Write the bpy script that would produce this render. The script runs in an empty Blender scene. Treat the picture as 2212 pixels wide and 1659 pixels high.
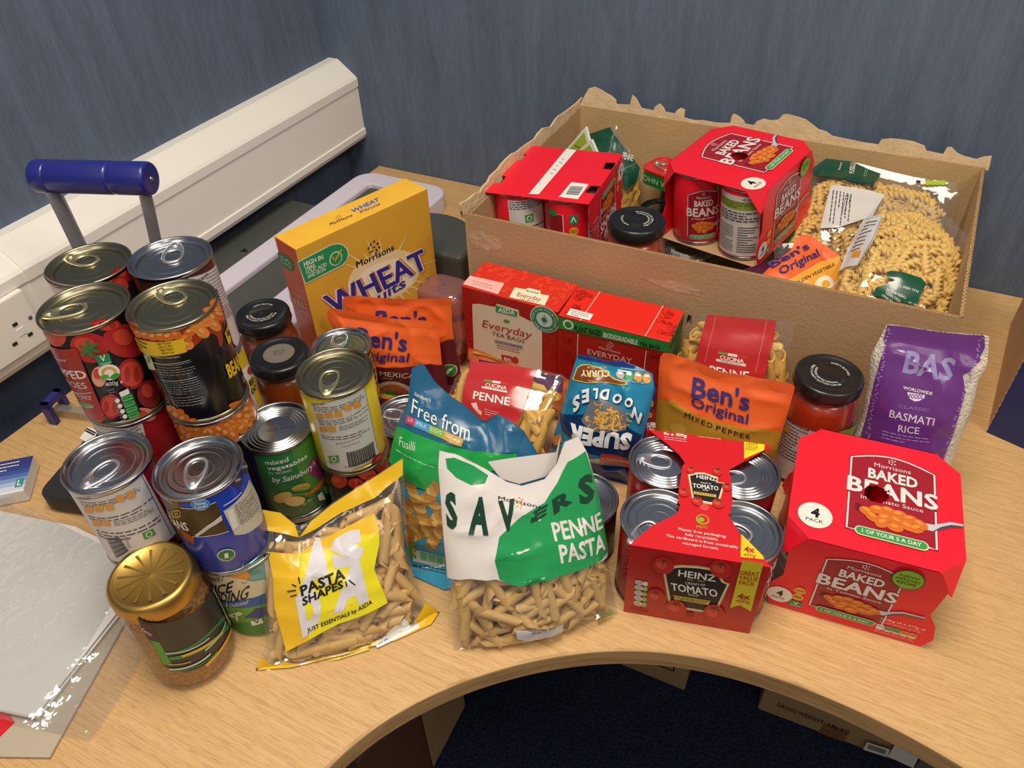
import bpy, bmesh, math, random
from mathutils import Vector, Matrix, geometry, noise
random.seed(7)
S = bpy.context.scene
COL = S.collection
# ------------------------------------------------------------------ camera
F_PX = 1666.5
CW, CH = 2212.0, 1659.0
CAM_O = Vector((0, 0, 0.68662))
CR = Vector((0.89413335, 0.44665144, -0.03206302))
CU = Vector((-0.27189493, 0.59839672, 0.75365411))
CF = Vector((-0.3558071, 0.6651495, -0.65648873))
cd = bpy.data.cameras.new('camera')
cd.sensor_fit = 'HORIZONTAL'; cd.sensor_width = 36.0
cd.lens = 36.0 * F_PX / CW
cd.clip_start = 0.02
cam = bpy.data.objects.new('camera', cd); COL.objects.link(cam)
mw = Matrix((CR, CU, -CF)).transposed().to_4x4(); mw.translation = CAM_O
cam.matrix_world = mw
S.camera = cam
# ------------------------------------------------------------------ light
S.view_settings.view_transform = 'Standard'
S.view_settings.look = 'None'
S.view_settings.gamma = 1.0
S.view_settings.use_curve_mapping = False
S.view_settings.exposure = 0.08
w = bpy.data.worlds.new('world'); S.world = w; w.use_nodes = True
w.node_tree.nodes['Background'].inputs[0].default_value = (1.0, 0.95, 0.88, 1)
w.node_tree.nodes['Background'].inputs[1].default_value = 0.25
def panel(x, y, z, sx, sy, power, col=(1.0, 0.90, 0.76)):
    l = bpy.data.lights.new('ceiling_panel', 'AREA'); l.shape = 'RECTANGLE'
    l.size = sx; l.size_y = sy; l.energy = power; l.color = col
    o = bpy.data.objects.new('ceiling_panel', l); COL.objects.link(o)
    o.location = (x, y, z)
    return o
panel(-0.25, 0.30, 1.75, 0.60, 0.60, 22)
panel(1.00, 0.30, 1.75, 0.60, 0.60, 12)
panel(-0.25, -0.95, 1.75, 0.60, 0.60, 5)
panel(1.00, -0.95, 1.75, 0.60, 0.60, 4)
S.cycles.transparent_max_bounces = 24
S.cycles.max_bounces = 8
# ------------------------------------------------------------------ pixel helpers
def ray(px, py):
    return CR * ((px - CW / 2) / F_PX) + CU * (-(py - CH / 2) / F_PX) + CF
def at(px, py, z=0.0):
    d = ray(px, py); return CAM_O + d * ((z - CAM_O.z) / d.z)
def at_y(px, py, Y):
    d = ray(px, py); return CAM_O + d * ((Y - CAM_O.y) / d.y)
def at_x(px, py, X):
    d = ray(px, py); return CAM_O + d * ((X - CAM_O.x) / d.x)
# ------------------------------------------------------------------ materials
def lin(c):
    c = c / 255.0
    return c / 12.92 if c <= 0.04045 else ((c + 0.055) / 1.055) ** 2.4
def rgb(h):
    h = h.lstrip('#'); return (lin(int(h[0:2], 16)), lin(int(h[2:4], 16)), lin(int(h[4:6], 16)), 1)
MATS = {}
def mat(name, hexc, rough=0.5, metal=0.0, coat=0.0, bump=0.0, bscale=60, vary=0.0, vscale=20, spec=0.5, sss=0):
    if name in MATS: return MATS[name]
    m = bpy.data.materials.new(name); m.use_nodes = True; MATS[name] = m
    nt = m.node_tree; b = nt.nodes['Principled BSDF']
    b.inputs['Base Color'].default_value = rgb(hexc)
    b.inputs['Roughness'].default_value = rough
    b.inputs['Metallic'].default_value = metal
    b.inputs['Coat Weight'].default_value = coat
    b.inputs['Coat Roughness'].default_value = 0.12
    b.inputs['Specular IOR Level'].default_value = spec
    if bump or vary:
        tc = nt.nodes.new('ShaderNodeTexCoord')
        nz = nt.nodes.new('ShaderNodeTexNoise'); nz.inputs['Scale'].default_value = bscale; nz.inputs['Detail'].default_value = 4
        nt.links.new(tc.outputs['Object'], nz.inputs['Vector'])
    if bump:
        bp = nt.nodes.new('ShaderNodeBump'); bp.inputs['Strength'].default_value = bump; bp.inputs['Distance'].default_value = 0.004
        nt.links.new(nz.outputs['Fac'], bp.inputs['Height']); nt.links.new(bp.outputs['Normal'], b.inputs['Normal'])
    if vary:
        n2 = nt.nodes.new('ShaderNodeTexNoise'); n2.inputs['Scale'].default_value = vscale; n2.inputs['Detail'].default_value = 5
        nt.links.new(tc.outputs['Object'], n2.inputs['Vector'])
        rp = nt.nodes.new('ShaderNodeValToRGB'); c = rgb(hexc)
        rp.color_ramp.elements[0].position = 0.3; rp.color_ramp.elements[1].position = 0.7
        rp.color_ramp.elements[0].color = (c[0] * (1 - vary), c[1] * (1 - vary), c[2] * (1 - vary), 1)
        rp.color_ramp.elements[1].color = (min(1, c[0] * (1 + vary)), min(1, c[1] * (1 + vary)), min(1, c[2] * (1 + vary)), 1)
        nt.links.new(n2.outputs['Fac'], rp.inputs[0]); nt.links.new(rp.outputs[0], b.inputs['Base Color'])
    return m
def P(hexc, rough=0.4, coat=0.0):
    "printed ink"
    return mat('ink_%s_%d_%d' % (hexc.lstrip('#'), int(rough * 100), int(coat * 10)), hexc, rough, 0, coat)
def G(hexc):
    "glossy printed film ink"
    return P(hexc, 0.22, 0.35)
def film(name='clear_film', tint='#ffffff', bump=0.22, alpha=0.03, refl=0.085, dcol='#e6e6e6'):
    if name in MATS: return MATS[name]
    m = bpy.data.materials.new(name); m.use_nodes = True; MATS[name] = m
    nt = m.node_tree
    for n in list(nt.nodes): nt.nodes.remove(n)
    out = nt.nodes.new('ShaderNodeOutputMaterial')
    tr = nt.nodes.new('ShaderNodeBsdfTransparent'); tr.inputs[0].default_value = rgb(tint)
    gl = nt.nodes.new('ShaderNodeBsdfGlossy'); gl.inputs['Roughness'].default_value = 0.05
    df = nt.nodes.new('ShaderNodeBsdfDiffuse'); df.inputs[0].default_value = rgb(dcol)
    fr = nt.nodes.new('ShaderNodeLayerWeight'); fr.inputs['Blend'].default_value = 0.5
    pw = nt.nodes.new('ShaderNodeMath'); pw.operation = 'POWER'; pw.inputs[1].default_value = 4.0
    mu = nt.nodes.new('ShaderNodeMath'); mu.operation = 'MULTIPLY_ADD'; mu.inputs[1].default_value = 0.6; mu.inputs[2].default_value = refl
    tc = nt.nodes.new('ShaderNodeTexCoord')
    nz = nt.nodes.new('ShaderNodeTexNoise'); nz.inputs['Scale'].default_value = 38; nz.inputs['Detail'].default_value = 2.5
    bp = nt.nodes.new('ShaderNodeBump'); bp.inputs['Strength'].default_value = bump; bp.inputs['Distance'].default_value = 0.01
    nt.links.new(tc.outputs['Object'], nz.inputs['Vector']); nt.links.new(nz.outputs['Fac'], bp.inputs['Height'])
    nt.links.new(bp.outputs['Normal'], gl.inputs['Normal']); nt.links.new(bp.outputs['Normal'], fr.inputs['Normal'])
    mx = nt.nodes.new('ShaderNodeMixShader'); m2 = nt.nodes.new('ShaderNodeMixShader')
    m2.inputs[0].default_value = alpha
    nt.links.new(tr.outputs[0], m2.inputs[1]); nt.links.new(df.outputs[0], m2.inputs[2])
    nt.links.new(fr.outputs['Facing'], pw.inputs[0]); nt.links.new(pw.outputs[0], mu.inputs[0]); nt.links.new(mu.outputs[0], mx.inputs[0])
    nt.links.new(m2.outputs[0], mx.inputs[1]); nt.links.new(gl.outputs[0], mx.inputs[2])
    nt.links.new(mx.outputs[0], out.inputs[0])
    return m
# ------------------------------------------------------------------ objects
def thing(name, label, cat, loc, group=None):
    o = bpy.data.objects.new(name, None); COL.objects.link(o)
    o.empty_display_size = 0.02; o.location = loc
    o['label'] = label; o['category'] = cat
    if group: o['group'] = group
    return o
class MB:
    "mesh collector in world coordinates"
    def __init__(s): s.v = []; s.f = []; s.m = []; s.mats = []; s.sm = []
    def mi(s, m):
        if m not in s.mats: s.mats.append(m)
        return s.mats.index(m)
    def add(s, vs, fs, m, smooth=False):
        b = len(s.v); k = s.mi(m); s.v += [Vector(v) for v in vs]
        for f in fs: s.f.append([b + i for i in f]); s.m.append(k); s.sm.append(smooth)
    def box(s, c, e, m, M=None):
        cx, cy, cz = c; x, y, z = e[0] / 2, e[1] / 2, e[2] / 2
        vs = [Vector((cx + i * x, cy + j * y, cz + k * z)) for k in (-1, 1) for j in (-1, 1) for i in (-1, 1)]
        if M: vs = [M @ v for v in vs]
        s.add(vs, [(0, 2, 3, 1), (4, 5, 7, 6), (0, 1, 5, 4), (2, 6, 7, 3), (0, 4, 6, 2), (1, 3, 7, 5)], m)
    def prism(s, pts, z0, z1, m, M=None, mtop=None):
        "extrude polygon (list of xy, ccw) between z0 and z1"
        n = len(pts)
        vs = [Vector((p[0], p[1], z0)) for p in pts] + [Vector((p[0], p[1], z1)) for p in pts]
        if M: vs = [M @ v for v in vs]
        s.add(vs, [tuple(range(n))[::-1]] + [(i, (i + 1) % n, n + (i + 1) % n, n + i) for i in range(n)], m)
        b = len(s.v) - 2 * n
        s.f.append([b + n + i for i in range(n)]); s.m.append(s.mi(mtop or m)); s.sm.append(False)
    def slab(s, pts, n, t, m):
        "3-D planar polygon given thickness t along -n"
        k = len(pts); vs = [Vector(p) for p in pts] + [Vector(p) - n * t for p in pts]
        s.add(vs, [tuple(range(k)), tuple(range(2 * k - 1, k - 1, -1))] + [(i, k + i, k + (i + 1) % k, (i + 1) % k) for i in range(k)], m)
    def lathe(s, prof, c, m, n=40, smooth=True, M=None, cap=False):
        "profile [(r,z)], about vertical axis at c"
        vs = []; fs = []
        for r, z in prof:
            for k in range(n):
                a = 2 * math.pi * k / n; vs.append(Vector((c[0] + r * math.cos(a), c[1] + r * math.sin(a), c[2] + z)))
        for i in range(len(prof) - 1):
            for k in range(n):
                k2 = (k + 1) % n; fs.append((i * n + k, i * n + k2, (i + 1) * n + k2, (i + 1) * n + k))
        if M: vs = [M @ v for v in vs]
        if cap: fs.append(tuple(range(n))[::-1]); fs.append(tuple((len(prof) - 1) * n + k for k in range(n)))
        s.add(vs, fs, m, smooth)
    def tube(s, path, r, m, n=8, closed=False, flat=1.0, up=None):
        vs = []; fs = []; L = len(path); path = [Vector(p) for p in path]
        for i, p in enumerate(path):
            a = path[(i - 1) % L] if (closed or i > 0) else p
            b = path[(i + 1) % L] if (closed or i < L - 1) else p
            t = (b - a).normalized(); u0 = Vector(up) if up else (Vector((0, 0, 1)) if abs(t.z) < 0.9 else Vector((1, 0, 0)))
            x = t.cross(u0).normalized(); y = x.cross(t).normalized()
            rr = r[i] if isinstance(r, (list, tuple)) else r
            for k in range(n):
                g = 2 * math.pi * k / n; vs.append(p + x * (rr * math.cos(g)) + y * (rr * flat * math.sin(g)))
        for i in range(L if closed else L - 1):
            j = (i + 1) % L
            for k in range(n):
                k2 = (k + 1) % n; fs.append((i * n + k, i * n + k2, j * n + k2, j * n + k))
        if not closed: fs.append(tuple(range(n))[::-1]); fs.append(tuple((L - 1) * n + k for k in range(n)))
        s.add(vs, fs, m, True)
    def grid(s, fn, nu, nv, m, smooth=True, flip=False):
        vs = [fn(i / nu, j / nv) for j in range(nv + 1) for i in range(nu + 1)]
        fs = []
        for j in range(nv):
            for i in range(nu):
                a = j * (nu + 1) + i; q = (a, a + 1, a + nu + 2, a + nu + 1); fs.append(q[::-1] if flip else q)
        s.add(vs, fs, m, smooth)
    def obj(s, name, parent=None, kind=None, bevel=0, label=None, seg=2):
        me = bpy.data.meshes.new(name)
        off = Vector((0, 0, 0)); q = parent
        while q is not None: off = off + q.location; q = q.parent
        me.from_pydata([tuple(v - off) for v in s.v], [], s.f)
        for m in s.mats: me.materials.append(m)
        me.polygons.foreach_set('material_index', s.m); me.polygons.foreach_set('use_smooth', s.sm)
        me.validate(); me.update()
        o = bpy.data.objects.new(name, me); COL.objects.link(o)
        if parent is not None: o.parent = parent
        if kind: o['kind'] = kind
        if label: o['label'] = label
        if bevel:
            b = o.modifiers.new('bevel', 'BEVEL'); b.width = bevel; b.segments = seg; b.limit_method = 'ANGLE'
        return o
# ------------------------------------------------------------------ surfaces for printed art
class Plane:
    cut = None
    def __init__(s, O, ex, ey):
        s.O = Vector(O); s.ex = Vector(ex).normalized(); s.ey = Vector(ey).normalized(); s.n = s.ex.cross(s.ey).normalized()
    def inv(s, px, py):
        d = ray(px, py); t = (s.O - CAM_O).dot(s.n) / d.dot(s.n); p = CAM_O + d * t - s.O
        return (p.dot(s.ex), p.dot(s.ey))
    def map(s, a, b, d=0): return s.O + s.ex * a + s.ey * b + s.n * d
class Cyl:
    cut = (0.0045, None)
    def __init__(s, x, y, z, r, z1=None):
        s.c = Vector((x, y, 0)); s.z = z; s.r = r; s.a0 = math.atan2(-y, -x)
    def inv(s, px, py):
        d = ray(px, py); o = CAM_O - s.c
        A = d.x ** 2 + d.y ** 2; B = o.x * d.x + o.y * d.y; Cc = o.x ** 2 + o.y ** 2 - s.r ** 2
        D = B * B - A * Cc
        t = (-B - math.sqrt(D)) / A if D > 0 else -B / A
        p = o + d * t; a = math.atan2(p.y, p.x) - s.a0
        a = (a + math.pi) % (2 * math.pi) - math.pi
        return (a * s.r, p.z - s.z)
    def map(s, u, v, d=0):
        a = s.a0 + u / s.r
        return Vector((s.c.x + (s.r + d) * math.cos(a), s.c.y + (s.r + d) * math.sin(a), s.z + v))
# ------------------------------------------------------------------ text
TXT = {}
def text_mesh(body, bold=0.0, shear=0.0):
    k = (body, round(bold, 3), round(shear, 2))
    if k in TXT: return TXT[k]
    cu = bpy.data.curves.new('txt', 'FONT'); cu.body = body; cu.resolution_u = 2; cu.size = 1; cu.shear = shear
    soft = not any(c in 'MNWmw' for c in body)
    cu.fill_mode = 'FRONT'; cu.offset = bold if (soft or bold < 0) else 0.0
    if bold > .03: cu.space_character = 1 + bold * 1.2
    ob = bpy.data.objects.new('txt', cu); COL.objects.link(ob)
    dg = bpy.context.evaluated_depsgraph_get(); me = ob.evaluated_get(dg).to_mesh()
    me.calc_loop_triangles()
    vs = [(v.co.x, v.co.y) for v in me.vertices]; fs = [tuple(t.vertices) for t in me.loop_triangles]
    ob.evaluated_get(dg).to_mesh_clear(); bpy.data.objects.remove(ob); bpy.data.curves.remove(cu)
    if vs:
        x0 = min(v[0] for v in vs); x1 = max(v[0] for v in vs)
        sh = [(0, 0)]
        if bold >= .012 and not soft:   # heavier weight: the outline repeated with small shifts
            q_ = min(bold, .07); sh = [(q_ * math.cos(i * .785), q_ * math.sin(i * .785) * .8) for i in range(8)]
            if bold < .024: sh = sh[::2]
            if bold > .045: sh += [(q_ * .55 * math.cos(i * 1.57), q_ * .55 * math.sin(i * 1.57) * .8) for i in range(4)]
        cap = 0.72
        vs = [[((v[0] + dx - x0) / max(1e-6, x1 - x0), (v[1] + dy) / cap) for v in vs] for dx, dy in sh]
    else: vs = []
    TXT[k] = (vs, fs); return TXT[k]
def clip_poly(poly, ax, val, keep_less):
    out = []; n = len(poly)
    for i in range(n):
        a = poly[i]; b = poly[(i + 1) % n]; da = a[ax] - val; db = b[ax] - val
        if not keep_less: da, db = -da, -db
        if da <= 0: out.append(a)
        if (da < 0 < db) or (db < 0 < da):
            t = da / (da - db); out.append((a[0] + (b[0] - a[0]) * t, a[1] + (b[1] - a[1]) * t))
    return out
def grid_cut(polys, ax, step):
    res = []
    for p in polys:
        lo = min(q[ax] for q in p); hi = max(q[ax] for q in p)
        k0 = math.floor(lo / step) + 1; k1 = math.ceil(hi / step) - 1
        rest = p
        for k in range(k0, k1 + 1):
            c = clip_poly(rest, ax, k * step, True)
            if len(c) > 2: res.append(c)
            rest = clip_poly(rest, ax, k * step, False)
            if len(rest) < 3: break
        if len(rest) > 2: res.append(rest)
    return res
EPS = 0.00022
class Art:
    "flat print that follows a surface; points in photo pixels of a zoom window, or in surface metres (st=True)"
    def __init__(s, surf, zoom=(0, 0, 1), st=False):
        s.s = surf; s.z = zoom; s.st = st; s.mb = MB(); s.base = 1; s.T = None; s.hole = None; s.vmin = None; s.k = 0; s.base = getattr(surf, 'base', 1)
    def q(s, p):
        if s.T: o, a, b = s.T; return (o[0] + a[0] * p[0] + b[0] * p[1], o[1] + a[1] * p[0] + b[1] * p[1])
        if s.st: return (p[0], p[1])
        return s.s.inv(s.z[0] + p[0] / s.z[2], s.z[1] + p[1] / s.z[2])
    def tris(s, vs, fs, m, layer):
        s.k = (s.k + 1) % 26; d = EPS * (layer + s.base) + s.k * 8e-6
        cut = s.s.cut
        if s.vmin is not None:
            pp_ = [q for q in (clip_poly([vs[i] for i in f], 1, s.vmin, False) for f in fs) if len(q) > 2]
            vs = [p for q in pp_ for p in q]; fs = []; k_ = 0
            for q in pp_: fs.append(tuple(range(k_, k_ + len(q)))); k_ += len(q)
        if cut is None:
            s.mb.add([s.s.map(v[0], v[1], d) for v in vs], fs, m); return
        polys = [[vs[i] for i in f] for f in fs]
        if cut[0]: polys = grid_cut(polys, 0, cut[0])
        if cut[1]: polys = grid_cut(polys, 1, cut[1])
        if s.hole:
            hx, hy, hr = s.hole
            polys = [p for p in polys if math.hypot(sum(q[0] for q in p) / len(p) - hx, sum(q[1] for q in p) / len(p) - hy) > hr]
        V = []; Fc = []
        for p in polys:
            b = len(V); V += [s.s.map(a, c, d) for a, c in p]; Fc.append(tuple(range(b, b + len(p))))
        s.mb.add(V, Fc, m, True)
    def _poly(s, Q, m, layer):
        T = geometry.tessellate_polygon([[Vector((a, b, 0)) for a, b in Q]])
        out = []
        for t in T:
            a, b, c = (Q[i] for i in t)
            ar = (b[0] - a[0]) * (c[1] - a[1]) - (b[1] - a[1]) * (c[0] - a[0])
            if abs(ar) < 1e-14: continue
            out.append(t if ar > 0 else (t[0], t[2], t[1]))
        s.tris(Q, out, m, layer)
    def poly(s, pts, m, layer=0): s._poly([s.q(p) for p in pts], m, layer)
    def ell(s, c, a, b, m, layer=1, n=20):
        c = s.q(c); a = s.q(a); b = s.q(b); A = (a[0] - c[0], a[1] - c[1]); B = (b[0] - c[0], b[1] - c[1])
        s._poly([(c[0] + A[0] * math.cos(t) + B[0] * math.sin(t), c[1] + A[1] * math.cos(t) + B[1] * math.sin(t)) for t in [2 * math.pi * k / n for k in range(n)]], m, layer)
    def circ(s, c, r, m, layer=1, n=20, asp=1.0, rot=0.0):
        c = s.q(c)
        s._poly([(c[0] + r * (math.cos(t) * math.cos(rot) - asp * math.sin(t) * math.sin(rot)), c[1] + r * (math.cos(t) * math.sin(rot) + asp * math.sin(t) * math.cos(rot))) for t in [2 * math.pi * k / n for k in range(n)]], m, layer)
    def rr(s, p0, p1, p2, rad, m, layer=1):
        "rounded parallelogram: corner p0, along to p1, up to p2"
        a = s.q(p0); b = s.q(p1); c = s.q(p2); E = Vector((b[0] - a[0], b[1] - a[1])); H = Vector((c[0] - a[0], c[1] - a[1]))
        L = E.length; K = H.length; e = E / L; h = H / K; rad = min(rad, L / 2, K / 2); pts = []
        for cx, cy, st in ((L - rad, rad, -90), (L - rad, K - rad, 0), (rad, K - rad, 90), (rad, rad, 180)):
            for j in range(6):
                t = math.radians(st + j * 18); x = cx + rad * math.cos(t); y = cy + rad * math.sin(t)
                pts.append((a[0] + e.x * x + h.x * y, a[1] + e.y * x + h.y * y))
        s._poly(pts, m, layer)
    def stroke(s, pts, wid, m, layer=1, closed=False, q=True):
        Q = [s.q(p) for p in pts] if q else pts
        n = len(Q); vs = []; fs = []
        for i in range(n):
            a = Q[(i - 1) % n] if closed or i > 0 else Q[i]; b = Q[(i + 1) % n] if closed or i < n - 1 else Q[i]
            t = Vector((b[0] - a[0], b[1] - a[1]))
            t = t.normalized() if t.length > 1e-9 else Vector((1, 0)); nx, ny = -t.y * wid / 2, t.x * wid / 2
            vs += [(Q[i][0] - nx, Q[i][1] - ny), (Q[i][0] + nx, Q[i][1] + ny)]
        for i in range(n if closed else n - 1):
            j = (i + 1) % n; fs.append((2 * i, 2 * j, 2 * j + 1, 2 * i + 1))
        s.tris(vs, fs, m, layer)
    def text(s, body, p0, p1, p2, m, bold=0.02, layer=3, shear=0.0, ext=0.0):
        "baseline p0->p1, cap height p2 above p0; ext lengthens the word to the left by that share"
        vs, fs = text_mesh(body, bold, shear)
        a = s.q(p0); b = s.q(p1); c = s.q(p2)
        if ext:
            a2 = (a[0] - (b[0] - a[0]) * ext, a[1] - (b[1] - a[1]) * ext); c = (c[0] + a2[0] - a[0], c[1] + a2[1] - a[1]); a = a2
        for W in vs: s.tris([(a[0] + (b[0] - a[0]) * x + (c[0] - a[0]) * y, a[1] + (b[1] - a[1]) * x + (c[1] - a[1]) * y) for x, y in W], fs, m, layer)
    def arctext(s, body, c, r, h, a0, a1, m, bold=0.02, layer=3, inward=False):
        vs, fs = text_mesh(body, 0.0); c = s.q(c); out = []
        for x, y in (vs[0] if vs else []):
            t = math.radians(a0 + (a1 - a0) * x); R = r + (-y * h if inward else y * h)
            out.append((c[0] + R * math.cos(t), c[1] + R * math.sin(t)))
        s.tris(out, fs, m, layer)
    def lines(s, p0, p1, p2, n, m, layer=2, fill=0.30, seed=1, words=True):
        "n lines of small print in the parallelogram p0 (top left) p1 (top right) p2 (bottom left)"
        rg = random.Random(seed); a = s.q(p0); b = s.q(p1); c = s.q(p2)
        E = (b[0] - a[0], b[1] - a[1]); H = (c[0] - a[0], c[1] - a[1])
        for i in range(n):
            y0 = i / n; y1 = y0 + fill / n; x = 0.0; end = 1.0 if rg.random() < .7 else rg.uniform(.5, .95)
            while x < end:
                wl = rg.uniform(.05, .16) if words else end
                x1 = min(end, x + wl)
                V = [(a[0] + E[0] * X + H[0] * Y, a[1] + E[1] * X + H[1] * Y) for X, Y in ((x, y1), (x1, y1), (x1, y0), (x, y0))]
                s.tris(V, [(0, 1, 2, 3)], m, layer); x = x1 + .025
    def bars(s, p0, p1, p2, n, m, layer=2, seed=3):
        rg = random.Random(seed); a = s.q(p0); b = s.q(p1); c = s.q(p2)
        E = (b[0] - a[0], b[1] - a[1]); H = (c[0] - a[0], c[1] - a[1]); x = 0
        while x < 1:
            wd = rg.choice((.5, 1, 1.6)) / n; x1 = min(1, x + wd * .55)
            s.tris([(a[0] + E[0] * X + H[0] * Y, a[1] + E[1] * X + H[1] * Y) for X, Y in ((x, 1), (x1, 1), (x1, 0), (x, 0))], [(0, 1, 2, 3)], m, layer); x += wd
    def done(s, name, parent, label=None):
        o = s.mb.obj(name, parent, label=label)
        if s.s.cut:
            bm = bmesh.new(); bm.from_mesh(o.data); bmesh.ops.remove_doubles(bm, verts=bm.verts, dist=2e-6); bm.to_mesh(o.data); bm.free()
        return o
Z_TL = (0, 300, 3.6867); Z_CAN = (0, 650, 3.6867); Z_AB = (100, 900, 4.424); Z_COF = (200, 1100, 4.148)
Z_ASDA = (480, 950, 3.19); Z_SAV = (820, 750, 2.476); Z_VEG = (480, 600, 3.319); Z_WHE = (560, 380, 4.147)
Z_TEA = (980, 540, 4.254); Z_BXL = (980, 180, 3.95); Z_BXM = (1400, 240, 4.365); Z_BXR = (1650, 300, 3.95)
Z_BEN = (1380, 640, 4.608); Z_RICE = (1640, 680, 3.867); Z_HNZ = (1310, 900, 3.317); Z_BEAN = (1650, 900, 3.191)
Z_PAP = (0, 1080, 2.865); Z_LEFT = (0, 820, 5.53); Z_TRIM = (440, 280, 3.881); Z_TRK = (0, 100, 2.3695)
Z_NOO = (1170, 740, 4.046); Z_MEX = (690, 620, 5.925); Z_G = (420, 800, 5.184); Z_K = (240, 580, 4.367)
Z_Y = (600, 680, 4.147); Z_UP = (1150, 260, 6.382)
WHITE = P('#f0ece4'); BLACK = P('#17161a'); INK = P('#3a3a40'); GREYINK = P('#8a8688')
# ------------------------------------------------------------------ room
def grain_mat(name, stops, sc=(2.6, 170, 170), rough=0.42, bump=0.05, fine=(26, 900, 900)):
    m = bpy.data.materials.new(name); m.use_nodes = True; nt = m.node_tree; b = nt.nodes['Principled BSDF']
    tc = nt.nodes.new('ShaderNodeTexCoord')
    def nz(s, scale, det, dist):
        mp = nt.nodes.new('ShaderNodeMapping'); mp.inputs['Scale'].default_value = s
        n = nt.nodes.new('ShaderNodeTexNoise'); n.inputs['Scale'].default_value = scale; n.inputs['Detail'].default_value = det; n.inputs['Distortion'].default_value = dist
        nt.links.new(tc.outputs['Object'], mp.inputs[0]); nt.links.new(mp.outputs[0], n.inputs['Vector']); return n
    a = nz(sc, 1.6, 6, 0.35); c = nz(fine, 2.2, 3, 0.1)
    r = nt.nodes.new('ShaderNodeValToRGB')
    while len(r.color_ramp.elements) < len(stops): r.color_ramp.elements.new(0.5)
    for e, (p, h) in zip(r.color_ramp.elements, stops): e.position = p; e.color = rgb(h)
    r2 = nt.nodes.new('ShaderNodeValToRGB'); r2.color_ramp.elements[0].position = 0.36; r2.color_ramp.elements[0].color = (0.52, 0.42, 0.32, 1)
    r2.color_ramp.elements[1].position = 0.47; r2.color_ramp.elements[1].color = (1, 1, 1, 1)
    mx = nt.nodes.new('ShaderNodeMix'); mx.data_type = 'RGBA'; mx.blend_type = 'MULTIPLY'; mx.inputs[0].default_value = 0.55
    nt.links.new(a.outputs['Fac'], r.inputs[0]); nt.links.new(c.outputs['Fac'], r2.inputs[0])
    nt.links.new(r.outputs[0], mx.inputs[6]); nt.links.new(r2.outputs[0], mx.inputs[7]); nt.links.new(mx.outputs[2], b.inputs['Base Color'])
    b.inputs['Roughness'].default_value = rough
    bp = nt.nodes.new('ShaderNodeBump'); bp.inputs['Strength'].default_value = bump; bp.inputs['Distance'].default_value = 0.001
    nt.links.new(c.outputs['Fac'], bp.inputs['Height']); nt.links.new(bp.outputs['Normal'], b.inputs['Normal'])
    return m
oak = grain_mat('oak_veneer', [(0.25, '#c89f68'), (0.45, '#d0a871'), (0.6, '#d5ae79'), (0.8, '#dab581')])
oak_edge = grain_mat('oak_edge', [(0.25, '#b08552'), (0.5, '#c39a66'), (0.8, '#cfa873')], sc=(3, 3, 60), fine=(10, 10, 240))
def streak_wall(name):
    m = bpy.data.materials.new(name); m.use_nodes = True; nt = m.node_tree; b = nt.nodes['Principled BSDF']
    tc = nt.nodes.new('ShaderNodeTexCoord')
    mp = nt.nodes.new('ShaderNodeMapping'); mp.inputs['Scale'].default_value = (26, 26, 3.2)
    n = nt.nodes.new('ShaderNodeTexNoise'); n.inputs['Scale'].default_value = 1.6; n.inputs['Detail'].default_value = 7; n.inputs['Distortion'].default_value = 0.5; n.inputs['Roughness'].default_value = 0.62
    mp2 = nt.nodes.new('ShaderNodeMapping'); mp2.inputs['Scale'].default_value = (150, 150, 24)
    n2 = nt.nodes.new('ShaderNodeTexNoise'); n2.inputs['Scale'].default_value = 2; n2.inputs['Detail'].default_value = 4
    nt.links.new(tc.outputs['Object'], mp.inputs[0]); nt.links.new(mp.outputs[0], n.inputs['Vector'])
    nt.links.new(tc.outputs['Object'], mp2.inputs[0]); nt.links.new(mp2.outputs[0], n2.inputs['Vector'])
    r = nt.nodes.new('ShaderNodeValToRGB')
    r.color_ramp.elements[0].position = 0.25; r.color_ramp.elements[0].color = rgb('#535f72')
    r.color_ramp.elements[1].position = 0.75; r.color_ramp.elements[1].color = rgb('#67758b')
    mx = nt.nodes.new('ShaderNodeMix'); mx.data_type = 'RGBA'; mx.blend_type = 'OVERLAY'; mx.inputs[0].default_value = 0.18
    nt.links.new(n.outputs['Fac'], r.inputs[0]); nt.links.new(r.outputs[0], mx.inputs[6]); nt.links.new(n2.outputs['Fac'], mx.inputs[7]); nt.links.new(mx.outputs[2], b.inputs['Base Color'])
    b.inputs['Roughness'].default_value = 0.75; b.inputs['Specular IOR Level'].default_value = 0.3
    bp = nt.nodes.new('ShaderNodeBump'); bp.inputs['Strength'].default_value = 0.25; bp.inputs['Distance'].default_value = 0.002
    nt.links.new(n2.outputs['Fac'], bp.inputs['Height']); nt.links.new(bp.outputs['Normal'], b.inputs['Normal'])
    return m
wallm = streak_wall('blue_wallcovering')
carpet = mat('navy_carpet', '#1a2644', 0.95, bump=1.0, bscale=260, vary=0.8, vscale=190)
WX, WY, FZ = -1.0, 1.19, -0.72
def struct(name, mb, **k):
    return mb.obj(name, None, kind='structure', **k)
b = MB(); b.box(((WX + 2.2) / 2 - 0.05, WY + 0.05, 0.6), (2.2 - WX + 0.1, 0.1, 2 * (0.6 - FZ)), wallm); struct('wall_back', b)
b = MB(); b.box((WX - 0.05, (WY - 2.0) / 2, 0.6), (0.1, WY + 2.0, 2 * (0.6 - FZ)), wallm); struct('wall_left', b)
b = MB(); b.box((0.6, -0.4, FZ - 0.025), (3.2, 3.2, 0.05), carpet); struct('floor', b)
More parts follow.
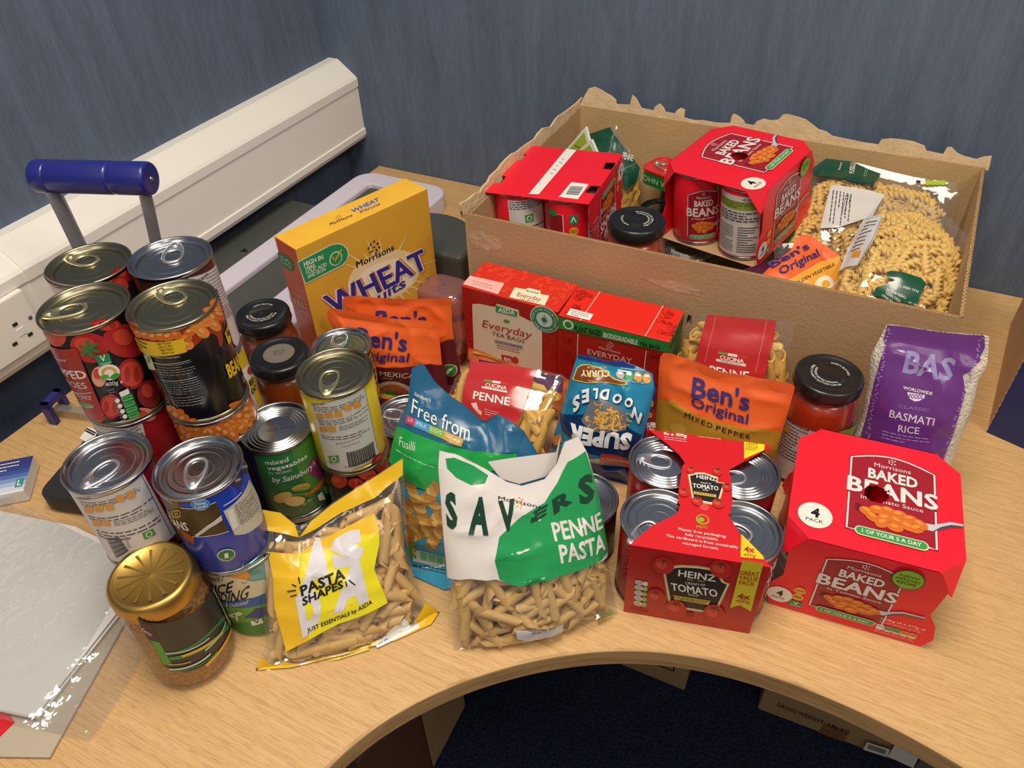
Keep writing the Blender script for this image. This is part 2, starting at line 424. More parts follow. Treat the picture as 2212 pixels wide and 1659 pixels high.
# carpet pile tufts on the floor
# ------------------------------------------------------------------ desk
curve = [(-0.296, 0.172), (-0.288, 0.198), (-0.274, 0.231), (-0.257, 0.26), (-0.226, 0.301), (-0.19, 0.335), (-0.15, 0.365), (-0.108, 0.39), (-0.079, 0.404), (-0.033, 0.419), (0.014, 0.427), (0.06, 0.43), (0.106, 0.428), (0.149, 0.423), (0.177, 0.419), (0.202, 0.413)]
curve = [(-0.305, -0.5), (-0.305, 0.02), (-0.303, 0.10), (-0.300, 0.14)] + curve + [(0.26, 0.398), (0.34, 0.372), (0.45, 0.338), (0.6, 0.305), (0.8, 0.29), (1.3, 0.285)]
def catmull(pts, k=6):
    out = []
    for i in range(len(pts) - 1):
        a, b_, c_, d = pts[max(0, i - 1)], pts[i], pts[i + 1], pts[min(len(pts) - 1, i + 2)]
        for j in range(k):
            t = j / k; out.append(tuple(.5 * (2 * b_[n] + (c_[n] - a[n]) * t + (2 * a[n] - 5 * b_[n] + 4 * c_[n] - d[n]) * t * t + (3 * b_[n] - a[n] - 3 * c_[n] + d[n]) * t ** 3) for n in (0, 1)))
    return out + [pts[-1]]
for _ in range(3):   # relax the traced points, then spline them
    curve = [curve[0], curve[1]] + [tuple((curve[i - 1][n] + 2 * curve[i][n] + curve[i + 1][n]) / 4 for n in (0, 1)) for i in range(2, len(curve) - 2)] + curve[-2:]
curve = catmull(curve)
desk = thing('desk', 'curved oak veneer corner desk carrying all the groceries', 'desk', (-0.3, 0.8, FZ))
b = MB()
poly = [(-0.92, 1.188), (-0.92, -0.5)] + curve + [(1.3, 1.188)]
b.prism(poly, -0.025, 0.0, oak_edge, mtop=oak)
b.obj('desktop', desk)
eb = MB()
vs = []; fs = []
prof = [(0.0, -0.0250), (0.0012, -0.0242), (0.0014, -0.0012), (0.0009, -0.0002), (0.0, 0.0003), (-0.0015, 0.0004)]
for i, p in enumerate(curve):
    a = curve[max(0, i - 1)]; c = curve[min(len(curve) - 1, i + 1)]; t = Vector((c[0] - a[0], c[1] - a[1])).normalized(); nx, ny = t.y, -t.x
    for o, z in prof: vs.append((p[0] + nx * o, p[1] + ny * o, z))
k = len(prof)
for i in range(len(curve) - 1):
    for j in range(k - 1): fs.append((i * k + j, (i + 1) * k + j, (i + 1) * k + j + 1, i * k + j + 1))
eb.add(vs, fs, oak_edge, False); eb.obj('edge_band', desk)
steel = mat('grey_steel', '#6d7075', 0.4, 0.6)
for x, y in ((-0.86, 1.1), (-0.86, -0.3), (1.15, 1.1)):
    b = MB(); b.box((x, y, (FZ - 0.025) / 2), (0.05, 0.05, -FZ - 0.025), steel); b.obj('leg', desk)
# ------------------------------------------------------------------ trunking + socket
white_pvc = mat('white_pvc', '#f2ede4', 0.32, vary=0.02, vscale=3)
tk = MB()
tp = [(-1.0, 0.056), (-0.944, 0.056), (-0.940, 0.064), (-0.940, 0.075), (-0.9425, 0.0765), (-0.9425, 0.156), (-0.9405, 0.158), (-0.9405, 0.172), (-0.944, 0.1765), (-0.976, 0.2015), (-0.981, 0.204), (-1.0, 0.204)]
vs = [(x, -0.6, z) for x, z in tp] + [(x, WY - 0.001, z) for x, z in tp]; n = len(tp)
tk.add(vs, [tuple(range(n)), tuple(range(2 * n - 1, n - 1, -1))] + [(i, n + i, n + (i + 1) % n, (i + 1) % n) for i in range(n)], white_pvc)
trunk = struct('trim_1', tk)
yj0 = at_x(52, 545, -0.94).y
b = MB()
vs = []
for yy in (yj0 - 0.012, yj0 + 0.012): vs += [(x + (0.0016 if x > -0.99 else 0), yy, z + (0.0014 if z > 0.17 else 0)) for x, z in tp]
b.add(vs, [tuple(range(n)), tuple(range(2 * n - 1, n - 1, -1))] + [(i, n + i, n + (i + 1) % n, (i + 1) % n) for i in range(n)], white_pvc)
b.obj('joint_cover', trunk)
sk = thing('wall_socket', 'white plastic wall socket plate set in the wall trunking', 'socket', (-0.94, at_x(20, 700, -0.94).y, 0.068))
sp = mat('socket_white', '#efe9df', 0.28); dark = mat('slot_dark', '#1c1a18', 0.8)
y1 = at_x(72, 680, -0.94).y; y0 = y1 - 0.146
b = MB(); b.box((-0.9385, (y0 + y1) / 2, 0.1165), (0.010, y1 - y0, 0.080), sp); b.obj('face_plate', sk, bevel=0.0022)
S1 = Plane((-0.9334, 0, 0), (0, 1, 0), (0, 0, 1))
yc = at_x(48, 715, -0.9334); 
def slot(px, py, sy, sz, nm, m=dark):
    p = at_x(px, py, -0.9334); q = MB(); q.box((-0.9332, p.y, p.z), (0.0012, sy, sz), m); q.obj(nm, sk)
slot(32, 701, 0.0065, 0.004, 'pin_slot'); slot(65, 722, 0.0065, 0.004, 'pin_slot'); slot(32, 743, 0.0065, 0.004, 'pin_slot')
p = at_x(65, 686, -0.9334); q = MB(); q.lathe([(0.0, 0.0012), (0.0025, 0.0008), (0.0028, 0)], (0, 0, 0), steel, 12, M=Matrix.Translation(p) @ Matrix.Rotation(math.pi / 2, 4, 'Y')); q.obj('screw', sk)
slot(46, 716, 0.010, 0.010, 'shutter', sp)
# ------------------------------------------------------------------ cardboard carton
kraft = mat('kraft_outside', '#bb9770', 0.8, bump=0.12, bscale=220, vary=0.07, vscale=12)
kraft_in = mat('kraft_inside', '#c2a272', 0.85, bump=0.12, bscale=200, vary=0.08, vscale=10)
kraft_torn = mat('kraft_torn', '#d0b48c', 0.9, bump=0.4, bscale=120, vary=0.1, vscale=40)
kraft_patch = mat('kraft_patch', '#c6a484', 0.9, bump=0.3, bscale=160, vary=0.08, vscale=50)
BX = dict(FL=(-0.470, 0.768), FR=(0.115, 0.778), BR=(0.122, 1.158), BL=(-0.475, 1.162)); BH = 0.2
carton = thing('cardboard_carton', 'large open brown cardboard carton with torn top edges full of groceries', 'box', (-0.177, 0.966, 0))
def panel_box(A, B, h, nm, t=0.004, z0=0.0):
    A = Vector((A[0], A[1], 0)); B = Vector((B[0], B[1], 0)); e = (B - A).normalized(); nn = Vector((e.y, -e.x, 0))
    q = MB(); vs = [A, B, B - nn * t, A - nn * t]
    q.add([v + Vector((0, 0, z0)) for v in vs[:2]] + [v + Vector((0, 0, h)) for v in vs[:2]], [(0, 1, 3, 2)], kraft)
    q.add([v + Vector((0, 0, z0)) for v in vs[2:]] + [v + Vector((0, 0, h)) for v in vs[2:]], [(0, 1, 3, 2)], kraft_in)
    a, bb = vs[0], vs[1]; c, d = vs[2], vs[3]; Zt = Vector((0, 0, h - 0.002)); Zb = Vector((0, 0, z0))
    q.add([a + Zb, d + Zb, d + Zt, a + Zt], [(0, 1, 2, 3)], kraft_in); q.add([bb + Zb, c + Zb, c + Zt, bb + Zt], [(3, 2, 1, 0)], kraft_in)
    q.add([a + Zt, bb + Zt, c + Zt, d + Zt], [(0, 1, 2, 3)], kraft_in)
    o = q.obj(nm, carton)
    w_ = MB(); L = (B - A).length; N = int(L / 0.0018); vv = []
    for i in range(N + 1):
        s_ = L * i / N; off = t / 2 + (t / 2 - 0.0004) * math.sin(2 * math.pi * s_ / 0.0075)
        p_ = A + e * s_ - nn * off; vv += [p_ + Vector((0, 0, h - 0.006)), p_ + Vector((0, 0, h - 0.0004))]
    w_.add(vv, [(2 * i, 2 * i + 2, 2 * i + 3, 2 * i + 1) for i in range(N)], kraft_torn, True)
    w_.obj('fluting', o); return o
fp = panel_box(BX['FL'], BX['FR'], BH, 'front_panel')
panel_box(BX['FR'], BX['BR'], BH, 'side_panel'); panel_box(BX['BL'], BX['FL'], BH - 0.004, 'side_panel')
bp_ = panel_box(BX['BR'], BX['BL'], BH, 'back_panel')
b = MB(); b.add([(BX[k][0], BX[k][1], 0.004) for k in ('FL', 'FR', 'BR', 'BL')] + [(BX[k][0], BX[k][1], 0.0005) for k in ('FL', 'FR', 'BR', 'BL')], [(0, 1, 2, 3), (7, 6, 5, 4)], kraft_in); b.obj('bottom_panel', carton)
def zc(z, pts): return [(z[0] + x / z[2], z[1] + y / z[2]) for x, y in pts]
rag = zc(Z_BXL, [(1082, 180), (1110, 110), (1140, 55), (1190, 45), (1240, 65), (1300, 100), (1340, 115), (1380, 150), (1385, 182), (1440, 186), (1500, 188), (1504, 160), (1480, 130), (1510, 110), (1550, 140), (1585, 195), (1600, 215), (1700, 236), (1716, 200), (1750, 182), (1790, 220), (1805, 248), (1880, 262), (1900, 235), (1930, 218), (1970, 235)])
rag += zc(Z_BXM, [(330, 62), (430, 88), (520, 90), (640, 112), (770, 118), (776, 50), (800, 35), (850, 60), (900, 100), (912, 125), (990, 138), (1020, 105), (1080, 85), (1150, 100), (1220, 95), (1260, 50), (1300, 45), (1400, 70), (1480, 95), (1560, 150), (1600, 180), (1680, 205), (1735, 240)])
rag += zc(Z_BXR, [(860, 38), (975, 52), (1000, 14), (1080, 8), (1200, 20), (1280, 35), (1370, 70), (1385, 108), (1528, 135), (1560, 85), (1600, 80), (1650, 130), (1700, 152), (1810, 178), (1880, 160), (1945, 155), (1930, 215), (1890, 248)])
pts = []
for p in rag:
    q = at_y(p[0], p[1], 1.160)
    if pts and q.x <= pts[-1].x: q.x = pts[-1].x + 0.0006
    q.z = max(q.z, BH + 0.0006); pts.append(q)
b = MB(); rg = random.Random(5); vs = []
for q in pts:
    k = (q.z - BH); vs += [(q.x, 1.158, BH - 0.003), (q.x, 1.159 + k * 0.25 + rg.uniform(-.0005, .0005), q.z)]
n = len(vs); vs2 = [(v[0], v[1] + 0.0022, v[2]) for v in vs]
fs = [(2 * i, 2 * i + 2, 2 * i + 3, 2 * i + 1) for i in range(n // 2 - 1)]
fs2 = [(n + a, n + d, n + c, n + bb) for a, bb, c, d in fs]
edge = [(2 * i + 1, 2 * i + 3, n + 2 * i + 3, n + 2 * i + 1) for i in range(n // 2 - 1)]
b.add(vs + vs2, fs + fs2 + edge, kraft_torn); b.obj('torn_edge', carton)
ragl = zc(Z_BXL, [(70, 1092), (60, 1042), (140, 990), (190, 945), (232, 928), (262, 880), (300, 845), (330, 795), (400, 730), (430, 690), (480, 640), (520, 605), (560, 585), (600, 550), (640, 520), (700, 478), (735, 430), (780, 385), (835, 372), (880, 310), (910, 280), (975, 235), (1060, 165), (1105, 120)])
pts = []
for p in ragl:
    q = at_x(p[0], p[1], -0.473)
    if pts and q.y <= pts[-1].y: q.y = pts[-1].y + 0.001
    q.z = min(max(q.z, BH - 0.004), BH + 0.018); pts.append(q)
b = MB(); vs = []
for q in pts: vs += [(-0.4745, q.y, BH - 0.008), (-0.4745 - (q.z - BH) * 0.3, q.y, q.z)]
n = len(vs); vs2 = [(v[0] + 0.003, v[1], v[2]) for v in vs]
fs = [(2 * i, 2 * i + 2, 2 * i + 3, 2 * i + 1) for i in range(n // 2 - 1)]
b.add(vs + vs2, fs + [tuple(n + k for k in f[::-1]) for f in fs] + [(2 * i + 1, 2 * i + 3, n + 2 * i + 3, n + 2 * i + 1) for i in range(n // 2 - 1)], kraft_torn); b.obj('torn_edge', carton)
fe = Vector((BX['FR'][0] - BX['FL'][0], BX['FR'][1] - BX['FL'][1], 0)).normalized()
SF = Plane((BX['FL'][0], BX['FL'][1], 0), fe, (0, 0, 1))
A = Art(SF, Z_BXL)
A.poly([(120, 1290), (150, 1262), (200, 1245), (250, 1262), (300, 1300), (340, 1300), (390, 1345), (415, 1372), (400, 1420), (350, 1428), (290, 1432), (230, 1410), (180, 1398), (150, 1350)], kraft_patch, 0); A.done('torn_patch', carton)
A = Art(SF)
A.poly([(1375, 597), (1400, 600), (1430, 606), (1455, 606), (1490, 614), (1515, 628), (1512, 640), (1480, 634), (1450, 628), (1425, 618), (1400, 607)], kraft_patch, 0); A.done('torn_patch', carton); A = Art(SF)
A.text('R', (1484, 693), (1496, 697), (1487, 679), BLACK, 0.04)
A.done('lettering', carton)
# ------------------------------------------------------------------ boxes on the floor under the desk
uk = mat('kraft_under', '#a5865c', 0.85, bump=0.1, bscale=150, vary=0.06, vscale=8)
uk2 = mat('kraft_red', '#5e3a24', 0.8, bump=0.1, bscale=120, vary=0.1, vscale=8)
tape = mat('brown_tape', '#8a6238', 0.3, coat=0.3)
def floor_box(label, A, B, depth, h, m):
    A = Vector((A[0], A[1], FZ)); B = Vector((B[0], B[1], FZ)); e = (B - A).normalized(); nn = Vector((-e.y, e.x, 0))
    c = (A + B) / 2 + nn * depth / 2
    r = thing('floor_carton', label, 'box', c, 'cartons on the floor under the desk')
    q = MB(); pts = [(A.x, A.y), (B.x, B.y), (B.x + nn.x * depth, B.y + nn.y * depth), (A.x + nn.x * depth, A.y + nn.y * depth)]
    q.prism(pts, FZ + 0.001, FZ + h, m); q.obj('body', r, bevel=0.003)
    q = MB(); mid0 = (A + B) / 2; u = e * 0.028
    q.add([mid0 - u + Vector((0, 0, h + .0006)), mid0 + u + Vector((0, 0, h + .0006)), mid0 + u + nn * depth + Vector((0, 0, h + .0006)), mid0 - u + nn * depth + Vector((0, 0, h + .0006))], [(0, 1, 2, 3)], tape); q.obj('tape', r)
    return r, A, e
r1, A1, e1 = floor_box('pale brown carton on the carpet behind the middle of the desk cutout', (-0.33, 0.765), (-0.070, 0.7686), 0.22, 0.30, uk)
S2 = Plane(A1, e1, (0, 0, 1)); A = Art(S2, (1400, 1340, 2.724))
A.stroke([(0, 240), (150, 298), (158, 240)], 0.004, BLACK, 1)
A.done('lettering', r1)
r2, A2, e2 = floor_box('brown carton printed with net and gross weight under the desk', (0.061, 0.7926), (0.30, 0.803), 0.25, 0.30, uk)
S2 = Plane(A2, e2, (0, 0, 1)); A = Art(S2, (1400, 1340, 2.724))
A.text('NET WEIGHT:', (780, 428), (1010, 512), (786, 404), BLACK, 0.01)
A.text('3.06 K', (1080, 545), (1185, 585), (1084, 530), BLACK, 0.01)
A.text('GROSS WEIGHT: 3.86 KG', (755, 502), (1180, 668), (762, 482), BLACK, 0.01)
A.done('lettering', r2); A = Art(S2, (1400, 1340, 2.724)); A.base = 0; A.poly([(1000, 660), (1150, 716), (1180, 660), (1040, 600)], tape, 0); A.done('tape_patch', r2)
grey_box = mat('grey_card', '#6f6a68', 0.6)
r3, A3, e3 = floor_box('grey and white carton with a barcode label at the cutout edge', (0.325, 0.795), (0.56, 0.80), 0.22, 0.28, grey_box)
S2 = Plane(A3, e3, (0, 0, 1)); A = Art(S2, (1400, 1340, 2.724))
A.poly([(1264, 760), (1405, 805), (1425, 760), (1288, 715)], WHITE, 0)
A.bars((1300, 728), (1405, 765), (1290, 752), 26, BLACK, 1); A.done('barcode_print', r3); A = Art(S2, (1400, 1340, 2.724))
A.poly([(1410, 800), (1560, 870), (1600, 790), (1450, 735)], WHITE, 0)
A.done('white_panel', r3)
r4, A4, e4 = floor_box('dark reddish carton with brown tape on the left under the desk', (-0.427, 0.30), (-0.431, 0.565), 0.30, 0.32, uk2)
q = MB(); q.add([(-0.4262, 0.44, FZ + 0.002), (-0.4302, 0.563, FZ + 0.002), (-0.4302, 0.563, FZ + 0.32), (-0.4262, 0.44, FZ + 0.32)], [(0, 1, 2, 3)], uk); q.obj('side_flap', r4)
# ------------------------------------------------------------------ navy box at right
navy = mat('navy_card', '#1d2a63', 0.5, bump=0.05, bscale=200)
c0 = at(2133, 930); c1 = at(2212, 965); e = (c1 - c0).normalized(); bk = (at(2185, 690) - c0).normalized()
r = thing('navy_carton', 'navy blue cardboard box with raw corrugated edge at the right', 'box', c0 + e * 0.12 + bk * 0.1)
q = MB(); f4 = [c0, c0 + e * 0.26, c0 + e * 0.26 + bk * 0.25, c0 + bk * 0.25]
up = Vector((0, 0, 0.118)); n0 = e.cross(Vector((0, 0, 1)))
q.add([f4[0] + n0 * .004, f4[1] + n0 * .004, f4[1] + up + n0 * .004, f4[0] + up + n0 * .004, f4[0], f4[1], f4[1] + up, f4[0] + up], [(0, 1, 2, 3), (3, 2, 6, 7), (0, 3, 7, 4), (5, 4, 7, 6)], navy); q.obj('front_panel', r)
q = MB(); q.prism([(p.x, p.y) for p in f4], 0.001, 0.112, kraft); q.obj('body', r)
q = MB(); vv = []
for i in range(40):
    z = 0.116 * i / 39; o = 0.002 + 0.0017 * math.sin(i * 1.9); p_ = c0 + n0 * o - e * 0.0006 + Vector((0, 0, z)); vv += [p_, p_ + e * 0.003]
q.add(vv, [(2 * i, 2 * i + 1, 2 * i + 3, 2 * i + 2) for i in range(39)], kraft_torn); q.obj('fluting', r)
# ------------------------------------------------------------------ hole punch
pblack = mat('black_plastic', '#23262a', 0.45); pgrey = mat('grey_arm', '#7d7e84', 0.4, 0.1); pblue = mat('blue_plastic', '#1e2478', 0.33, coat=0.2)
u = Vector((0.966, 0.259, 0)); v = Vector((-0.259, 0.966, 0)); h0 = Vector((-0.7686, 0.268, 0))
hp = thing('hole_punch', 'heavy duty hole punch with thick blue handle bar behind the stacked cans', 'hole punch', h0 + u * 0.055 + v * 0.12)
Mh = Matrix((u, v, Vector((0, 0, 1)))).transposed().to_4x4(); Mh.translation = h0
def rrect(x0, y0, x1, y1, r, k=5):
    out = []
    for cx, cy, st in ((x1 - r, y0 + r, -90), (x1 - r, y1 - r, 0), (x0 + r, y1 - r, 90), (x0 + r, y0 + r, 180)):
        for j in range(k + 1): t = math.radians(st + 90 * j / k); out.append((cx + r * math.cos(t), cy + r * math.sin(t)))
    return out
b = MB(); b.prism([(.004, .004), (.009, .001), (.016, 0), (.135, 0), (.135, .022), (.105, .03), (.088, .05), (.088, .27), (0, .27), (0, .016), (.001, .009)], 0.002, 0.028, pblack, Mh); b.obj('base', hp, bevel=0.003)
b = MB(); b.prism([(0.012, 0.15), (0.076, 0.15), (0.076, 0.25), (0.012, 0.25)], 0.028, 0.10, pgrey, Mh); b.obj('body', hp, bevel=0.006)
hz = 0.325
H0 = at(78, 380, hz); H1 = at(327, 386, hz); hd = (H1 - H0).normalized(); HL = (H1 - H0).length
Mx = Matrix((Vector((0, 0, 1)).cross(hd).normalized(), hd.cross(Vector((0, 0, 1)).cross(hd)).normalized(), hd)).transposed().to_4x4(); Mx.translation = H0
b = MB(); R_ = 0.0176
b.lathe([(0.0, 0.0), (R_ - 0.0032, 0.0), (R_ - 0.0026, 0.0001), (R_ - 0.0008, 0.0009), (R_ - 0.0001, 0.0026), (R_, 0.0032), (R_, 0.0166), (R_ - .0001, 0.0170), (R_ - 0.0010, 0.0176), (R_ - 0.0010, 0.0190), (R_ + .0001, 0.0196), (R_ + 0.0002, 0.0200), (R_ + 0.0002, HL * 0.66), (R_ + .0001, HL * 0.662), (R_ - 0.0007, HL * 0.668), (R_ - 0.0007, HL * 0.70), (R_ + .0001, HL * 0.706), (R_ + 0.0002, HL * .71), (R_ + 0.0002, HL - 0.0034), (R_ - .0001, HL - 0.0026), (R_ - 0.0008, HL - 0.0009), (R_ - 0.0026, HL - .0001), (R_ - .0032, HL), (0, HL)], (0, 0, 0), pblue, 40, M=Mx); hobj = b.obj('handle', hp)
b = MB(); b.lathe([(0, 0.0016), (0.0022, 0.0012), (0.0026, 0)], (0, 0, HL), mat('screw_metal', '#c9c6bd', 0.3, 1.0), 12, M=Mx); b.obj('screw', hobj)
for px, bx in (((112, 408), 0.012), ((312, 412), 0.076)):
    s_ = at(px[0], px[1], hz - 0.012); e_ = Mh @ Vector((bx, 0.2, 0.07)); mid = (s_ + e_) / 2 + hd * (0.004 if bx < 0.05 else 0.008)
    path = [s_ * (1 - t) ** 2 + mid * 2 * t * (1 - t) + e_ * t * t for t in [i / 8 for i in range(9)]]
    b = MB(); b.tube(path, 0.0125, pgrey, 4, flat=0.5, up=hd); b.obj('arm', hp, bevel=0.001)
g0 = at(128, 905)
b = MB(); Mg = Matrix((u, v, Vector((0, 0, 1)))).transposed().to_4x4(); Mg.translation = g0 + Vector((0, 0, 0.001))
b.prism([(-0.006, -0.012), (0.006, -0.012), (0.006, 0.022), (-0.006, 0.022)], 0.026, 0.034, pblue, Mg); b.prism([(-0.006, -0.012), (0.006, -0.012), (0.006, -0.004), (-0.006, -0.004)], 0.0, 0.034, pblue, Mg); b.prism([(-0.006, 0.014), (0.006, 0.014), (0.006, 0.022), (-0.006, 0.022)], 0.008, 0.034, pblue, Mg)
gs = b.obj('paper_stop', hp, bevel=0.001)
b = MB(); b.box((0.045, 0.006, 0.014), (0.10, 0.012, 0.0016), film('clear_acrylic', '#d8dbd8', 0.0, 0.15), Mg); b.obj('guide_strip', hp)
# ------------------------------------------------------------------ paper trimmer at back left
dgrey = mat('dark_grey_board', '#4a4d49', 0.55); lav = mat('lavender_frame', '#d9d2e2', 0.35)
tr = thing('paper_trimmer', 'dark grey paper trimmer with pale lavender frame on the desk by the wall', 'paper trimmer', (-0.84, 0.85, 0.0))
b = MB(); b.prism(rrect(-0.972, 0.60, -0.875, 0.962, 0.02), 0.006, 0.026, dgrey); b.obj('side_board', tr, bevel=0.002)
A = Art(Plane((0, 0, 0.026), (1, 0, 0), (0, 1, 0)), Z_TRIM); A.poly([(300, 1022), (375, 1030), (345, 995)], BLACK, 0); A.done('arrow_mark', tr)
b = MB(); outer = rrect(-0.893, 0.56, -0.70, 1.104, 0.035, 7); inner = rrect(-0.851, 0.60, -0.772, 1.062, 0.008, 7)
n = len(outer); vs = [(x, y, 0.033) for x, y in outer] + [(x, y, 0.033) for x, y in inner] + [(x, y, 0.001) for x, y in outer] + [(x, y, 0.024) for x, y in inner]
fs = []
for i in range(n):
    j = (i + 1) % n; fs += [(i, j, n + j, n + i), (2 * n + i, 2 * n + j, j, i), (n + i, n + j, 3 * n + j, 3 * n + i)]
b.add(vs, fs, lav); b.obj('frame', tr, bevel=0.003)
b = MB(); b.prism(inner, 0.005, 0.0245, dgrey); b.obj('cutting_bed', tr)
# ------------------------------------------------------------------ dark rounded telephone-like device behind the wheat box
dv = thing('office_device', 'dark grey rounded office device half hidden behind the yellow cereal box', 'office device', (-0.60, 0.90, 0))
b = MB(); q = []
for i in range(15):
    t = math.radians(10 + 160 * i / 14); q.append((-0.605 + 0.085 * math.cos(t), 0.855 + 0.085 * math.sin(t)))
q = q + [(-0.69, 0.83), (-0.52, 0.83)]
b.prism(q, 0.035, 0.085, dgrey); b.obj('housing', dv, bevel=0.008, seg=3)
b = MB(); b.prism([(-0.605 + (x + 0.605) * 0.85, 0.88 + (y - 0.88) * 0.8) for x, y in q], 0.001, 0.036, mat('black_rubber', '#141416', 0.6)); b.obj('foot', dv)
b = MB(); b.tube([(-0.53, 0.80, 0.004), (-0.52, 0.78, 0.006), (-0.50, 0.80, 0.01), (-0.495, 0.83, 0.008), (-0.51, 0.85, 0.02)], 0.0035, mat('black_cable', '#101012', 0.5), 8); b.obj('cable', dv)
# ------------------------------------------------------------------ paper stack in clear wrap, folder under it
pp = [(-0.557, 0.092), (-0.573, 0.207), (-0.579, 0.245), (-0.602, 0.269), (-0.70, 0.262), (-0.807, 0.241), (-0.86, 0.22), (-0.75, 0.02), (-0.70, 0.0)]
pp = [(-0.556, 0.090), (-0.573, 0.207), (-0.579, 0.245), (-0.602, 0.262), (-0.705, 0.262), (-0.807, 0.238), (-0.900, 0.215), (-0.900, -0.05), (-0.70, -0.05), (-0.62, 0.040)]
pp = [at(75, 1548, .012).xy[:], (-0.575, 0.215), (-0.580, 0.245), (-0.600, 0.262), (-0.705, 0.262), at(0, 1103, .012).xy[:], (-0.91, 0.215), (-0.87, 0.06), at(0, 1533, .012).xy[:]]
paper = mat('white_paper', '#dcdad6', 0.6)
r = thing('paper_ream', 'white paper sheets sealed in a clear plastic wrap on the desk', 'paper', (-0.70, 0.15, 0.004))
b = MB()
for i in range(6):
    rg2 = random.Random(i); dx, dy = rg2.uniform(-.0012, .0012), rg2.uniform(-.0012, .0012)
    if i == 5: dx = dy = 0
    b.prism([(x + dx, y + dy) for x, y in pp], 0.0045 + i * 0.0012, 0.0045 + i * 0.0012 + 0.0011, paper)
b.obj('sheets', r)
wv = []
def wrapf(uu, vv):
    lo = Vector((-0.93, -0.02, 0)).lerp(Vector((-0.93, 0.258, 0)), vv); L0 = at(190, 1600).lerp(Vector((-0.566, 0.256, 0)), vv) + Vector((0.004 + 0.012 * math.sin(vv * 3.1), 0, 0))
    p = lo.lerp(L0, uu); px = p.copy()
    ed = min(1.0, max(0.0, ((L0.x - 0.045) - p.x) / 0.02 + 0.0))
    z = 0.0016 + 0.0105 * (ed * ed * (3 - 2 * ed)) + 0.0022 * noise.noise(Vector((p.x * 38, p.y * 24, 1.7))) + 0.0012 * noise.noise(Vector((p.x * 90, p.y * 110, 3.1)))
    return Vector((p.x, p.y, max(0.0040 if ed < .3 else 0.0126, z + 0.0005)))
b = MB(); b.grid(wrapf, 60, 40, film('wrap_film', '#f8f8f8', 0.8, 0.06, 0.12)); b.obj('clear_wrap', r)
r = thing('card_folder', 'pale grey card folder lying under the wrapped paper sheets', 'folder', (-0.68, 0.14, 0.0))
b = MB(); fpz = [(x, y) for x, y in [at(110, 1640).xy[:], at(283, 1330).xy[:], (-0.5760, 0.243), (-0.612, 0.264), (-0.72, 0.262), (-0.80, 0.20), (-0.72, -0.02)]]
b.prism(fpz, 0.0008, 0.0036, mat('grey_card_board', '#b7aa97', 0.7)); b.obj('cover', r)
r = thing('red_folder', 'red plastic folder corner sticking out beneath the paper at lower left', 'folder', at(10, 1570))
b = MB(); b.prism([at(0, 1600).xy[:], at(36, 1565).xy[:], at(20, 1540).xy[:], at(0, 1535).xy[:], at(-60, 1530).xy[:], at(-60, 1620).xy[:]], 0.0036, 0.0046, mat('red_plastic', '#d3242b', 0.35)); b.obj('cover', r)
# ------------------------------------------------------------------ small blue and white box at the left edge
B0 = at(-44, 1104, 0); B1 = at(66, 1082, 0); ee = (B1 - B0).normalized(); kk = Vector((-ee.y, ee.x, 0))
r = thing('small_box', 'small blue and white cardboard box at the left edge of the desk', 'box', B0 + ee * 0.05 + kk * .02)
b = MB(); D = 0.058; Hh = 0.019
f4 = [B0, B1, B1 + kk * D, B0 + kk * D]
b.prism([(p.x, p.y) for p in f4], 0.001, Hh, P('#e6e6ea', .4), mtop=P('#e6e6ea', .4)); b.obj('body', r, bevel=0.001)
A = Art(Plane(B0 + Vector((0, 0, Hh)), ee, kk), st=True); L = (B1 - B0).length
cols = ['#cdd6e6', '#a9bbdc', '#7f9ac9', '#4d6cb0', '#2f4d9a', '#25388a', '#22307e', '#22307e']
for i, c in enumerate(cols): A.poly([(0, D * (.06 + .117 * i)), (L, D * (.06 + .117 * i)), (L, D * (.06 + .117 * (i + 1.02))), (0, D * (.06 + .117 * (i + 1.02)))], P(c), 0)
A.poly([(L * .80, D * .12), (L * .95, D * .12), (L * .95, D * .36), (L * .80, D * .36)], P('#2f8f8a'), 1); A.text('L', (L * .84, D * .16), (L * .92, D * .16), (L * .84, D * .32), WHITE, .02, 2)
A.lines((L * .3, D * .9), (L * .75, D * .9), (L * .3, D * .6), 3, WHITE, 2); A.done('printed_face', r)
# ------------------------------------------------------------------ food cans
tab_gold = mat('gold_tab', '#cfc6a0', 0.38, 1.0); tab_silver = mat('silver_tab', '#dcdcde', 0.36, 1.0)
gold_m = mat('gold_tin', '#9a937a', 0.3, 1.0); silver_m = mat('silver_tin', '#b4b5b9', 0.22, 1.0)
CH_ = 0.1063; CRD = 0.0363
LIDS = {}
def lid_profile(r, kind):
    p = [(r - 0.0003, -0.0045), (r + 0.0009, -0.0038), (r + 0.0014, -0.0012), (r + 0.0009, -0.0001), (r - 0.0004, 0.0), (r - 0.0012, -0.0008), (r - 0.0018, -0.0048), (r - 0.0035, -0.0052)]
    def ridge(x, w, z, dz): return [(x, z), (x - w * .1, z), (x - w * .35, z + dz), (x - w * .65, z + dz), (x - w * .9, z), (x - w, z)]
    if kind == 'plain':
        x = r - 0.0045
        for k in range(4): p += ridge(x, .003, -0.0042, .0013); x -= 0.0034
        p += [(x - .0005, -0.0040), (0.0005, -0.0040)]
    else:
        p += [(r - 0.006, -0.0052)] + ridge(r - .0065, .004, -0.0048, .0004) + ridge(r * .62, .0022, -0.0048, .0003) + ridge(r * .36, .002, -0.0048, .00022) + [(0.0005, -0.0048)]
    return p
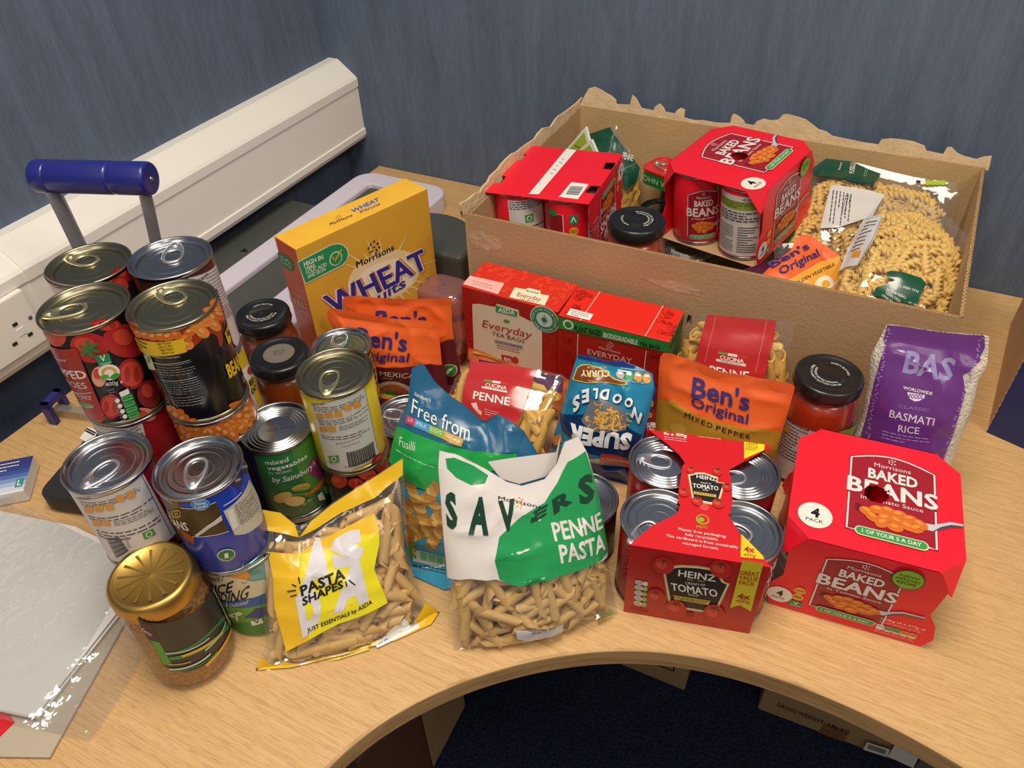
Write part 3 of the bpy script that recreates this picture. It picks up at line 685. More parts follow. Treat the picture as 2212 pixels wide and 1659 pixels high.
def tab_mesh(mb, M, m):
    m = tab_gold if m is gold_m else tab_silver
    "ring pull: nose at x=0, ring end at x=L"
    L = 0.0375; N = 36
    def outer(t):
        x = L / 2 + (L / 2) * math.cos(t); wd = 0.0072 + 0.0044 * (x / L) ** 0.8
        return (x, wd * math.copysign(abs(math.sin(t)) ** 0.75, math.sin(t)))
    def inner(t): return (0.0245 + 0.0095 * math.cos(t), 0.0072 * math.copysign(abs(math.sin(t)) ** 0.8, math.sin(t)))
    T = [2 * math.pi * k / N for k in range(N)]
    rings = []
    O = [outer(t) for t in T]; I = [inner(t) for t in T]
    for zz, k in ((0.0, 0.0), (0.0011, 0.06), (0.0016, 0.25), (0.0012, 0.9), (0.0002, 1.0)):
        rings.append([(o[0] + (i[0] - o[0]) * k, o[1] + (i[1] - o[1]) * k, zz) for o, i in zip(O, I)])
    vs = [M @ Vector(v) for rr in rings for v in rr]; fs = []
    for a in range(len(rings) - 1):
        for k in range(N): k2 = (k + 1) % N; fs.append((a * N + k, a * N + k2, (a + 1) * N + k2, (a + 1) * N + k))
    mb.add(vs, fs, m, True)
    mb.lathe([(0.0034, 0.0012), (0.0032, 0.0024), (0.0018, 0.0028), (0, 0.0028)], (0.0065, 0, 0), m, 14, M=M)
def can(label, x, y, z0, body, group=None, lid='gold', kind='tab', r=CRD, h=CH_, tab=None, zoom=None, tabdir=None, parent=None, name='food_can', cat='can'):
    lm = gold_m if lid == 'gold' else silver_m
    root = thing(name, label, cat, (x, y, z0), group)
    b = MB(); b.lathe([(r - 0.0008, 0.003), (r, 0.005), (r, h - 0.006), (r - 0.0008, h - 0.0042)], (x, y, z0), body, 56); b.obj('body', root)
    b = MB(); b.lathe([(r - 0.006, 0.003), (r - 0.002, 0.0006), (r + 0.0006, 0.0), (r + 0.0012, 0.0012), (r + 0.0010, 0.0032), (r - 0.0004, 0.0042)], (x, y, z0), lm, 56); b.obj('base_rim', root)
    key = (round(r, 4), kind, lid)
    if key not in LIDS:
        q = MB(); q.lathe(lid_profile(r, kind), (0, 0, 0), lm, 64); LIDS[key] = q.obj('lid', None); lo = LIDS[key]
    else: lo = LIDS[key].copy(); COL.objects.link(lo)
    lo.parent = root; lo.location = (0, 0, h)
    if tab or tabdir is not None:
        zt = z0 + h - 0.0044
        if tab:
            a = at(zoom[0] + tab[0][0] / zoom[2], zoom[1] + tab[0][1] / zoom[2], zt); e = at(zoom[0] + tab[1][0] / zoom[2], zoom[1] + tab[1][1] / zoom[2], zt)
            d = (e - a).normalized()
        else:
            d = Vector((math.cos(tabdir), math.sin(tabdir), 0)); a = Vector((x, y, zt)) - d * (r - 0.007)
        M = Matrix((d, Vector((-d.y, d.x, 0)), Vector((0, 0, 1)))).transposed().to_4x4(); M.translation = a
        q = MB(); tab_mesh(q, M, lm); q.obj('pull_tab', lo)
    return root, Cyl(x, y, z0, r)
GC = 'loose food cans stacked on the desk'
tomato = P('#b52624', .35); tomato2 = P('#d24632', .35); tomato3 = P('#f08a6a', .35); leaf = P('#2f7a3f'); beanm = P('#d96f26', .35); bean2 = P('#ea8f3c', .35); sauce = P('#a8381c', .35); bean_hi = P('#f0aa5c', .35)
def beans(A, pts, rx, ry, seed=1, layer=2):
    rg = random.Random(seed)
    for (px, py) in pts:
        k = rg.uniform(.85, 1.15); a = rg.uniform(-.8, .8)
        ca, sa = math.cos(a), math.sin(a)
        A.ell((px, py), (px + rx * k * ca, py + rx * k * sa), (px - ry * k * sa, py + ry * k * ca), rg.choice((beanm, beanm, bean2)), layer, 14)
        A.ell((px - rx * .2, py - ry * .3), (px - rx * .2 + rx * .45 * k * ca, py - ry * .3 + rx * .45 * k * sa), (px - rx * .2 - ry * .4 * sa, py - ry * .3 + ry * .4 * ca), bean2 if rg.random() < .5 else bean_hi, layer + 1, 10)
def tom(A, c, rx, ry, m=tomato, hi=True, layer=1):
    A.ell(c, (c[0] + rx, c[1]), (c[0], c[1] + ry), m, layer, 22)
    if hi: A.ell((c[0] - rx * .25, c[1] - ry * .25), (c[0] + rx * .3, c[1] - ry * .2), (c[0] - rx * .25, c[1] + ry * .25), tomato2, layer + 1, 14)
def slice_(A, c, rx, ry, layer=1):
    A.ell(c, (c[0] + rx, c[1]), (c[0], c[1] + ry), tomato, layer, 22)
    A.ell(c, (c[0] + rx * .82, c[1]), (c[0], c[1] + ry * .82), tomato2, layer + 1, 18)
    for s_ in (-1, 1): A.ell((c[0] + s_ * rx * .38, c[1]), (c[0] + s_ * rx * .38 + rx * .22, c[1]), (c[0] + s_ * rx * .38, c[1] + ry * .5), P('#a82a1c'), layer + 2, 12)
black_lbl = P('#1b1415', .3); 
# chopped tomatoes, top of the front-left stack
c, sf = can('gold-lidded chopped tomatoes can with red banner, front left of the four tall stacks', -0.5755, 0.3122, 2 * CH_, black_lbl, GC, 'gold', tab=((322, 125), (660, 60)), zoom=Z_CAN)
A = Art(sf, Z_CAN)
tom(A, (440, 300), 90, 60, tomato2); tom(A, (710, 375), 150, 115); slice_(A, (850, 190), 110, 50); tom(A, (1010, 320), 130, 130); slice_(A, (1045, 580), 95, 120); tom(A, (1190, 740), 80, 110, P('#8e2426')); slice_(A, (880, 840), 85, 95); tom(A, (770, 935), 60, 36, tomato2); tom(A, (1140, 905), 100, 55, tomato3); tom(A, (790, 600), 60, 80, P('#e8a18a'))
for k in range(6):
    t = k * 1.047 + .3; A.stroke([(712, 378), (712 + 85 * math.cos(t), 378 + 70 * math.sin(t))], 0.0028, leaf, 4)
A.poly([(380, 330), (610, 368), (850, 935), (690, 902), (560, 700)], P('#a5232b', .3), 5)
A.text('CHOPPED', (505, 572), (705, 604), (480, 505), WHITE, .02, 6, ext=.8); A.text('TOMATOES', (545, 652), (706, 688), (525, 600), WHITE, .0, 6, ext=1.0)
A.text('Morrisons', (430, 455), (538, 474), (424, 425), WHITE, .0, 6, ext=.4)
A.stroke([(590, 706), (735, 720)], .0006, WHITE, 6); A.text('IN TOMATO JUICE', (620, 745), (735, 778), (610, 718), WHITE, .0, 6, ext=1.0)
A.rr((630, 815), (762, 842), (620, 780), .004, WHITE, 6); A.rr((633, 812), (758, 838), (624, 784), .004, P('#3f9a58'), 7); A.text('1 OF YOUR 5 A DAY', (640, 818), (750, 836), (636, 800), WHITE, 0, 8)
A.poly([(752, 428), (862, 410), (890, 488), (790, 512)], P('#1f8a50'), 5); A.text('V', (800, 475), (845, 468), (788, 428), WHITE, .02, 6); A.text('VEGAN', (796, 505), (880, 488), (792, 490), WHITE, .01, 6)
A.ell((868, 562), (950, 562), (868, 625), WHITE, 5); A.ell((868, 562), (928, 562), (868, 606), P('#d8b048'), 6); A.ell((868, 566), (905, 566), (868, 595), WHITE, 7); A.ell((832, 595), (865, 585), (838, 612), P('#58a83c'), 8); A.ell((912, 590), (945, 575), (918, 610), P('#3f9a38'), 8)
A.text('400g e', (842, 672), (975, 645), (836, 640), WHITE, .0, 6)
A.poly([(940, 735), (1030, 670), (1115, 880), (1020, 935)], P('#2a2426'), 5); A.poly([(945, 722), (1015, 690), (1030, 730), (962, 760)], WHITE, 6)
for k in range(4): A.poly([(962 + 18 * k, 765 + 44 * k), (1042 + 18 * k, 735 + 44 * k), (1058 + 18 * k, 772 + 44 * k), (978 + 18 * k, 802 + 44 * k)], P('#49b357'), 6); A.ell((935 + 20 * k, 785 + 42 * k), (953 + 20 * k, 785 + 42 * k), (935 + 20 * k, 803 + 42 * k), WHITE, 7, 12); A.lines((975 + 18 * k, 772 + 44 * k), (1035 + 18 * k, 750 + 44 * k), (982 + 18 * k, 795 + 44 * k), 1, INK, 7)
A.lines((860, 700), (905, 690), (975, 960), 12, GREYINK, 6); A.done('label_print', c)
# cans under it
red_lbl = P('#8e1620', .3)
c, sf = can('red and white labelled can under the chopped tomatoes can', -0.5755, 0.3122, CH_, red_lbl, GC, 'silver')
A = Art(sf, Z_CAN); A.poly([(640, 905), (1130, 960), (1160, 1080), (1250, 1500), (640, 1500)], P('#d8d4d4'), 0); A.lines((740, 1010), (1110, 990), (760, 1090), 4, INK, 1); A.done('label_print', c)
can('hidden red can at the bottom of the front left stack', -0.5755, 0.3122, 0, red_lbl, GC, 'silver')
# baked beans with black label
c, sf = can('gold-lidded baked beans can with black and yellow label on the tall stacks', -0.5083, 0.3463, 2 * CH_, P('#141113', .25, .2), GC, 'gold', tab=((425, 195), (640, 300)), zoom=Z_K)
A = Art(sf, Z_K)
A.poly([(150, 450), (260, 575), (430, 600), (700, 540), (900, 420), (1010, 290), (1040, 300), (1075, 480), (1040, 520), (1052, 700), (1040, 735), (1020, 730), (1000, 640), (960, 610), (900, 620), (790, 730), (715, 780), (690, 800), (420, 810), (270, 770), (170, 600)], sauce, 0)
rg = random.Random(4); pts = [(210, 560), (260, 610), (330, 620), (400, 640), (470, 630), (540, 640), (610, 620), (700, 660), (740, 600), (800, 560), (860, 600), (900, 500), (960, 460), (1000, 400), (980, 540), (1030, 440), (720, 720), (660, 700), (1005, 340)]
beans(A, pts, 62, 46, 2, 1)
A.poly([(235, 640), (330, 672), (680, 650), (715, 778), (560, 812), (380, 812), (270, 770)], P('#e8c11f'), 4)
for k, t in enumerate(('High Protein', 'Low in Fat', 'High Fibre', 'Gluten Free')): A.text(t, (440 + 14 * k, 712 + 29 * k), (568 + 10 * k, 698 + 30 * k), (437 + 14 * k, 690 + 29 * k), BLACK, .0, 5)
A.lines((250, 650), (350, 700), (280, 770), 4, BLACK, 5)
A.poly([(310, 780), (375, 800), (430, 950), (370, 940)], P('#cfd3b8'), 4); A.ell((365, 850), (385, 850), (365, 885), P('#7fa33c'), 5, 12)
A.text('Baked Beans in Tomato Sauce.', (388, 828), (650, 832), (384, 812), WHITE, 0, 2); A.stroke([(400, 882), (745, 858)], .0004, WHITE, 2)
A.lines((410, 890), (750, 870), (480, 1010), 5, GREYINK, 2, seed=3); A.stroke([(480, 1045), (810, 1015)], .0004, WHITE, 2); A.lines((490, 1060), (820, 1030), (560, 1190), 6, GREYINK, 2, seed=4); A.lines((550, 1200), (840, 1180), (600, 1300), 4, GREYINK, 2, seed=6)
A.stroke([(420, 1000), (480, 1090), (590, 1340)], .0005, GREYINK, 2)
A.text('BEANS', (1110, 1028), (1215, 905), (1070, 905), P('#f0c81e'), .05, 3)
A.poly([(1062, 610), (1090, 500), (1120, 560), (1120, 690), (1100, 720)], P('#e8bd1c'), 3); A.text('BR', (1085, 640), (1118, 620), (1078, 590), BLACK, .03, 4); A.lines((1225, 1020), (1260, 980), (1240, 1090), 4, WHITE, 3)
A.done('label_print', c)
c, sf = can('short tin printed with glossy beans under the black labelled can', -0.5083, 0.3463, 0.1776, P('#9a3016', .3), GC, 'silver', h=0.0346)
A = Art(sf, Z_K); rg = random.Random(8); pts = []
for j in range(4):
    for i in range(13): pts.append((560 + i * 66 + rg.uniform(-12, 12), 1480 + j * 62 - abs(i - 5) ** 1.9 * 7 + rg.uniform(-10, 10)))
A.stroke([(570, 1420), (650, 1640), (900, 1690)], 0.004, sauce, 0); beans(A, pts, 56, 46, 5, 1); A.done('label_print', c)
can('slim dark tin hidden under the short beans tin', -0.5295, 0.3515, 0, black_lbl, GC, 'silver', 'plain', r=0.0215, h=0.1772)
# back-left and back-right stacks
c, sf = can('gold-lidded can with red tomato label at the back left of the tall stacks', -0.6283, 0.3625, 2 * CH_, P('#2a1718', .3), GC, 'gold', tab=((520, 940), (750, 985)), zoom=Z_TL)
A = Art(sf, Z_TL); A.poly([(340, 1060), (420, 1130), (700, 1160), (640, 1350), (330, 1300)], P('#d9d3cf'), 0); A.stroke([(345, 1075), (430, 1150), (560, 1180)], .0025, P('#b0242a'), 1); tom(A, (980, 1080), 70, 60); tom(A, (960, 1170), 60, 60, tomato2); tom(A, (880, 1130), 45, 30, tomato); A.done('label_print', c)
can('middle can of the back left stack', -0.630, 0.3640, CH_, red_lbl, GC, 'silver'); can('bottom can of the back left stack', -0.6320, 0.3650, 0, red_lbl, GC, 'silver')
c, sf = can('silver-lidded can with white ingredients label at the back right of the tall stacks', -0.5664, 0.4018, 2 * CH_, P('#4a2a22', .3), GC, 'silver', tab=((1400, 830), (1370, 965)), zoom=Z_TL)
A = Art(sf, Z_K); A.poly([(715, 90), (1000, -60), (1240, 620), (1220, 780), (1150, 700), (1000, 200)], P('#dcd6d8', .4), 0)
A.text('INGREDIENTS', (850, 110), (915, 60), (838, 88), BLACK, .02, 2, ext=1.2)
A.lines((880, 60), (990, -10), (1080, 500), 16, GREYINK, 1, seed=9); A.lines((1050, 370), (1110, 320), (1090, 470), 4, P('#c87a9a'), 2); A.done('label_print', c)
c, sf = can('yellow and white labelled can in the back right stack', -0.5664, 0.4018, CH_, P('#dcd8cc', .35), GC, 'silver')
A = Art(sf, Z_K); A.poly([(1180, 800), (1250, 730), (1300, 870), (1220, 960)], P('#e6c21c'), 0); A.poly([(1290, 1060), (1350, 1000), (1440, 1230), (1400, 1310)], P('#e6c21c'), 0); A.ell((1310, 960), (1330, 960), (1310, 1000), tomato, 1); A.text('ED', (1310, 1110), (1345, 1060), (1295, 1060), BLACK, .03, 2); A.text('DO', (1325, 1190), (1365, 1130), (1315, 1140), BLACK, .03, 2); A.done('label_print', c)
can('bottom can of the back right stack', -0.5675, 0.4030, 0, red_lbl, GC, 'silver')
# white instruction can (A) on a hidden can
c, sf = can('silver-lidded can with white cooking instructions label beside the gold-lidded jar', -0.530, 0.2462, CH_, P('#7d161e', .3), GC, 'silver', tab=((325, 690), (620, 470)), zoom=Z_AB)
A = Art(sf, Z_AB)
A.poly([(150, 620), (230, 700), (400, 760), (600, 730), (800, 640), (915, 530), (1240, 1110), (1100, 1230), (900, 1330), (700, 1385), (600, 1350), (400, 1000)], P('#dedada', .4), 0)
A.stroke([(905, 555), (1190, 1120)], .0006, INK, 1); A.stroke([(280, 770), (500, 770), (700, 700), (905, 555)], .0005, INK, 1)
A.text('HOW TO COOK', (310, 780), (420, 782), (306, 764), INK, .02, 2)
A.lines((320, 800), (880, 650), (345, 850), 3, INK, 1, seed=2)
for k in range(5): A.rr((375 + 100 * k, 915 - 10 * k - (22 * k if k > 2 else 0)), (455 + 100 * k, 918 - 14 * k - (24 * k if k > 2 else 0)), (360 + 98 * k, 855 - 14 * k - (20 * k if k > 2 else 0)), .0015, P('#dba458'), 2)
A.lines((400, 940), (1010, 760), (420, 985), 2, INK, 1, seed=5)
for k in range(2): A.rr((455 + 90 * k, 1040), (530 + 90 * k, 1046), (440 + 90 * k, 980), .0015, P('#dba458'), 2)
A.lines((640, 1000), (1010, 850), (660, 1050), 3, INK, 1, seed=6); A.lines((480, 1075), (1080, 940), (510, 1150), 3, INK, 1, seed=7)
A.poly([(912, 1110), (1015, 1065), (1045, 1120), (940, 1170)], P('#4a9a3c'), 2); A.ell((978, 1118), (1008, 1105), (985, 1145), WHITE, 3); A.ell((978, 1118), (998, 1109), (983, 1137), P('#4a9a3c'), 4)
a_ = A.q((570, 1160)); 
for k in range(13): A.stroke([(575 + 8 * k, 1160 + 15 * k), (700 + 7 * k, 1150 + 10 * k)], .0007 if k % 3 else .0012, BLACK, 2)
A.lines((740, 1150), (770, 1140), (790, 1260), 9, INK, 2); A.done('label_print', c)
can('hidden can beneath the white instruction can', -0.5365, 0.2515, 0, red_lbl, GC, 'silver')
# blue baked beans can on the rice pudding can
c, sf = can('bright blue branded beans can with silver ring pull on the rice pudding can', -0.4531, 0.2750, CH_, P('#1f3fae', .25, .2), GC, 'silver', tab=((1385, 700), (1440, 470)), zoom=Z_AB)
A = Art(sf, Z_AB)
A.poly([(1080, 720), (1240, 790), (1300, 870), (1560, 850), (1620, 810), (1740, 1090), (1600, 1130), (1420, 1150), (1290, 1140), (1180, 1000)], P('#4a3a22', .3), 0)
A.stroke([(1280, 866), (1450, 870), (1620, 812)], .0008, WHITE, 2); A.stroke([(1400, 1140), (1550, 1135), (1740, 1090)], .0008, WHITE, 2)
A.poly([(1270, 1060), (1350, 1110), (1420, 1160), (1410, 1215), (1330, 1160)], P('#b0561e'), 1)
A.poly([(1420, 1125), (1530, 1040), (1670, 935), (1680, 985), (1560, 1060), (1440, 1145)], P('#d9d7d2'), 2)
A.text('BAKED', (1230, 960), (1300, 945), (1205, 890), P('#b99b42'), .03, 3, ext=1.0); A.text('BEANS', (1260, 1050), (1370, 1085), (1225, 970), WHITE, .03, 3, ext=1.0); A.text('BRAND FELLS', (1150, 790), (1220, 832), (1130, 760), WHITE, .0, 3, ext=1.2)
A.ell((1472, 830), (1565, 818), (1480, 885), P('#3f8fd8'), 4); A.text('New', (1425, 838), (1525, 822), (1420, 808), WHITE, .02, 5); A.text('Look!', (1425, 872), (1540, 850), (1422, 842), WHITE, .02, 5); A.text('SAME GREAT', (1400, 805), (1520, 785), (1398, 793), WHITE, 0, 5); A.text('TASTE', (1445, 888), (1520, 878), (1444, 878), WHITE, 0, 5)
for cc in ((1820, 605), (1885, 480)):
    A.ell(cc, (cc[0] + 46, cc[1] - 22), (cc[0] + 14, cc[1] + 66), P('#16286e'), 2); A.ell(cc, (cc[0] + 30, cc[1] - 14), (cc[0] + 9, cc[1] + 44), P('#2a2f52'), 3); A.text('FIBRE', (cc[0] - 22, cc[1] + 20), (cc[0] + 28, cc[1] - 2), (cc[0] - 26, cc[1] - 4), WHITE, .0, 4)
A.poly([(1690, 900), (1800, 820), (1930, 600), (2030, 760), (2060, 1000), (1900, 1120), (1800, 1130)], P('#d4d0c0'), 1)
A.stroke([(1690, 850), (1860, 720)], .0012, WHITE, 2); A.lines((1790, 850), (1960, 690), (1860, 1040), 12, INK, 2, seed=11); A.poly([(1720, 900), (1780, 870), (1830, 1040), (1780, 1080)], WHITE, 2)
A.ell((1720, 1318), (1805, 1300), (1728, 1375), P('#e4e0d0'), 2); A.ell((1720, 1318), (1795, 1302), (1727, 1366), P('#2f7a3a'), 3); A.text('1', (1705, 1340), (1740, 1332), (1700, 1300), WHITE, .05, 4); A.text('OF 5 A DAY', (1668, 1358), (1780, 1335), (1666, 1346), WHITE, .0, 4); A.done('label_print', c)
c, sf = can('rice pudding can with sunrise and cow label under the blue can', -0.4500, 0.2800, 0, P('#d8cba6', .35), GC, 'silver')
A = Art(sf, Z_COF); A.vmin = .003
A.poly([(1020, 520), (1350, 500), (1530, 420), (1560, 640), (1400, 640), (1200, 600), (1040, 580)], P('#7fb3ac'), 0)
for k in range(16):
    t = math.radians(190 + k * 10); A.stroke([(1310, 600), (1310 + 210 * math.cos(t), 600 + 130 * math.sin(t))], .0009, P('#4f938f'), 1)
A.ell((1310, 595), (1410, 590), (1310, 545), P('#e8942e'), 2); A.poly([(1020, 560), (1120, 570), (1230, 600), (1330, 615), (1440, 640), (1540, 620), (1540, 760), (1400, 790), (1160, 800), (1060, 700)], P('#d9cfae'), 3)
A.stroke([(1335, 645), (1355, 660), (1385, 642)], .0006, INK, 4)
A.text('DESSERT', (1035, 598), (1180, 620), (1032, 580), INK, .0, 4); A.text('MENU', (1060, 625), (1170, 638), (1056, 608), INK, .0, 4)
A.text('RICE', (1085, 718), (1252, 730), (1068, 655), BLACK, .02, 4, ext=.05); A.text('PUDDING', (1130, 792), (1385, 788), (1115, 728), BLACK, .02, 4, ext=.45)
A.poly([(1140, 800), (1300, 800), (1540, 745), (1560, 830), (1300, 870), (1180, 850)], P('#2f62a8'), 4); A.text('Creamy & Delicious', (1170, 845), (1395, 832), (1164, 815), WHITE, .0, 5, .2, ext=.4)
A.poly([(1180, 850), (1300, 872), (1560, 826), (1580, 1100), (1300, 1110), (1200, 950)], P('#6aa53a'), 4); A.poly([(1360, 960), (1460, 880), (1560, 860), (1560, 950)], P('#3d4a86'), 5); A.poly([(1200, 990), (1360, 1010), (1560, 960), (1580, 1100), (1260, 1110)], P('#3f8a3a'), 5)
A.poly([(1225, 930), (1280, 918), (1310, 905), (1350, 915), (1335, 940), (1305, 945), (1315, 985), (1300, 990), (1285, 955), (1250, 960), (1235, 950)], P('#e4dcc0'), 6); A.poly([(1262, 935), (1290, 935), (1285, 950)], BLACK, 7)
A.poly([(1418, 990), (1510, 965), (1532, 1005), (1432, 1032)], WHITE, 6); A.text('V', (1450, 1010), (1502, 998), (1440, 985), P('#2f6a3a'), .03, 7); A.done('label_print', c)
# mixed vegetables can
c, sf = can('dark green mixed vegetables can standing upside down without ring pull', -0.4840, 0.3905, 0.0387, P('#2c7444', .3, .2), GC, 'silver', 'plain')
can('flat tin hidden under the green vegetables can', -0.4840, 0.3905, 0, black_lbl, GC, 'silver', 'plain', h=0.0386)
sd = Plane((-0.4840, 0.3905, 0.0387 + CH_ - 0.0036), (1, 0, 0), (0, 1, 0)); A = Art(sd, Z_G); A.text('2025  DEC', (1085, 610), (790, 670), (1082, 630), INK, .0, 1); A.done('lettering', c)
A = Art(sf, Z_G)
A.poly([(520, 860), (660, 910), (760, 1300), (830, 1540), (770, 1560), (600, 1200)], P('#22307a'), 0)
A.poly([(1080, 860), (1300, 720), (1460, 1100), (1500, 1330), (1300, 1340), (1150, 1100)], P('#4f8f3c'), 0)
A.text('mixed', (800, 1050), (1052, 1012), (790, 1000), WHITE, .02); A.text('vegetables', (820, 1108), (1256, 968), (808, 1065), WHITE, .02); A.text('in water', (838, 1158), (1098, 1118), (828, 1118), WHITE, -.01); A.text('by Sainsbury\'s', (880, 1245), (1350, 1050), (868, 1190), WHITE, .015, 3, .1)
A.ell((1415, 1080), (1470, 1070), (1420, 1210), P('#9a3f6a'), 1); A.ell((1425, 985), (1445, 985), (1425, 1030), P('#e6d8c4'), 2)
A.poly([(1230, 1395), (1440, 1160), (1475, 1190), (1420, 1290), (1240, 1405)], P('#d8702a'), 2); A.stroke([(1080, 1390), (1260, 1370)], .003, P('#6a9a3c'), 1)
A.ell((985, 1420), (1090, 1380), (995, 1475), P('#d9b568'), 2); A.ell((1120, 1460), (1235, 1440), (1128, 1515), P('#e4c47c'), 3); A.ell((1195, 1310), (1290, 1275), (1210, 1350), P('#d8a845'), 2); A.ell((1200, 1325), (1280, 1300), (1208, 1345), P('#5f9a34'), 3)
for k in range(5): A.circ((1140 + 30 * k, 1325 - 4 * k), .0017, P('#86b84a'), 4, 10)
A.circ((1280, 1450), .0025, P('#86a83e'), 3, 10); A.circ((1230, 1490), .0025, P('#86a83e'), 3, 10)
A.poly([(1370, 1400), (1420, 1350), (1460, 1440), (1390, 1455)], P('#d9d9cc'), 3); A.poly([(1440, 1300), (1500, 1260), (1530, 1370), (1450, 1380)], P('#7fae58'), 2); A.done('label_print', c)
# yellow sweetcorn can on a tomato can
c, sf = can('yellow labelled can with white barcode panel on the tomato can', -0.4215, 0.4262, CH_, P('#e2cf1c', .3, .15), GC, 'gold', tab=((425, 725), (470, 555)), zoom=Z_Y)
A = Art(sf, Z_Y)
A.poly([(292, 785), (520, 760), (775, 640), (905, 1250), (700, 1370), (460, 1415)], P('#d9d8d2', .4), 0); A.stroke([(292, 785), (520, 760), (775, 640), (890, 1200)], .0005, P('#4a5a9a'), 1)
A.text('How to cook', (312, 806), (420, 800), (310, 790), INK, .02, 2); A.lines((320, 815), (770, 690), (330, 865), 3, INK, 1, seed=2)
for k in range(5): A.rr((350 + 82 * k, 932 - 8 * k - (16 * k if k > 2 else 0)), (418 + 82 * k, 930 - 10 * k - (18 * k if k > 2 else 0)), (338 + 82 * k, 882 - 10 * k - (14 * k if k > 2 else 0)), .0014, P('#dba040'), 2)
A.lines((365, 940), (800, 800), (375, 990), 3, INK, 1, seed=3)
for k in range(2): A.rr((385 + 76 * k, 1045), (452 + 76 * k, 1040), (375 + 76 * k, 998), .0014, P('#dba040'), 2)
A.lines((545, 1000), (800, 890), (555, 1045), 3, INK, 1, seed=5); A.lines((390, 1070), (815, 990), (400, 1110), 2, INK, 1, seed=6); A.text('BEST BEFORE END: SEE CAN END', (525, 1160), (755, 1080), (522, 1148), INK, 0, 2); A.text('Produced for Morrisons', (575, 1185), (732, 1135), (572, 1172), INK, .0, 2)
A.poly([(458, 1260), (545, 1252), (552, 1312), (470, 1325)], P('#5a9a44'), 2); A.ell((505, 1288), (530, 1286), (507, 1312), WHITE, 3); A.ell((505, 1288), (522, 1287), (507, 1304), P('#5a9a44'), 4)
A.bars((612, 1230), (850, 1130), (640, 1360), 34, BLACK, 2); A.text('5 010251 1456326', (605, 1370), (870, 1255), (602, 1352), BLACK, .0, 2); A.done('label_print', c)
c, sf = can('dark tomato can with red tomatoes under the yellow can', -0.4215, 0.4262, 0, black_lbl, GC, 'gold')
A = Art(sf, Z_Y); A.vmin = .004; tom(A, (545, 1490), 80, 60); slice_(A, (700, 1510), 70, 50); tom(A, (800, 1430), 80, 50, tomato2); tom(A, (930, 1330), 60, 90, P('#a8262a')); slice_(A, (850, 1480), 60, 50); A.done('label_print', c)
c, sf = can('silver-lidded sweetcorn can with black label behind the yellow can', -0.5385, 0.5655, 0, P('#26221c', .3), GC, 'silver', tab=((520, 330), (545, 250)), zoom=Z_Y)
A = Art(sf, Z_Y); A.poly([(700, 380), (790, 320), (890, 740), (880, 800), (800, 700)], P('#dcd8d4'), 0); rg = random.Random(3)
for k in range(34): A.circ((825 + rg.uniform(-10, 40) + k * 1.5, 300 + k * 12.5), .0028, P('#e8b23c') if k % 2 else P('#d99a2c'), 1, 9)
A.done('label_print', c)
c, sf = can('short silver-topped tin between the yellow can and the blue pasta bag', -0.4430, 0.5490, 0.001, black_lbl, GC, 'silver', r=0.037, h=0.040, tab=((1200, 920), (1085, 900)), zoom=Z_Y)
# small tin edge behind the savers bag
c, sf = can('small tin half hidden behind the white and green pasta bag', -0.1860, 0.4900, 0, P('#3a2218', .4), GC, 'silver', 'plain', r=0.0363, h=0.075)
# ------------------------------------------------------------------ jars with black lids
lidblack = mat('black_lid', '#161618', 0.35, coat=0.3); glassf = film('jar_glass', '#fbfdfb', 0.0, 0.0)
def jar(label, x, y, z0, h, rl, rb, sauce_hex, name='sauce_jar', lidtext=True, rot=0.0):
    root = thing(name, label, 'jar', (x, y, z0), 'sauce jars with black lids')
    lh = 0.014; hb = h - lh
    prof = [(rb * 0.90, 0.0015), (rb, 0.006), (rb, hb * 0.66), (rb * 0.985, hb * 0.74), (rb * 0.93, hb * 0.84), (rl * 0.95, hb * 0.93), (rl * 0.90, hb * 0.97), (rl * 0.90, hb + 0.004)]
    b = MB(); b.lathe([(0.0005, 0.003)] + [(r_ - 0.0022, z + 0.001) for r_, z in prof[:-2]] + [(0.0005, hb * 0.93 + .001)], (x, y, z0), mat('sauce_' + sauce_hex.lstrip('#'), sauce_hex, 0.25, coat=0.6, bump=0.15, bscale=70, vary=0.18, vscale=40), 40); b.obj('sauce', root)
    b = MB(); b.lathe([(0.0005, 0.0005)] + prof, (x, y, z0), glassf, 40); b.obj('glass', root)
    b = MB(); b.lathe([(rl - 0.001, hb - 0.001), (rl, hb), (rl + 0.0006, hb + 0.002), (rl, hb + 0.004), (rl, h - 0.003), (rl - 0.001, h - 0.0008), (rl - 0.003, h), (rl - 0.0055, h - 0.0002), (rl - 0.0065, h - 0.0012), (rl * 0.45, h - 0.0012), (rl * 0.43, h - 0.0006), (0.0005, h - 0.0006)], (x, y, z0), lidblack, 48); lo = b.obj('lid', root)
    sd = Plane((x, y, z0 + h - 0.0005), (math.cos(rot), math.sin(rot), 0), (-math.sin(rot), math.cos(rot), 0))
    A = Art(sd, st=True)
    if lidtext:
        A.arctext('SAFETY BUTTON', (0, 0), rl * .50, .0026, 130, 50, WHITE, .02, 2); A.arctext('REJECT IF SAFETY BUTTON CAN BE', (0, 0), rl * .56, .0026, 190, 350, WHITE, .02, 2, True); A.arctext('DEPRESSED BEFORE OPENING', (0, 0), rl * .44, .0024, 195, 345, WHITE, .02, 2, True)
    else:
        A.circ((0, 0), rl * .52, P('#7d7468'), 1, 32); A.circ((0, 0), rl * .50, P('#766d61'), 2, 32); A.text('DEC 25', (-.006, .001), (.007, .004), (-.007, .004), INK, .0, 3); A.text('4101', (-.005, -.004), (.006, -.001), (-.006, -.001), INK, .0, 3)
    A.done('lid_print', lo)
    return root, Cyl(x, y, z0, rb)
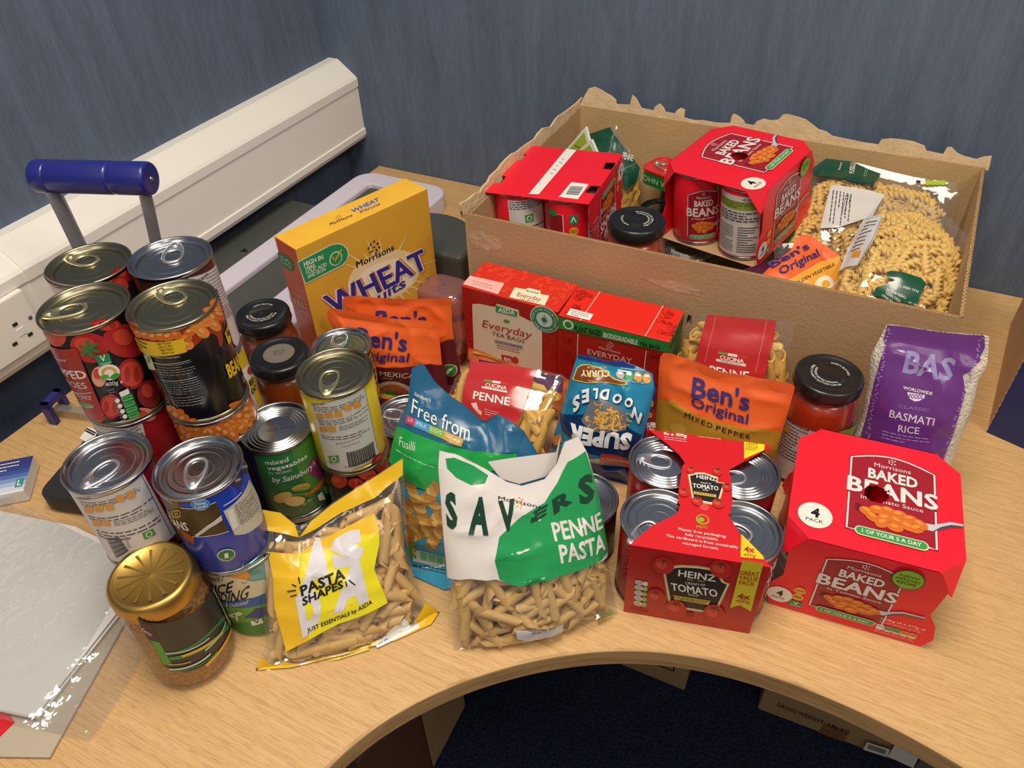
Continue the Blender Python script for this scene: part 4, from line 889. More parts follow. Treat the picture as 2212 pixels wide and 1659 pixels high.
jar('black-lidded orange sauce jar with white lid lettering behind the tall can stacks', -0.654, 0.561, 0, 0.125, 0.0345, 0.0385, '#8e3c18', rot=0.6)
jar('black-lidded sauce jar with a round beige spot on its lid', -0.580, 0.5045, 0, 0.125, 0.0352, 0.0385, '#984418', lidtext=False, rot=0.6)
c, sf = jar('black-lidded red sauce jar leaning by the purple rice bag', 0.0074, 0.7080, 0, 0.142, 0.0358, 0.0405, '#b03416', rot=-0.6)
A = Art(sf, Z_RICE); A.base = 4
A.poly([(180, 830), (230, 860), (380, 945), (470, 975), (600, 985), (640, 1300), (100, 1300), (130, 1100)], P('#cfcac2', .4), 0); A.poly([(470, 975), (600, 985), (700, 960), (830, 890), (850, 1100), (640, 1150)], P('#7fae44'), 1)
A.lines((235, 860), (420, 960), (150, 1150), 12, INK, 1, seed=8); A.poly([(210, 910), (265, 935), (255, 985), (195, 960)], P('#d6a94c'), 2); A.done('label_print', c)
c, sf = jar('black-lidded tomato sauce jar standing inside the cardboard carton', -0.2560, 0.8245, 0.072, 0.138, 0.0352, 0.0395, '#b84020', rot=2.2)
can('low tin under the sauce jar inside the carton', -0.2560, 0.8245, 0.004, black_lbl, 'cans inside the carton', 'silver', 'plain', r=0.0363, h=0.068)
# ------------------------------------------------------------------ coffee jar
jx, jy = -0.4735, 0.2060
cj = thing('coffee_jar', 'glass instant coffee jar with wide gold screw lid at the front left', 'jar', (jx, jy, 0))
rb = 0.0382; hb = 0.106
coffee = mat('coffee_granules', '#b27c44', 0.6, bump=1.0, bscale=420, vary=0.45, vscale=330)
prof = [(rb * 0.90, 0.001), (rb * .98, 0.004), (rb, 0.009), (rb, 0.088), (rb * 0.98, 0.096), (rb * 0.93, 0.102), (rb * 0.88, 0.108), (rb * 0.88, 0.118)]
b = MB(); b.lathe([(0.0005, 0.004)] + [(r_ - 0.0024, z + 0.002) for r_, z in prof[:-1]] + [(0.0005, 0.112)], (jx, jy, 0), coffee, 48); b.obj('coffee', cj)
b = MB(); b.lathe([(0.0005, 0.0005)] + prof, (jx, jy, 0), glassf, 48); b.obj('glass', cj)
goldlid = mat('gold_lid', '#bf9c54', 0.36, 1.0); 
b = MB(); n = 180; vs = []; fs = []; z0 = 0.113; z1 = 0.134; R0 = 0.0372
lp = [(R0 - .001, z0, 0), (R0, z0 + .001, 0), (R0, z0 + .003, 1), (R0, z1 - .005, 1), (R0 - .0004, z1 - .003, 0), (R0 - .002, z1 - .0006, 0), (R0 - .0045, z1, 0), (R0 - .006, z1 - .0004, 0), (R0 - .0068, z1 - .0012, 0), (0.003, z1 - .0012, 0), (0.0005, z1 - .0008, 0)]
for r_, z, rib in lp:
    for k in range(n):
        t = 2 * math.pi * k / n; q = r_ + (0.0005 if (rib and k % 2) else 0); vs.append((jx + q * math.cos(t), jy + q * math.sin(t), z))
for i in range(len(lp) - 1):
    for k in range(n): k2 = (k + 1) % n; fs.append((i * n + k, i * n + k2, (i + 1) * n + k2, (i + 1) * n + k))
b.add(vs, fs, goldlid, True); lo = b.obj('lid', cj)
A = Art(Plane((jx, jy, z1 - .0012), (1, 0, 0), (0, 1, 0)), st=True)
for k in range(14):
    t = k * 0.449; A.poly([(0.004 * math.cos(t), 0.004 * math.sin(t)), (0.028 * math.cos(t + .07), 0.028 * math.sin(t + .07)), (0.028 * math.cos(t + .17), 0.028 * math.sin(t + .17))], mat('gold_lid_matt', '#b8964f', 0.40, 1.0), 0)
A.done('radial_pattern', lo)
A = Art(Cyl(jx, jy, 0, rb), Z_COF); A.base = 2
dk = P('#37322f', .35)
A.poly([(395, 970), (480, 1010), (640, 1020), (820, 960), (1000, 840), (1030, 760), (1090, 700), (1235, 1040), (1200, 1160), (1100, 1300), (1010, 1390), (880, 1445), (720, 1445), (640, 1400), (560, 1250), (480, 1130)], dk, 0)
A.poly([(440, 1010), (530, 1030), (600, 1180), (510, 1160), (470, 1080)], P('#3f2430'), 1); A.text('Kenco', (440, 1075), (525, 1130), (450, 1050), WHITE, 0, 2, .2)
A.poly([(515, 1165), (600, 1185), (720, 1395), (640, 1385)], P('#4f9a3c'), 1)
def band(pts, wd, m, l): A.stroke(pts, wd, m, l)
def bez(a, b_, c_, d, n=14):
    return [tuple(((1 - t) ** 3 * a[i] + 3 * (1 - t) ** 2 * t * b_[i] + 3 * (1 - t) * t * t * c_[i] + t ** 3 * d[i]) for i in (0, 1)) for t in [k / n for k in range(n + 1)]]
band(bez((640, 1290), (820, 1300), (1000, 1180), (1180, 960)), .0042, P('#2f7a44'), 1); band(bez((650, 1285), (830, 1290), (940, 1230), (1040, 1150)), .0016, P('#cfe0d4'), 2)
band(bez((690, 1330), (900, 1320), (1080, 1200), (1210, 1040)), .005, P('#3f8a3c'), 2); band(bez((800, 1310), (960, 1260), (1090, 1180), (1160, 1100)), .0034, P('#e0b040'), 3); band(bez((1010, 1395), (1120, 1300), (1190, 1200), (1235, 1080)), .004, P('#e0b040'), 3)
band(bez((1000, 1260), (1100, 1180), (1160, 1100), (1180, 1010)), .0026, P('#a9cdbd'), 4); band(bez((690, 1425), (850, 1435), (980, 1360), (1050, 1290)), .0026, P('#c4ddd0'), 3); band(bez((700, 1440), (860, 1450), (1020, 1380), (1110, 1270)), .0022, P('#2f7a44'), 2); band(bez((680, 1380), (780, 1390), (840, 1370), (880, 1355)), .0014, P('#e0b040'), 3)
A.done('label_print', cj)
A = Art(Cyl(jx, jy, 0, rb), Z_COF); A.base = 8
A.poly([(1062, 690), (1085, 740), (1160, 850), (1228, 1010), (1222, 1055), (1195, 1010), (1110, 820), (1060, 735)], P('#b9b4ac'), 0); A.done('peeled_label', cj)
# ------------------------------------------------------------------ cuboid packs
def cuboid(name, label, cat, FL, yaw, w, d, h, mats, z0=0.001, bevel=0.0012, group=None):
    t = math.radians(yaw); ex = Vector((math.cos(t), math.sin(t), 0)); bk = Vector((-ex.y, ex.x, 0)); O = Vector((FL[0], FL[1], z0)); up = Vector((0, 0, 1))
    root = thing(name, label, cat, O + ex * w / 2 + bk * d / 2, group)
    b = MB(); v = [O, O + ex * w, O + ex * w + bk * d, O + bk * d]; v += [p + up * h for p in v]
    for f, m in (((0, 1, 5, 4), mats[0]), ((1, 2, 6, 5), mats[2]), ((2, 3, 7, 6), mats[0]), ((3, 0, 4, 7), mats[2]), ((4, 5, 6, 7), mats[1]), ((3, 2, 1, 0), mats[1])): b.add([v[i] for i in f], [(0, 1, 2, 3)], m)
    o = b.obj('box_body', root)
    bm = bmesh.new(); bm.from_mesh(o.data); bmesh.ops.remove_doubles(bm, verts=bm.verts, dist=1e-6); bm.to_mesh(o.data); bm.free()
    bv = o.modifiers.new('bevel', 'BEVEL'); bv.width = bevel; bv.segments = 2
    return root, Plane(O, ex, up), Plane(O + up * h, ex, bk), Plane(O + bk * d, -bk, up), Plane(O + ex * w, bk, up)
# ---- wheat cereal box
wy = mat('cereal_yellow', '#e3ad3a', 0.4, coat=0.15, vary=0.06, vscale=14); wor = P('#dc5c26', .4, .1)
wt = mat('cereal_top', '#f0b93a', 0.45, vary=0.05, vscale=30)
c, pf, pt, pl, pr = cuboid('cereal_box', 'yellow wheat biscuits cereal box with orange sides standing at the back', 'cereal box', (-0.616, 0.606), 71.8, 0.212, 0.048, 0.20, (wy, wt, wor))
A = Art(pf, Z_WHE)
for k in range(22):
    t = math.radians(-160 + k * 15.5); r1 = 420 + 90 * math.sin(k * 2.3); A.poly([(1130 + 240 * math.cos(t - .05), 900 + 190 * math.sin(t - .05)), (1130 + 240 * math.cos(t + .05), 900 + 190 * math.sin(t + .05)), (1130 + r1 * math.cos(t), 900 + r1 * .85 * math.sin(t))], P('#f4dca0'), 0)
A.ell((1130, 900), (1440, 800), (1170, 1110), P('#f3dea8'), 0, 28); A.ell((1140, 930), (1400, 850), (1170, 1090), P('#fbf0d4'), 1, 28)
A.poly([(340, 768), (640, 612), (700, 602), (750, 612), (790, 650), (800, 700), (785, 760), (740, 805), (405, 970)], P('#dfe8d6'), 1)
A.poly([(346, 775), (642, 620), (700, 610), (745, 620), (782, 655), (792, 702), (778, 755), (735, 797), (412, 960)], P('#1f9457'), 2)
A.text('HIGH IN', (400, 812), (570, 742), (392, 770), WHITE, .03); A.text('FIBRE', (414, 846), (500, 812), (406, 816), WHITE, .015); A.text('FOLIC ACID', (424, 882), (605, 800), (416, 850), WHITE, .015); A.text('AND IRON', (434, 918), (592, 845), (426, 886), WHITE, .015)
A.circ((682, 738), .0098, WHITE, 3, 28); A.circ((682, 738), .0084, P('#1f9457'), 4, 28); A.stroke([(650, 722), (672, 758), (730, 655)], .0026, P('#f0a83a'), 5)
A.text('Morrisons', (872, 822), (1205, 660), (862, 765), BLACK, .015); 
def flower(A, c, s, m, layer=3):
    for i, (dx, dy) in enumerate(((0, -70), (-30, -42), (32, -50), (-50, -8), (48, -18), (-18, 18), (22, 8), (0, -18), (-40, 30), (14, 40))):
        A.circ((c[0] + dx * s, c[1] + dy * s), (.0022 if i < 8 else .0016) * max(.3, s) , m, layer, 9, 0.55, (i * 1.3) % 3)
flower(A, (1025, 655), 1.0, BLACK)
wh = P('#f4ecd8'); blu = P('#3a2f96'); blu2 = P('#2f5fc0'); og = P('#d9803a')
for m, off, l, bd in ((og, (16, -10), 3, .05), (wh, (0, 0), 4, .09), (blu, (0, 0), 5, .03)):
    A.text('WHEAT', (655 + off[0], 1245 + off[1]), (1510 + off[0], 815 + off[1]), (565 + off[0], 1075 + off[1]), m, bd, l)
A.text('Biscuits', (760, 1310), (1310, 985), (742, 1220), wh, .06, 4); A.text('Biscuits', (760, 1310), (1310, 985), (742, 1220), blu, .02, 5)
A.done('front_print', c)
A = Art(pt, Z_WHE); A.text('WHEAT', (838, 335), (1080, 225), (822, 305), wh, .05, 1); A.text('WHEAT', (838, 335), (1080, 225), (822, 305), blu2, .03, 2); A.text('biscuits', (905, 335), (1085, 262), (898, 312), blu, .0, 2, .1); A.text('Morrisons', (635, 450), (835, 365), (632, 425), BLACK, .01, 2); flower(A, (712, 390), .45, BLACK, 2); A.done('top_print', c)
A = Art(pl, Z_WHE); A.poly([(165, 684), (232, 702), (296, 756), (315, 808), (309, 848), (278, 852), (195, 796)], P('#1f8a54'), 1); A.lines((188, 712), (228, 732), (200, 785), 4, WHITE, 2); A.circ((262, 785), .006, WHITE, 2); A.circ((262, 785), .0048, P('#1f8a54'), 3); A.stroke([(248, 775), (258, 800), (285, 770)], .0012, P('#f0a83a'), 4)
A.text('Morrisons', (270, 1030), (395, 1100), (268, 1008), P('#e8b89a'), 0); A.text('WHEAT', (280, 1120), (440, 1200), (272, 1065), P('#e8b89a'), .02); A.text('Biscuits', (315, 1175), (430, 1235), (310, 1150), P('#e8b89a'), 0); A.done('side_print', c)
# ---- tea boxes
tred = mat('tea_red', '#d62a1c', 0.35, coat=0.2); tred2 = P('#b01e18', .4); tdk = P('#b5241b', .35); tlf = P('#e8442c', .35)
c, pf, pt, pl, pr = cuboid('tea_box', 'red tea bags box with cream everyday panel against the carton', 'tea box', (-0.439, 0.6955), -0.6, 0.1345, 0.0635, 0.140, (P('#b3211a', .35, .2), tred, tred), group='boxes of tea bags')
A = Art(pf, st=True); rg = random.Random(2)
def leaf_pat(A, x0, x1, y0, y1, n, m, s=.006, layer=0, rg=rg, skip=None):
    for k in range(n):
        x = rg.uniform(x0, x1); y = rg.uniform(y0, y1)
        if skip and skip(x, y): continue
        a = rg.uniform(0, 6.28); A.circ((x, y), s, m, layer, 10, .42, a)
        A.stroke([(x - s * math.cos(a), y - s * math.sin(a)), (x + s * math.cos(a), y + s * math.sin(a))], .0004, tred2, layer + 1)
leaf_pat(A, .005, .1295, .006, .134, 70, P('#c22a20', .35)); A.vmin = .001; A.st = False; A.z = Z_TEA
A.poly([(172, 495), (230, 490), (380, 520), (400, 490), (600, 548), (605, 600), (815, 705), (815, 1300), (200, 1300)], P('#e9d7bd'), 2)
A.poly([(388, 502), (590, 565), (585, 610), (392, 562)], P('#3f9a4a'), 4); A.text('ASDA', (412, 560), (565, 592), (414, 520), WHITE, .04, 5)
A.text('Everyday', (265, 700), (725, 812), (262, 630), P('#b8302a'), .0, 4, .2); A.text('TEA BAGS', (355, 778), (655, 852), (356, 742), P('#6a3a2a'), .0, 4); A.ell((490, 650), (520, 655), (490, 665), P('#5a9a4a'), 4)
A.poly([(380, 818), (640, 880), (640, 905), (380, 845)], P('#a9a4ba'), 4); A.text('PICKED FOR FRESHNESS', (390, 842), (632, 896), (390, 824), P('#4a4a7a'), .0, 5); A.lines((400, 865), (610, 915), (402, 910), 2, P('#8a6a5a'), 4)
A.poly([(440, 955), (540, 975), (545, 1030), (448, 1005)], P('#c22a22'), 4); A.text('80', (468, 1008), (535, 1028), (464, 975), WHITE, .02, 5); A.ell((570, 1008), (600, 1014), (570, 1040), P('#c22a22'), 4)
A.circ((838, 635), .0195, P('#e0e6dc'), 3, 30); A.circ((838, 635), .0182, P('#2f8a5a'), 4, 30); A.circ((838, 635), .011, P('#cfe0d4'), 5, 24); A.poly([(805, 625), (840, 588), (875, 645), (838, 682)], P('#8fb8a0'), 6); A.circ((838, 635), .003, P('#2f6a4a'), 7)
cc = A.q((838, 635)); A.st = True; A.arctext('POP IT IN YOUR FOOD WASTE BIN', cc, .0135, .003, 190, -150, WHITE, .01, 7); A.done('front_print', c)
A = Art(pt, st=True); leaf_pat(A, .004, .13, .004, .06, 60, tlf, .006, 0, random.Random(5)); A.st = False; A.z = Z_TEA
A.poly([(85, 318), (150, 240), (468, 310), (408, 412)], P('#f2b4ac'), 2); A.lines((180, 285), (360, 335), (170, 330), 2, P('#c88a8a'), 3)
A.poly([(510, 438), (560, 348), (660, 365), (690, 352), (800, 380), (795, 408), (880, 425), (835, 515)], P('#efe2c4'), 2); A.poly([(672, 372), (785, 398), (775, 408), (668, 385)], P('#3f9a4a'), 3); A.text('ASDA', (685, 388), (768, 402), (690, 374), WHITE, .02, 4); A.text('Everyday', (580, 428), (800, 478), (590, 390), P('#b8302a'), .0, 3, .2); A.text('TEA BAGS', (605, 458), (745, 488), (608, 444), P('#8a5a3a'), .0, 3); A.done('top_print', c)
c, pf, pt, pl, pr = cuboid('tea_box', 'bright red plant based tea bags box with green band against the carton', 'tea box', (-0.3020, 0.6880), 1.7, 0.1372, 0.065, 0.140, (P('#b01c16', .35, .2), mat('tea_red_b', '#e32417', 0.35, coat=0.2), P('#2a7a38', .4)), group='boxes of tea bags')
A = Art(pf, st=True); rg = random.Random(6)
def swirl(A, x, y, s, m, layer=1):
    a0 = random.Random(int(x * 1e5)).uniform(0, 6.28); A.stroke([(x + s * math.cos(a0 + t * .5) * (1 - t / 14), y + s * math.sin(a0 + t * .5) * (1 - t / 14)) for t in range(11)], .0007, m, layer); A.circ((x + s, y), s * .8, m, layer, 12, .45, a0)
for k in range(26):
    x = rg.choice((rg.uniform(.003, .022), rg.uniform(.114, .134))); swirl(A, x, rg.uniform(.006, .118), .005, P('#8e1410'))
A.stroke([(.0265, 0), (.0265, .12)], .0011, P('#e8c8c0'), 2); A.stroke([(.1115, 0), (.1115, .12)], .0011, P('#e8c8c0'), 2)
A.st = False; A.z = Z_TEA
A.poly([(960, 610), (1985, 850), (1983, 945), (962, 715)], P('#2c8a3c'), 2); A.text('PLANT BASED', (1112, 742), (1362, 790), (1114, 690), BLACK, .02, 3); A.text('BIODEGRADABLE', (1376, 795), (1690, 868), (1378, 752), P('#e0e6da'), .03, 3); A.text('TEA BAGS', (1712, 876), (1898, 912), (1712, 838), BLACK, .02, 3); A.circ((1055, 682), .007, P('#dfe8d8'), 3); A.circ((1055, 682), .0045, P('#2c8a3c'), 4)
A.text('Morrisons', (1338, 902), (1536, 952), (1338, 880), P('#e8cfc8'), .01); flower(A, (1438, 885), .55, P('#e8cfc8')); A.text('EVERYDAY', (1232, 952), (1642, 1042), (1232, 902), P('#e0bdb8'), .01); A.done('front_print', c)
A = Art(pt, st=True); rg = random.Random(9)
for k in range(26):
    x = rg.choice((rg.uniform(.005, .021), rg.uniform(.115, .132))); swirl(A, x, rg.uniform(.006, .058), .0048, P('#a81810'))
A.st = False; A.z = Z_TEA; A.stroke([(1345, 388), (1160, 655)], .0011, P('#eebcb0'), 2); A.stroke([(1925, 515), (1758, 798)], .0011, P('#eebcb0'), 2); A.poly([(1035, 598), (1075, 540), (1285, 595), (1250, 652)], P('#efe4e0'), 2); A.lines((1085, 560), (1240, 600), (1070, 610), 3, GREYINK, 3); A.done('top_print', c)
A = Art(pr, st=True); A.text('MORRISONS TEA', (.006, .122), (.06, .122), (.006, .132), BLACK, .0, 2); A.done('side_print', c)
# ------------------------------------------------------------------ baked beans four packs
bred = mat('beans_red', '#f01a30', 0.4, coat=0.12); bdark = P('#a01c2b', .35); brim = P('#e8e0dc', .4)
def bean_panel(A, l=1):
    arch = [(100, 112)] + [(100 - 10 * k, 112 + 13 * math.sin(math.pi * k / 10)) for k in range(1, 10)] + [(0, 112)]
    A.poly([(-2, -2), (102, -2)] + [(x + (2 if x > 50 else -2 if x < 50 else 0), y + 2) for x, y in arch], bdark, l)
    A.stroke([(12, 0), (0, 0), (0, 54)], A.fw, brim, l + 1); A.stroke([(0, 80)] + arch[::-1] + [(100, 80)], A.fw, brim, l + 1); A.stroke([(100, 54), (100, 0), (90, 0)], A.fw, brim, l + 1)
    A.text('Morrisons', (28, 104), (72, 104), (28, 111), brim, .01, l + 2)
    for i in range(7):
        t = i * .9; A.circ((50 + 4.5 * math.cos(t) * (1 if i else 0), 117 + 3.6 * math.sin(t) * (1 if i else 0)), A.fw * .55, brim, l + 2, 8)
    A.text('BAKED', (21, 84), (80, 84), (21, 100), brim, .035, l + 2); A.text('BEANS', (-2, 57), (102, 57), (-2, 80), brim, .035, l + 2); A.text('In Tomato Sauce', (14, 48), (86, 48), (14, 54), brim, .0, l + 2)
    X = A.fx; A.poly([(84, 24), (96, 24), (107, 30), (118, 37), (X, 40), (X, 45), (116, 44), (105, 38), (97, 34), (86, 33)], P('#c9c8ca', .25), l + 2); A.poly([(96, 24), (107, 30), (118, 37), (X, 40), (X, 42), (117, 40), (105, 33)], P('#4a4a50', .3), l + 3)
    for k in range(4): A.stroke([(22, 28 + k * 2.2), (8, 30 + k * 3)], A.fw * .5, P('#3a2020'), l + 2)
    rg = random.Random(3)
    for k, (x, y) in enumerate(((22, 30), (34, 36), (46, 38), (58, 36), (70, 33), (82, 29), (28, 24), (42, 26), (56, 26), (68, 22), (40, 18), (54, 16), (78, 22))):
        a = rg.uniform(-.6, .6); A.ell((x, y), (x + 9.5 * math.cos(a), y + 9.5 * math.sin(a)), (x - 6.5 * math.sin(a), y + 6.5 * math.cos(a)), beanm, l + 3 + (k % 2), 14); A.ell((x - 1, y + 2), (x - 1 + 5 * math.cos(a), y + 2 + 5 * math.sin(a)), (x - 1 - 2.6 * math.sin(a), y + 2 + 2.6 * math.cos(a)), bean2, l + 5, 10)
    A.rr((9, -7), (91, -7), (9, 6), A.fw * 3, P('#cfe0b8'), l + 5); A.rr((10.5, -5.6), (89.5, -5.6), (10.5, 4.6), A.fw * 2.6, P('#3f9a48'), l + 6); A.text('1 OF YOUR 5 A DAY', (17, -3), (83, -3), (17, 2.4), brim, .02, l + 7)
def place_panel(surf, o, ax, up, fx=145):
    A = Art(surf, st=True); A.fx = fx; A.T = (o, ax, up); A.fw = 0.022 * 100 * math.hypot(*ax); return A
def bean_can(root, M, x, y, zc, h, front, lidkind, rot, flip=False, r=0.0363):
    Mt = M @ Matrix.Translation((x, y, zc))
    q = MB(); q.lathe([(r - .0008, .003), (r, .005), (r, h - .006), (r - .0008, h - .0042)], (0, 0, 0), bred, 44, M=Mt); o = q.obj('can', root)
    q = MB(); q.lathe([(rr_, h + z_) for rr_, z_ in lid_profile(r, lidkind)], (0, 0, 0), silver_m, 44, M=Mt); q.obj('lid', o); q = MB(); q.lathe([(r - .02, .003), (r - .002, .0006), (r + .0010, .0004), (r + .0010, .0030), (r - .0004, .0042)], (0, 0, 0), silver_m, 44, M=Mt); q.obj('base_rim', o)
    return o, Mt
class CylM:
    cut = (0.0045, None)
    def __init__(s, M, r, a0): s.M = M; s.r = r; s.a0 = a0
    def inv(s, px, py):
        I = s.M.inverted(); o = I @ CAM_O; d = I.to_3x3() @ ray(px, py)
        A_ = d.x ** 2 + d.y ** 2; B_ = o.x * d.x + o.y * d.y; C_ = o.x ** 2 + o.y ** 2 - s.r ** 2; D = B_ * B_ - A_ * C_
        t = (-B_ - math.sqrt(D)) / A_ if D > 0 else -B_ / A_
        p = o + d * t; a = (math.atan2(p.y, p.x) - s.a0 + math.pi) % (2 * math.pi) - math.pi
        return (a * s.r, p.z)
    def map(s, u, v, d=0):
        a = s.a0 + u / s.r; return s.M @ Vector(((s.r + d) * math.cos(a), (s.r + d) * math.sin(a), v))
def pose(x, y, z, yaw, pitch, roll):
    return Matrix.Translation((x, y, z)) @ Matrix.Rotation(math.radians(yaw), 4, 'Z') @ Matrix.Rotation(math.radians(pitch), 4, 'X') @ Matrix.Rotation(math.radians(roll), 4, 'Y')
PKS, PKH = 0.0757, 0.1105
def sleeve_panels(root, M, flip=False):
    "top octagon (z=0), art faces at y=-s and y=+s, bottom"
    s = PKS; c = 0.022; h = PKH; t = 0.0007; Md = M.to_3x3(); hole = 0.0115
    octo = [(-s + c, -s), (s - c, -s), (s, -s + c), (s, s - c), (s - c, s), (-s + c, s), (-s, s - c), (-s, -s + c)]
    q = MB()
    if not flip:
        hl = [(hole * math.cos(2 * math.pi * k / 20), hole * math.sin(2 * math.pi * k / 20)) for k in range(20)]
        allp = octo + hl; T = geometry.tessellate_polygon([[Vector((x, y, 0)) for x, y in octo], [Vector((x, y, 0)) for x, y in hl]])
        out = []
        for f in T:
            a, b_, c_ = (allp[i] for i in f); ar = (b_[0] - a[0]) * (c_[1] - a[1]) - (b_[1] - a[1]) * (c_[0] - a[0]); out.append(f if ar > 0 else f[::-1])
        q.add([M @ Vector((x, y, 0)) for x, y in allp], out, bred)
    else:
        cut = [(-s, -s + .028), (-s + .016, -s + .034), (-s + .014, -s + .052), (-s, -s + .05), (-s, s - .05), (-s + .014, s - .052), (-s + .016, s - .034), (-s, s - .028)]
        pts = [(-s, -s), (-s + .028, -s), (-s + .030, -s + .016), (-s + .050, -s + .014), (-s + .052, -s), (s - .052, -s), (s - .050, -s + .014), (s - .030, -s + .016), (s - .028, -s), (s, -s), (s, s), (s - .028, s), (s - .030, s - .016), (s - .050, s - .014), (s - .052, s), (-s + .052, s), (-s + .050, s - .014), (-s + .030, s - .016), (-s + .028, s), (-s, s)]
        q.slab([M @ Vector((x, y, 0)) for x, y in pts], Md @ Vector((0, 0, 1)), t, bred)
    tp = q.obj('top_panel', root)
    fp_ = [(-.056, 0), (-.068, -.022), (-.066, -.06), (-.074, -.074), (-.077, -.092), (-.070, -h), (.070, -h), (.077, -.096), (.073, -.076), (.064, -.06), (.068, -.022), (.056, 0)]
    if flip: fp_ = [(-x, -h - y) for x, y in fp_]; fp_ = [(x, y) for x, y in fp_]
    for sg in (-1, 1):
        q = MB(); P3 = [M @ Vector((x if sg < 0 else -x, sg * s, y)) for x, y in (fp_[::-1] if True else fp_)]
        q.slab(P3[::-1] if False else P3, Md @ Vector((0, sg, 0)), t, bred)
        if not flip:
            for k in (-1, 1):
                q.add([M @ Vector((k * (s - c), sg * s, 0)), M @ Vector((k * s, sg * (s - c), 0)), M @ Vector((k * .0725, sg * s * .985, -.030)), M @ Vector((k * .067, sg * s, -.024))], [(0, 1, 2, 3)], bred)
        q.obj('side_panel', root)
    q = MB(); q.slab([M @ Vector((x, y, -h)) for x, y in ((-s, -s), (s, -s), (s, s), (-s, s))], Md @ Vector((0, 0, 1)), t, kraft); q.obj('base_panel', root)
    return Plane(M @ Vector((-s, -s, 0)), Md @ Vector((1, 0, 0)), Md @ Vector((0, 1, 0))), Plane(M @ Vector((-s, -s, -h)), Md @ Vector((1, 0, 0)), Md @ Vector((0, 0, 1)))
def four_pack(label, M, zoom, flip=False):
    base = M @ Vector((0, 0, -PKH)); root = thing('bean_can_multipack', label, 'multipack', base, 'four packs of baked beans')
    st_, sf_ = sleeve_panels(root, M, flip)
    cans_ = {}
    for i in (-1, 1):
        for j in (-1, 1): cans_[(i, j)] = bean_can(root, M, i * 0.0372, j * 0.0372, -PKH + .0012, 0.1080, None, 'plain' if (i + j) else 'tab', 0)
    return root, st_, sf_, cans_
def white_label(o, Mt, a0, w=0.062, zz=(.006, .098)):
    A = Art(CylM(Mt, 0.0363, a0), st=True); A.poly([(-w / 2, zz[0]), (w / 2, zz[0]), (w / 2, zz[1]), (-w / 2, zz[1])], P('#dcd8d4', .4), 0)
    A.poly([(-w / 2, .078), (w / 2, .078), (w / 2, .090), (-w / 2, .090)], P('#93a83a'), 1); A.lines((-w / 2 + .003, .089), (w / 2 - .003, .089), (-w / 2 + .003, .079), 3, P('#5a6a2a'), 2)
    A.lines((-w / 2 + .003, .074), (w / 2 - .003, .074), (-w / 2 + .003, .058), 4, INK, 2, .4, 3); A.lines((-w / 2 + .003, .052), (-.004, .052), (-w / 2 + .003, .010), 11, INK, 2, .3, 4); A.lines((.002, .052), (w / 2 - .003, .052), (.002, .010), 11, INK, 2, .3, 5, False)
    A.text('410g e', (.006, .092), (.026, .092), (.006, .0958), BLACK, .0, 2); A.done('label_print', o)
def four_circle(A, p, r, l=2, rot=0.0):
    A.circ(p, r, P('#efe6da'), l, 26); c_, s_ = math.cos(rot), math.sin(rot); q = A.q(p)
    T0 = A.T; A.T = ((q[0], q[1]), (c_ * r, s_ * r), (-s_ * r, c_ * r)); A.text('4', (-.25, -.15), (.25, -.15), (-.25, .55), BLACK, .04, l + 1); A.text('PACK', (-.5, -.55), (.5, -.55), (-.5, -.3), BLACK, .0, l + 1); A.T = T0
# right hand pack on the desk
M1 = pose(0.0775, 0.5831, 0.1116, 5.6, 0, 0)
root, st_, sf_, cn = four_pack('red four pack of baked beans on the desk at front right', M1, Z_BEAN)
st_.cut = (0.0025, 0.0025)
A = place_panel(st_, (0.0515, 0.0250), (0.000760, 0), (0, 0.000840), 130); A.hole = (PKS, PKS, 0.0112); bean_panel(A); A.T = None; four_circle(A, (0.0235, 0.0300), 0.0155); A.done('top_print', root)
A = place_panel(sf_, (0.041, 0.0165), (0.00066, 0), (0, 0.00066)); bean_panel(A); A.T = None
A.circ((.109, .093), .0135, P('#2f4a1c'), 8, 26); A.circ((.109, .093), .0125, P('#86b52f'), 9, 26)
for k, t in enumerate(('NEW', 'IMPROVED', 'RECIPE')): A.text(t, (.101 - (.002 if k == 1 else 0), .0962 - k * .0048), (.117 + (.002 if k == 1 else 0), .0962 - k * .0048), (.101 - (.002 if k == 1 else 0), .0995 - k * .0048), P('#1f3212'), .01, 10)
four_circle(A, (.012, .020), .0120); A.circ((.0285, .034), .0055, P('#e8a53a'), 2, 18); A.text('LOW FAT', (.0245, .033), (.0325, .033), (.0245, .0355), BLACK, .01, 3); A.circ((.0285, .0235), .0055, P('#e8a53a'), 2, 18); A.text('FIBRE', (.025, .0225), (.032, .0225), (.025, .025), BLACK, .01, 3)
A.poly([(.0225, .008), (.0345, .008), (.0345, .0165), (.0225, .0165)], P('#2f8a58'), 2); A.text('V', (.0262, .0115), (.0315, .0115), (.0262, .0160), WHITE, .02, 3); A.text('VEGAN', (.0238, .0088), (.0335, .0088), (.0238, .0108), WHITE, .0, 3)
A.text('1.64kg (4 x 410g e)', (.104, .0255), (.142, .0265), (.104, .0290), WHITE, .0, 2); A.lines((.104, .0235), (.140, .0240), (.104, .0190), 2, P('#f0b8b4'), 2)
for k, cc in enumerate(('#e4e0d8', '#4fae4a', '#4fae4a', '#e09a34', '#e09a34')): A.rr((.103 + .0072 * k, .009), (.1098 + .0072 * k, .009), (.103 + .0072 * k, .0175), .002, P('#e8e4dc'), 2); A.rr((.1032 + .0072 * k, .0115), (.1096 + .0072 * k, .0115), (.1032 + .0072 * k, .0172), .0012, P(cc), 3); A.lines((.104 + .0072 * k, .0155), (.109 + .0072 * k, .0155), (.104 + .0072 * k, .0130), 1, INK, 4)
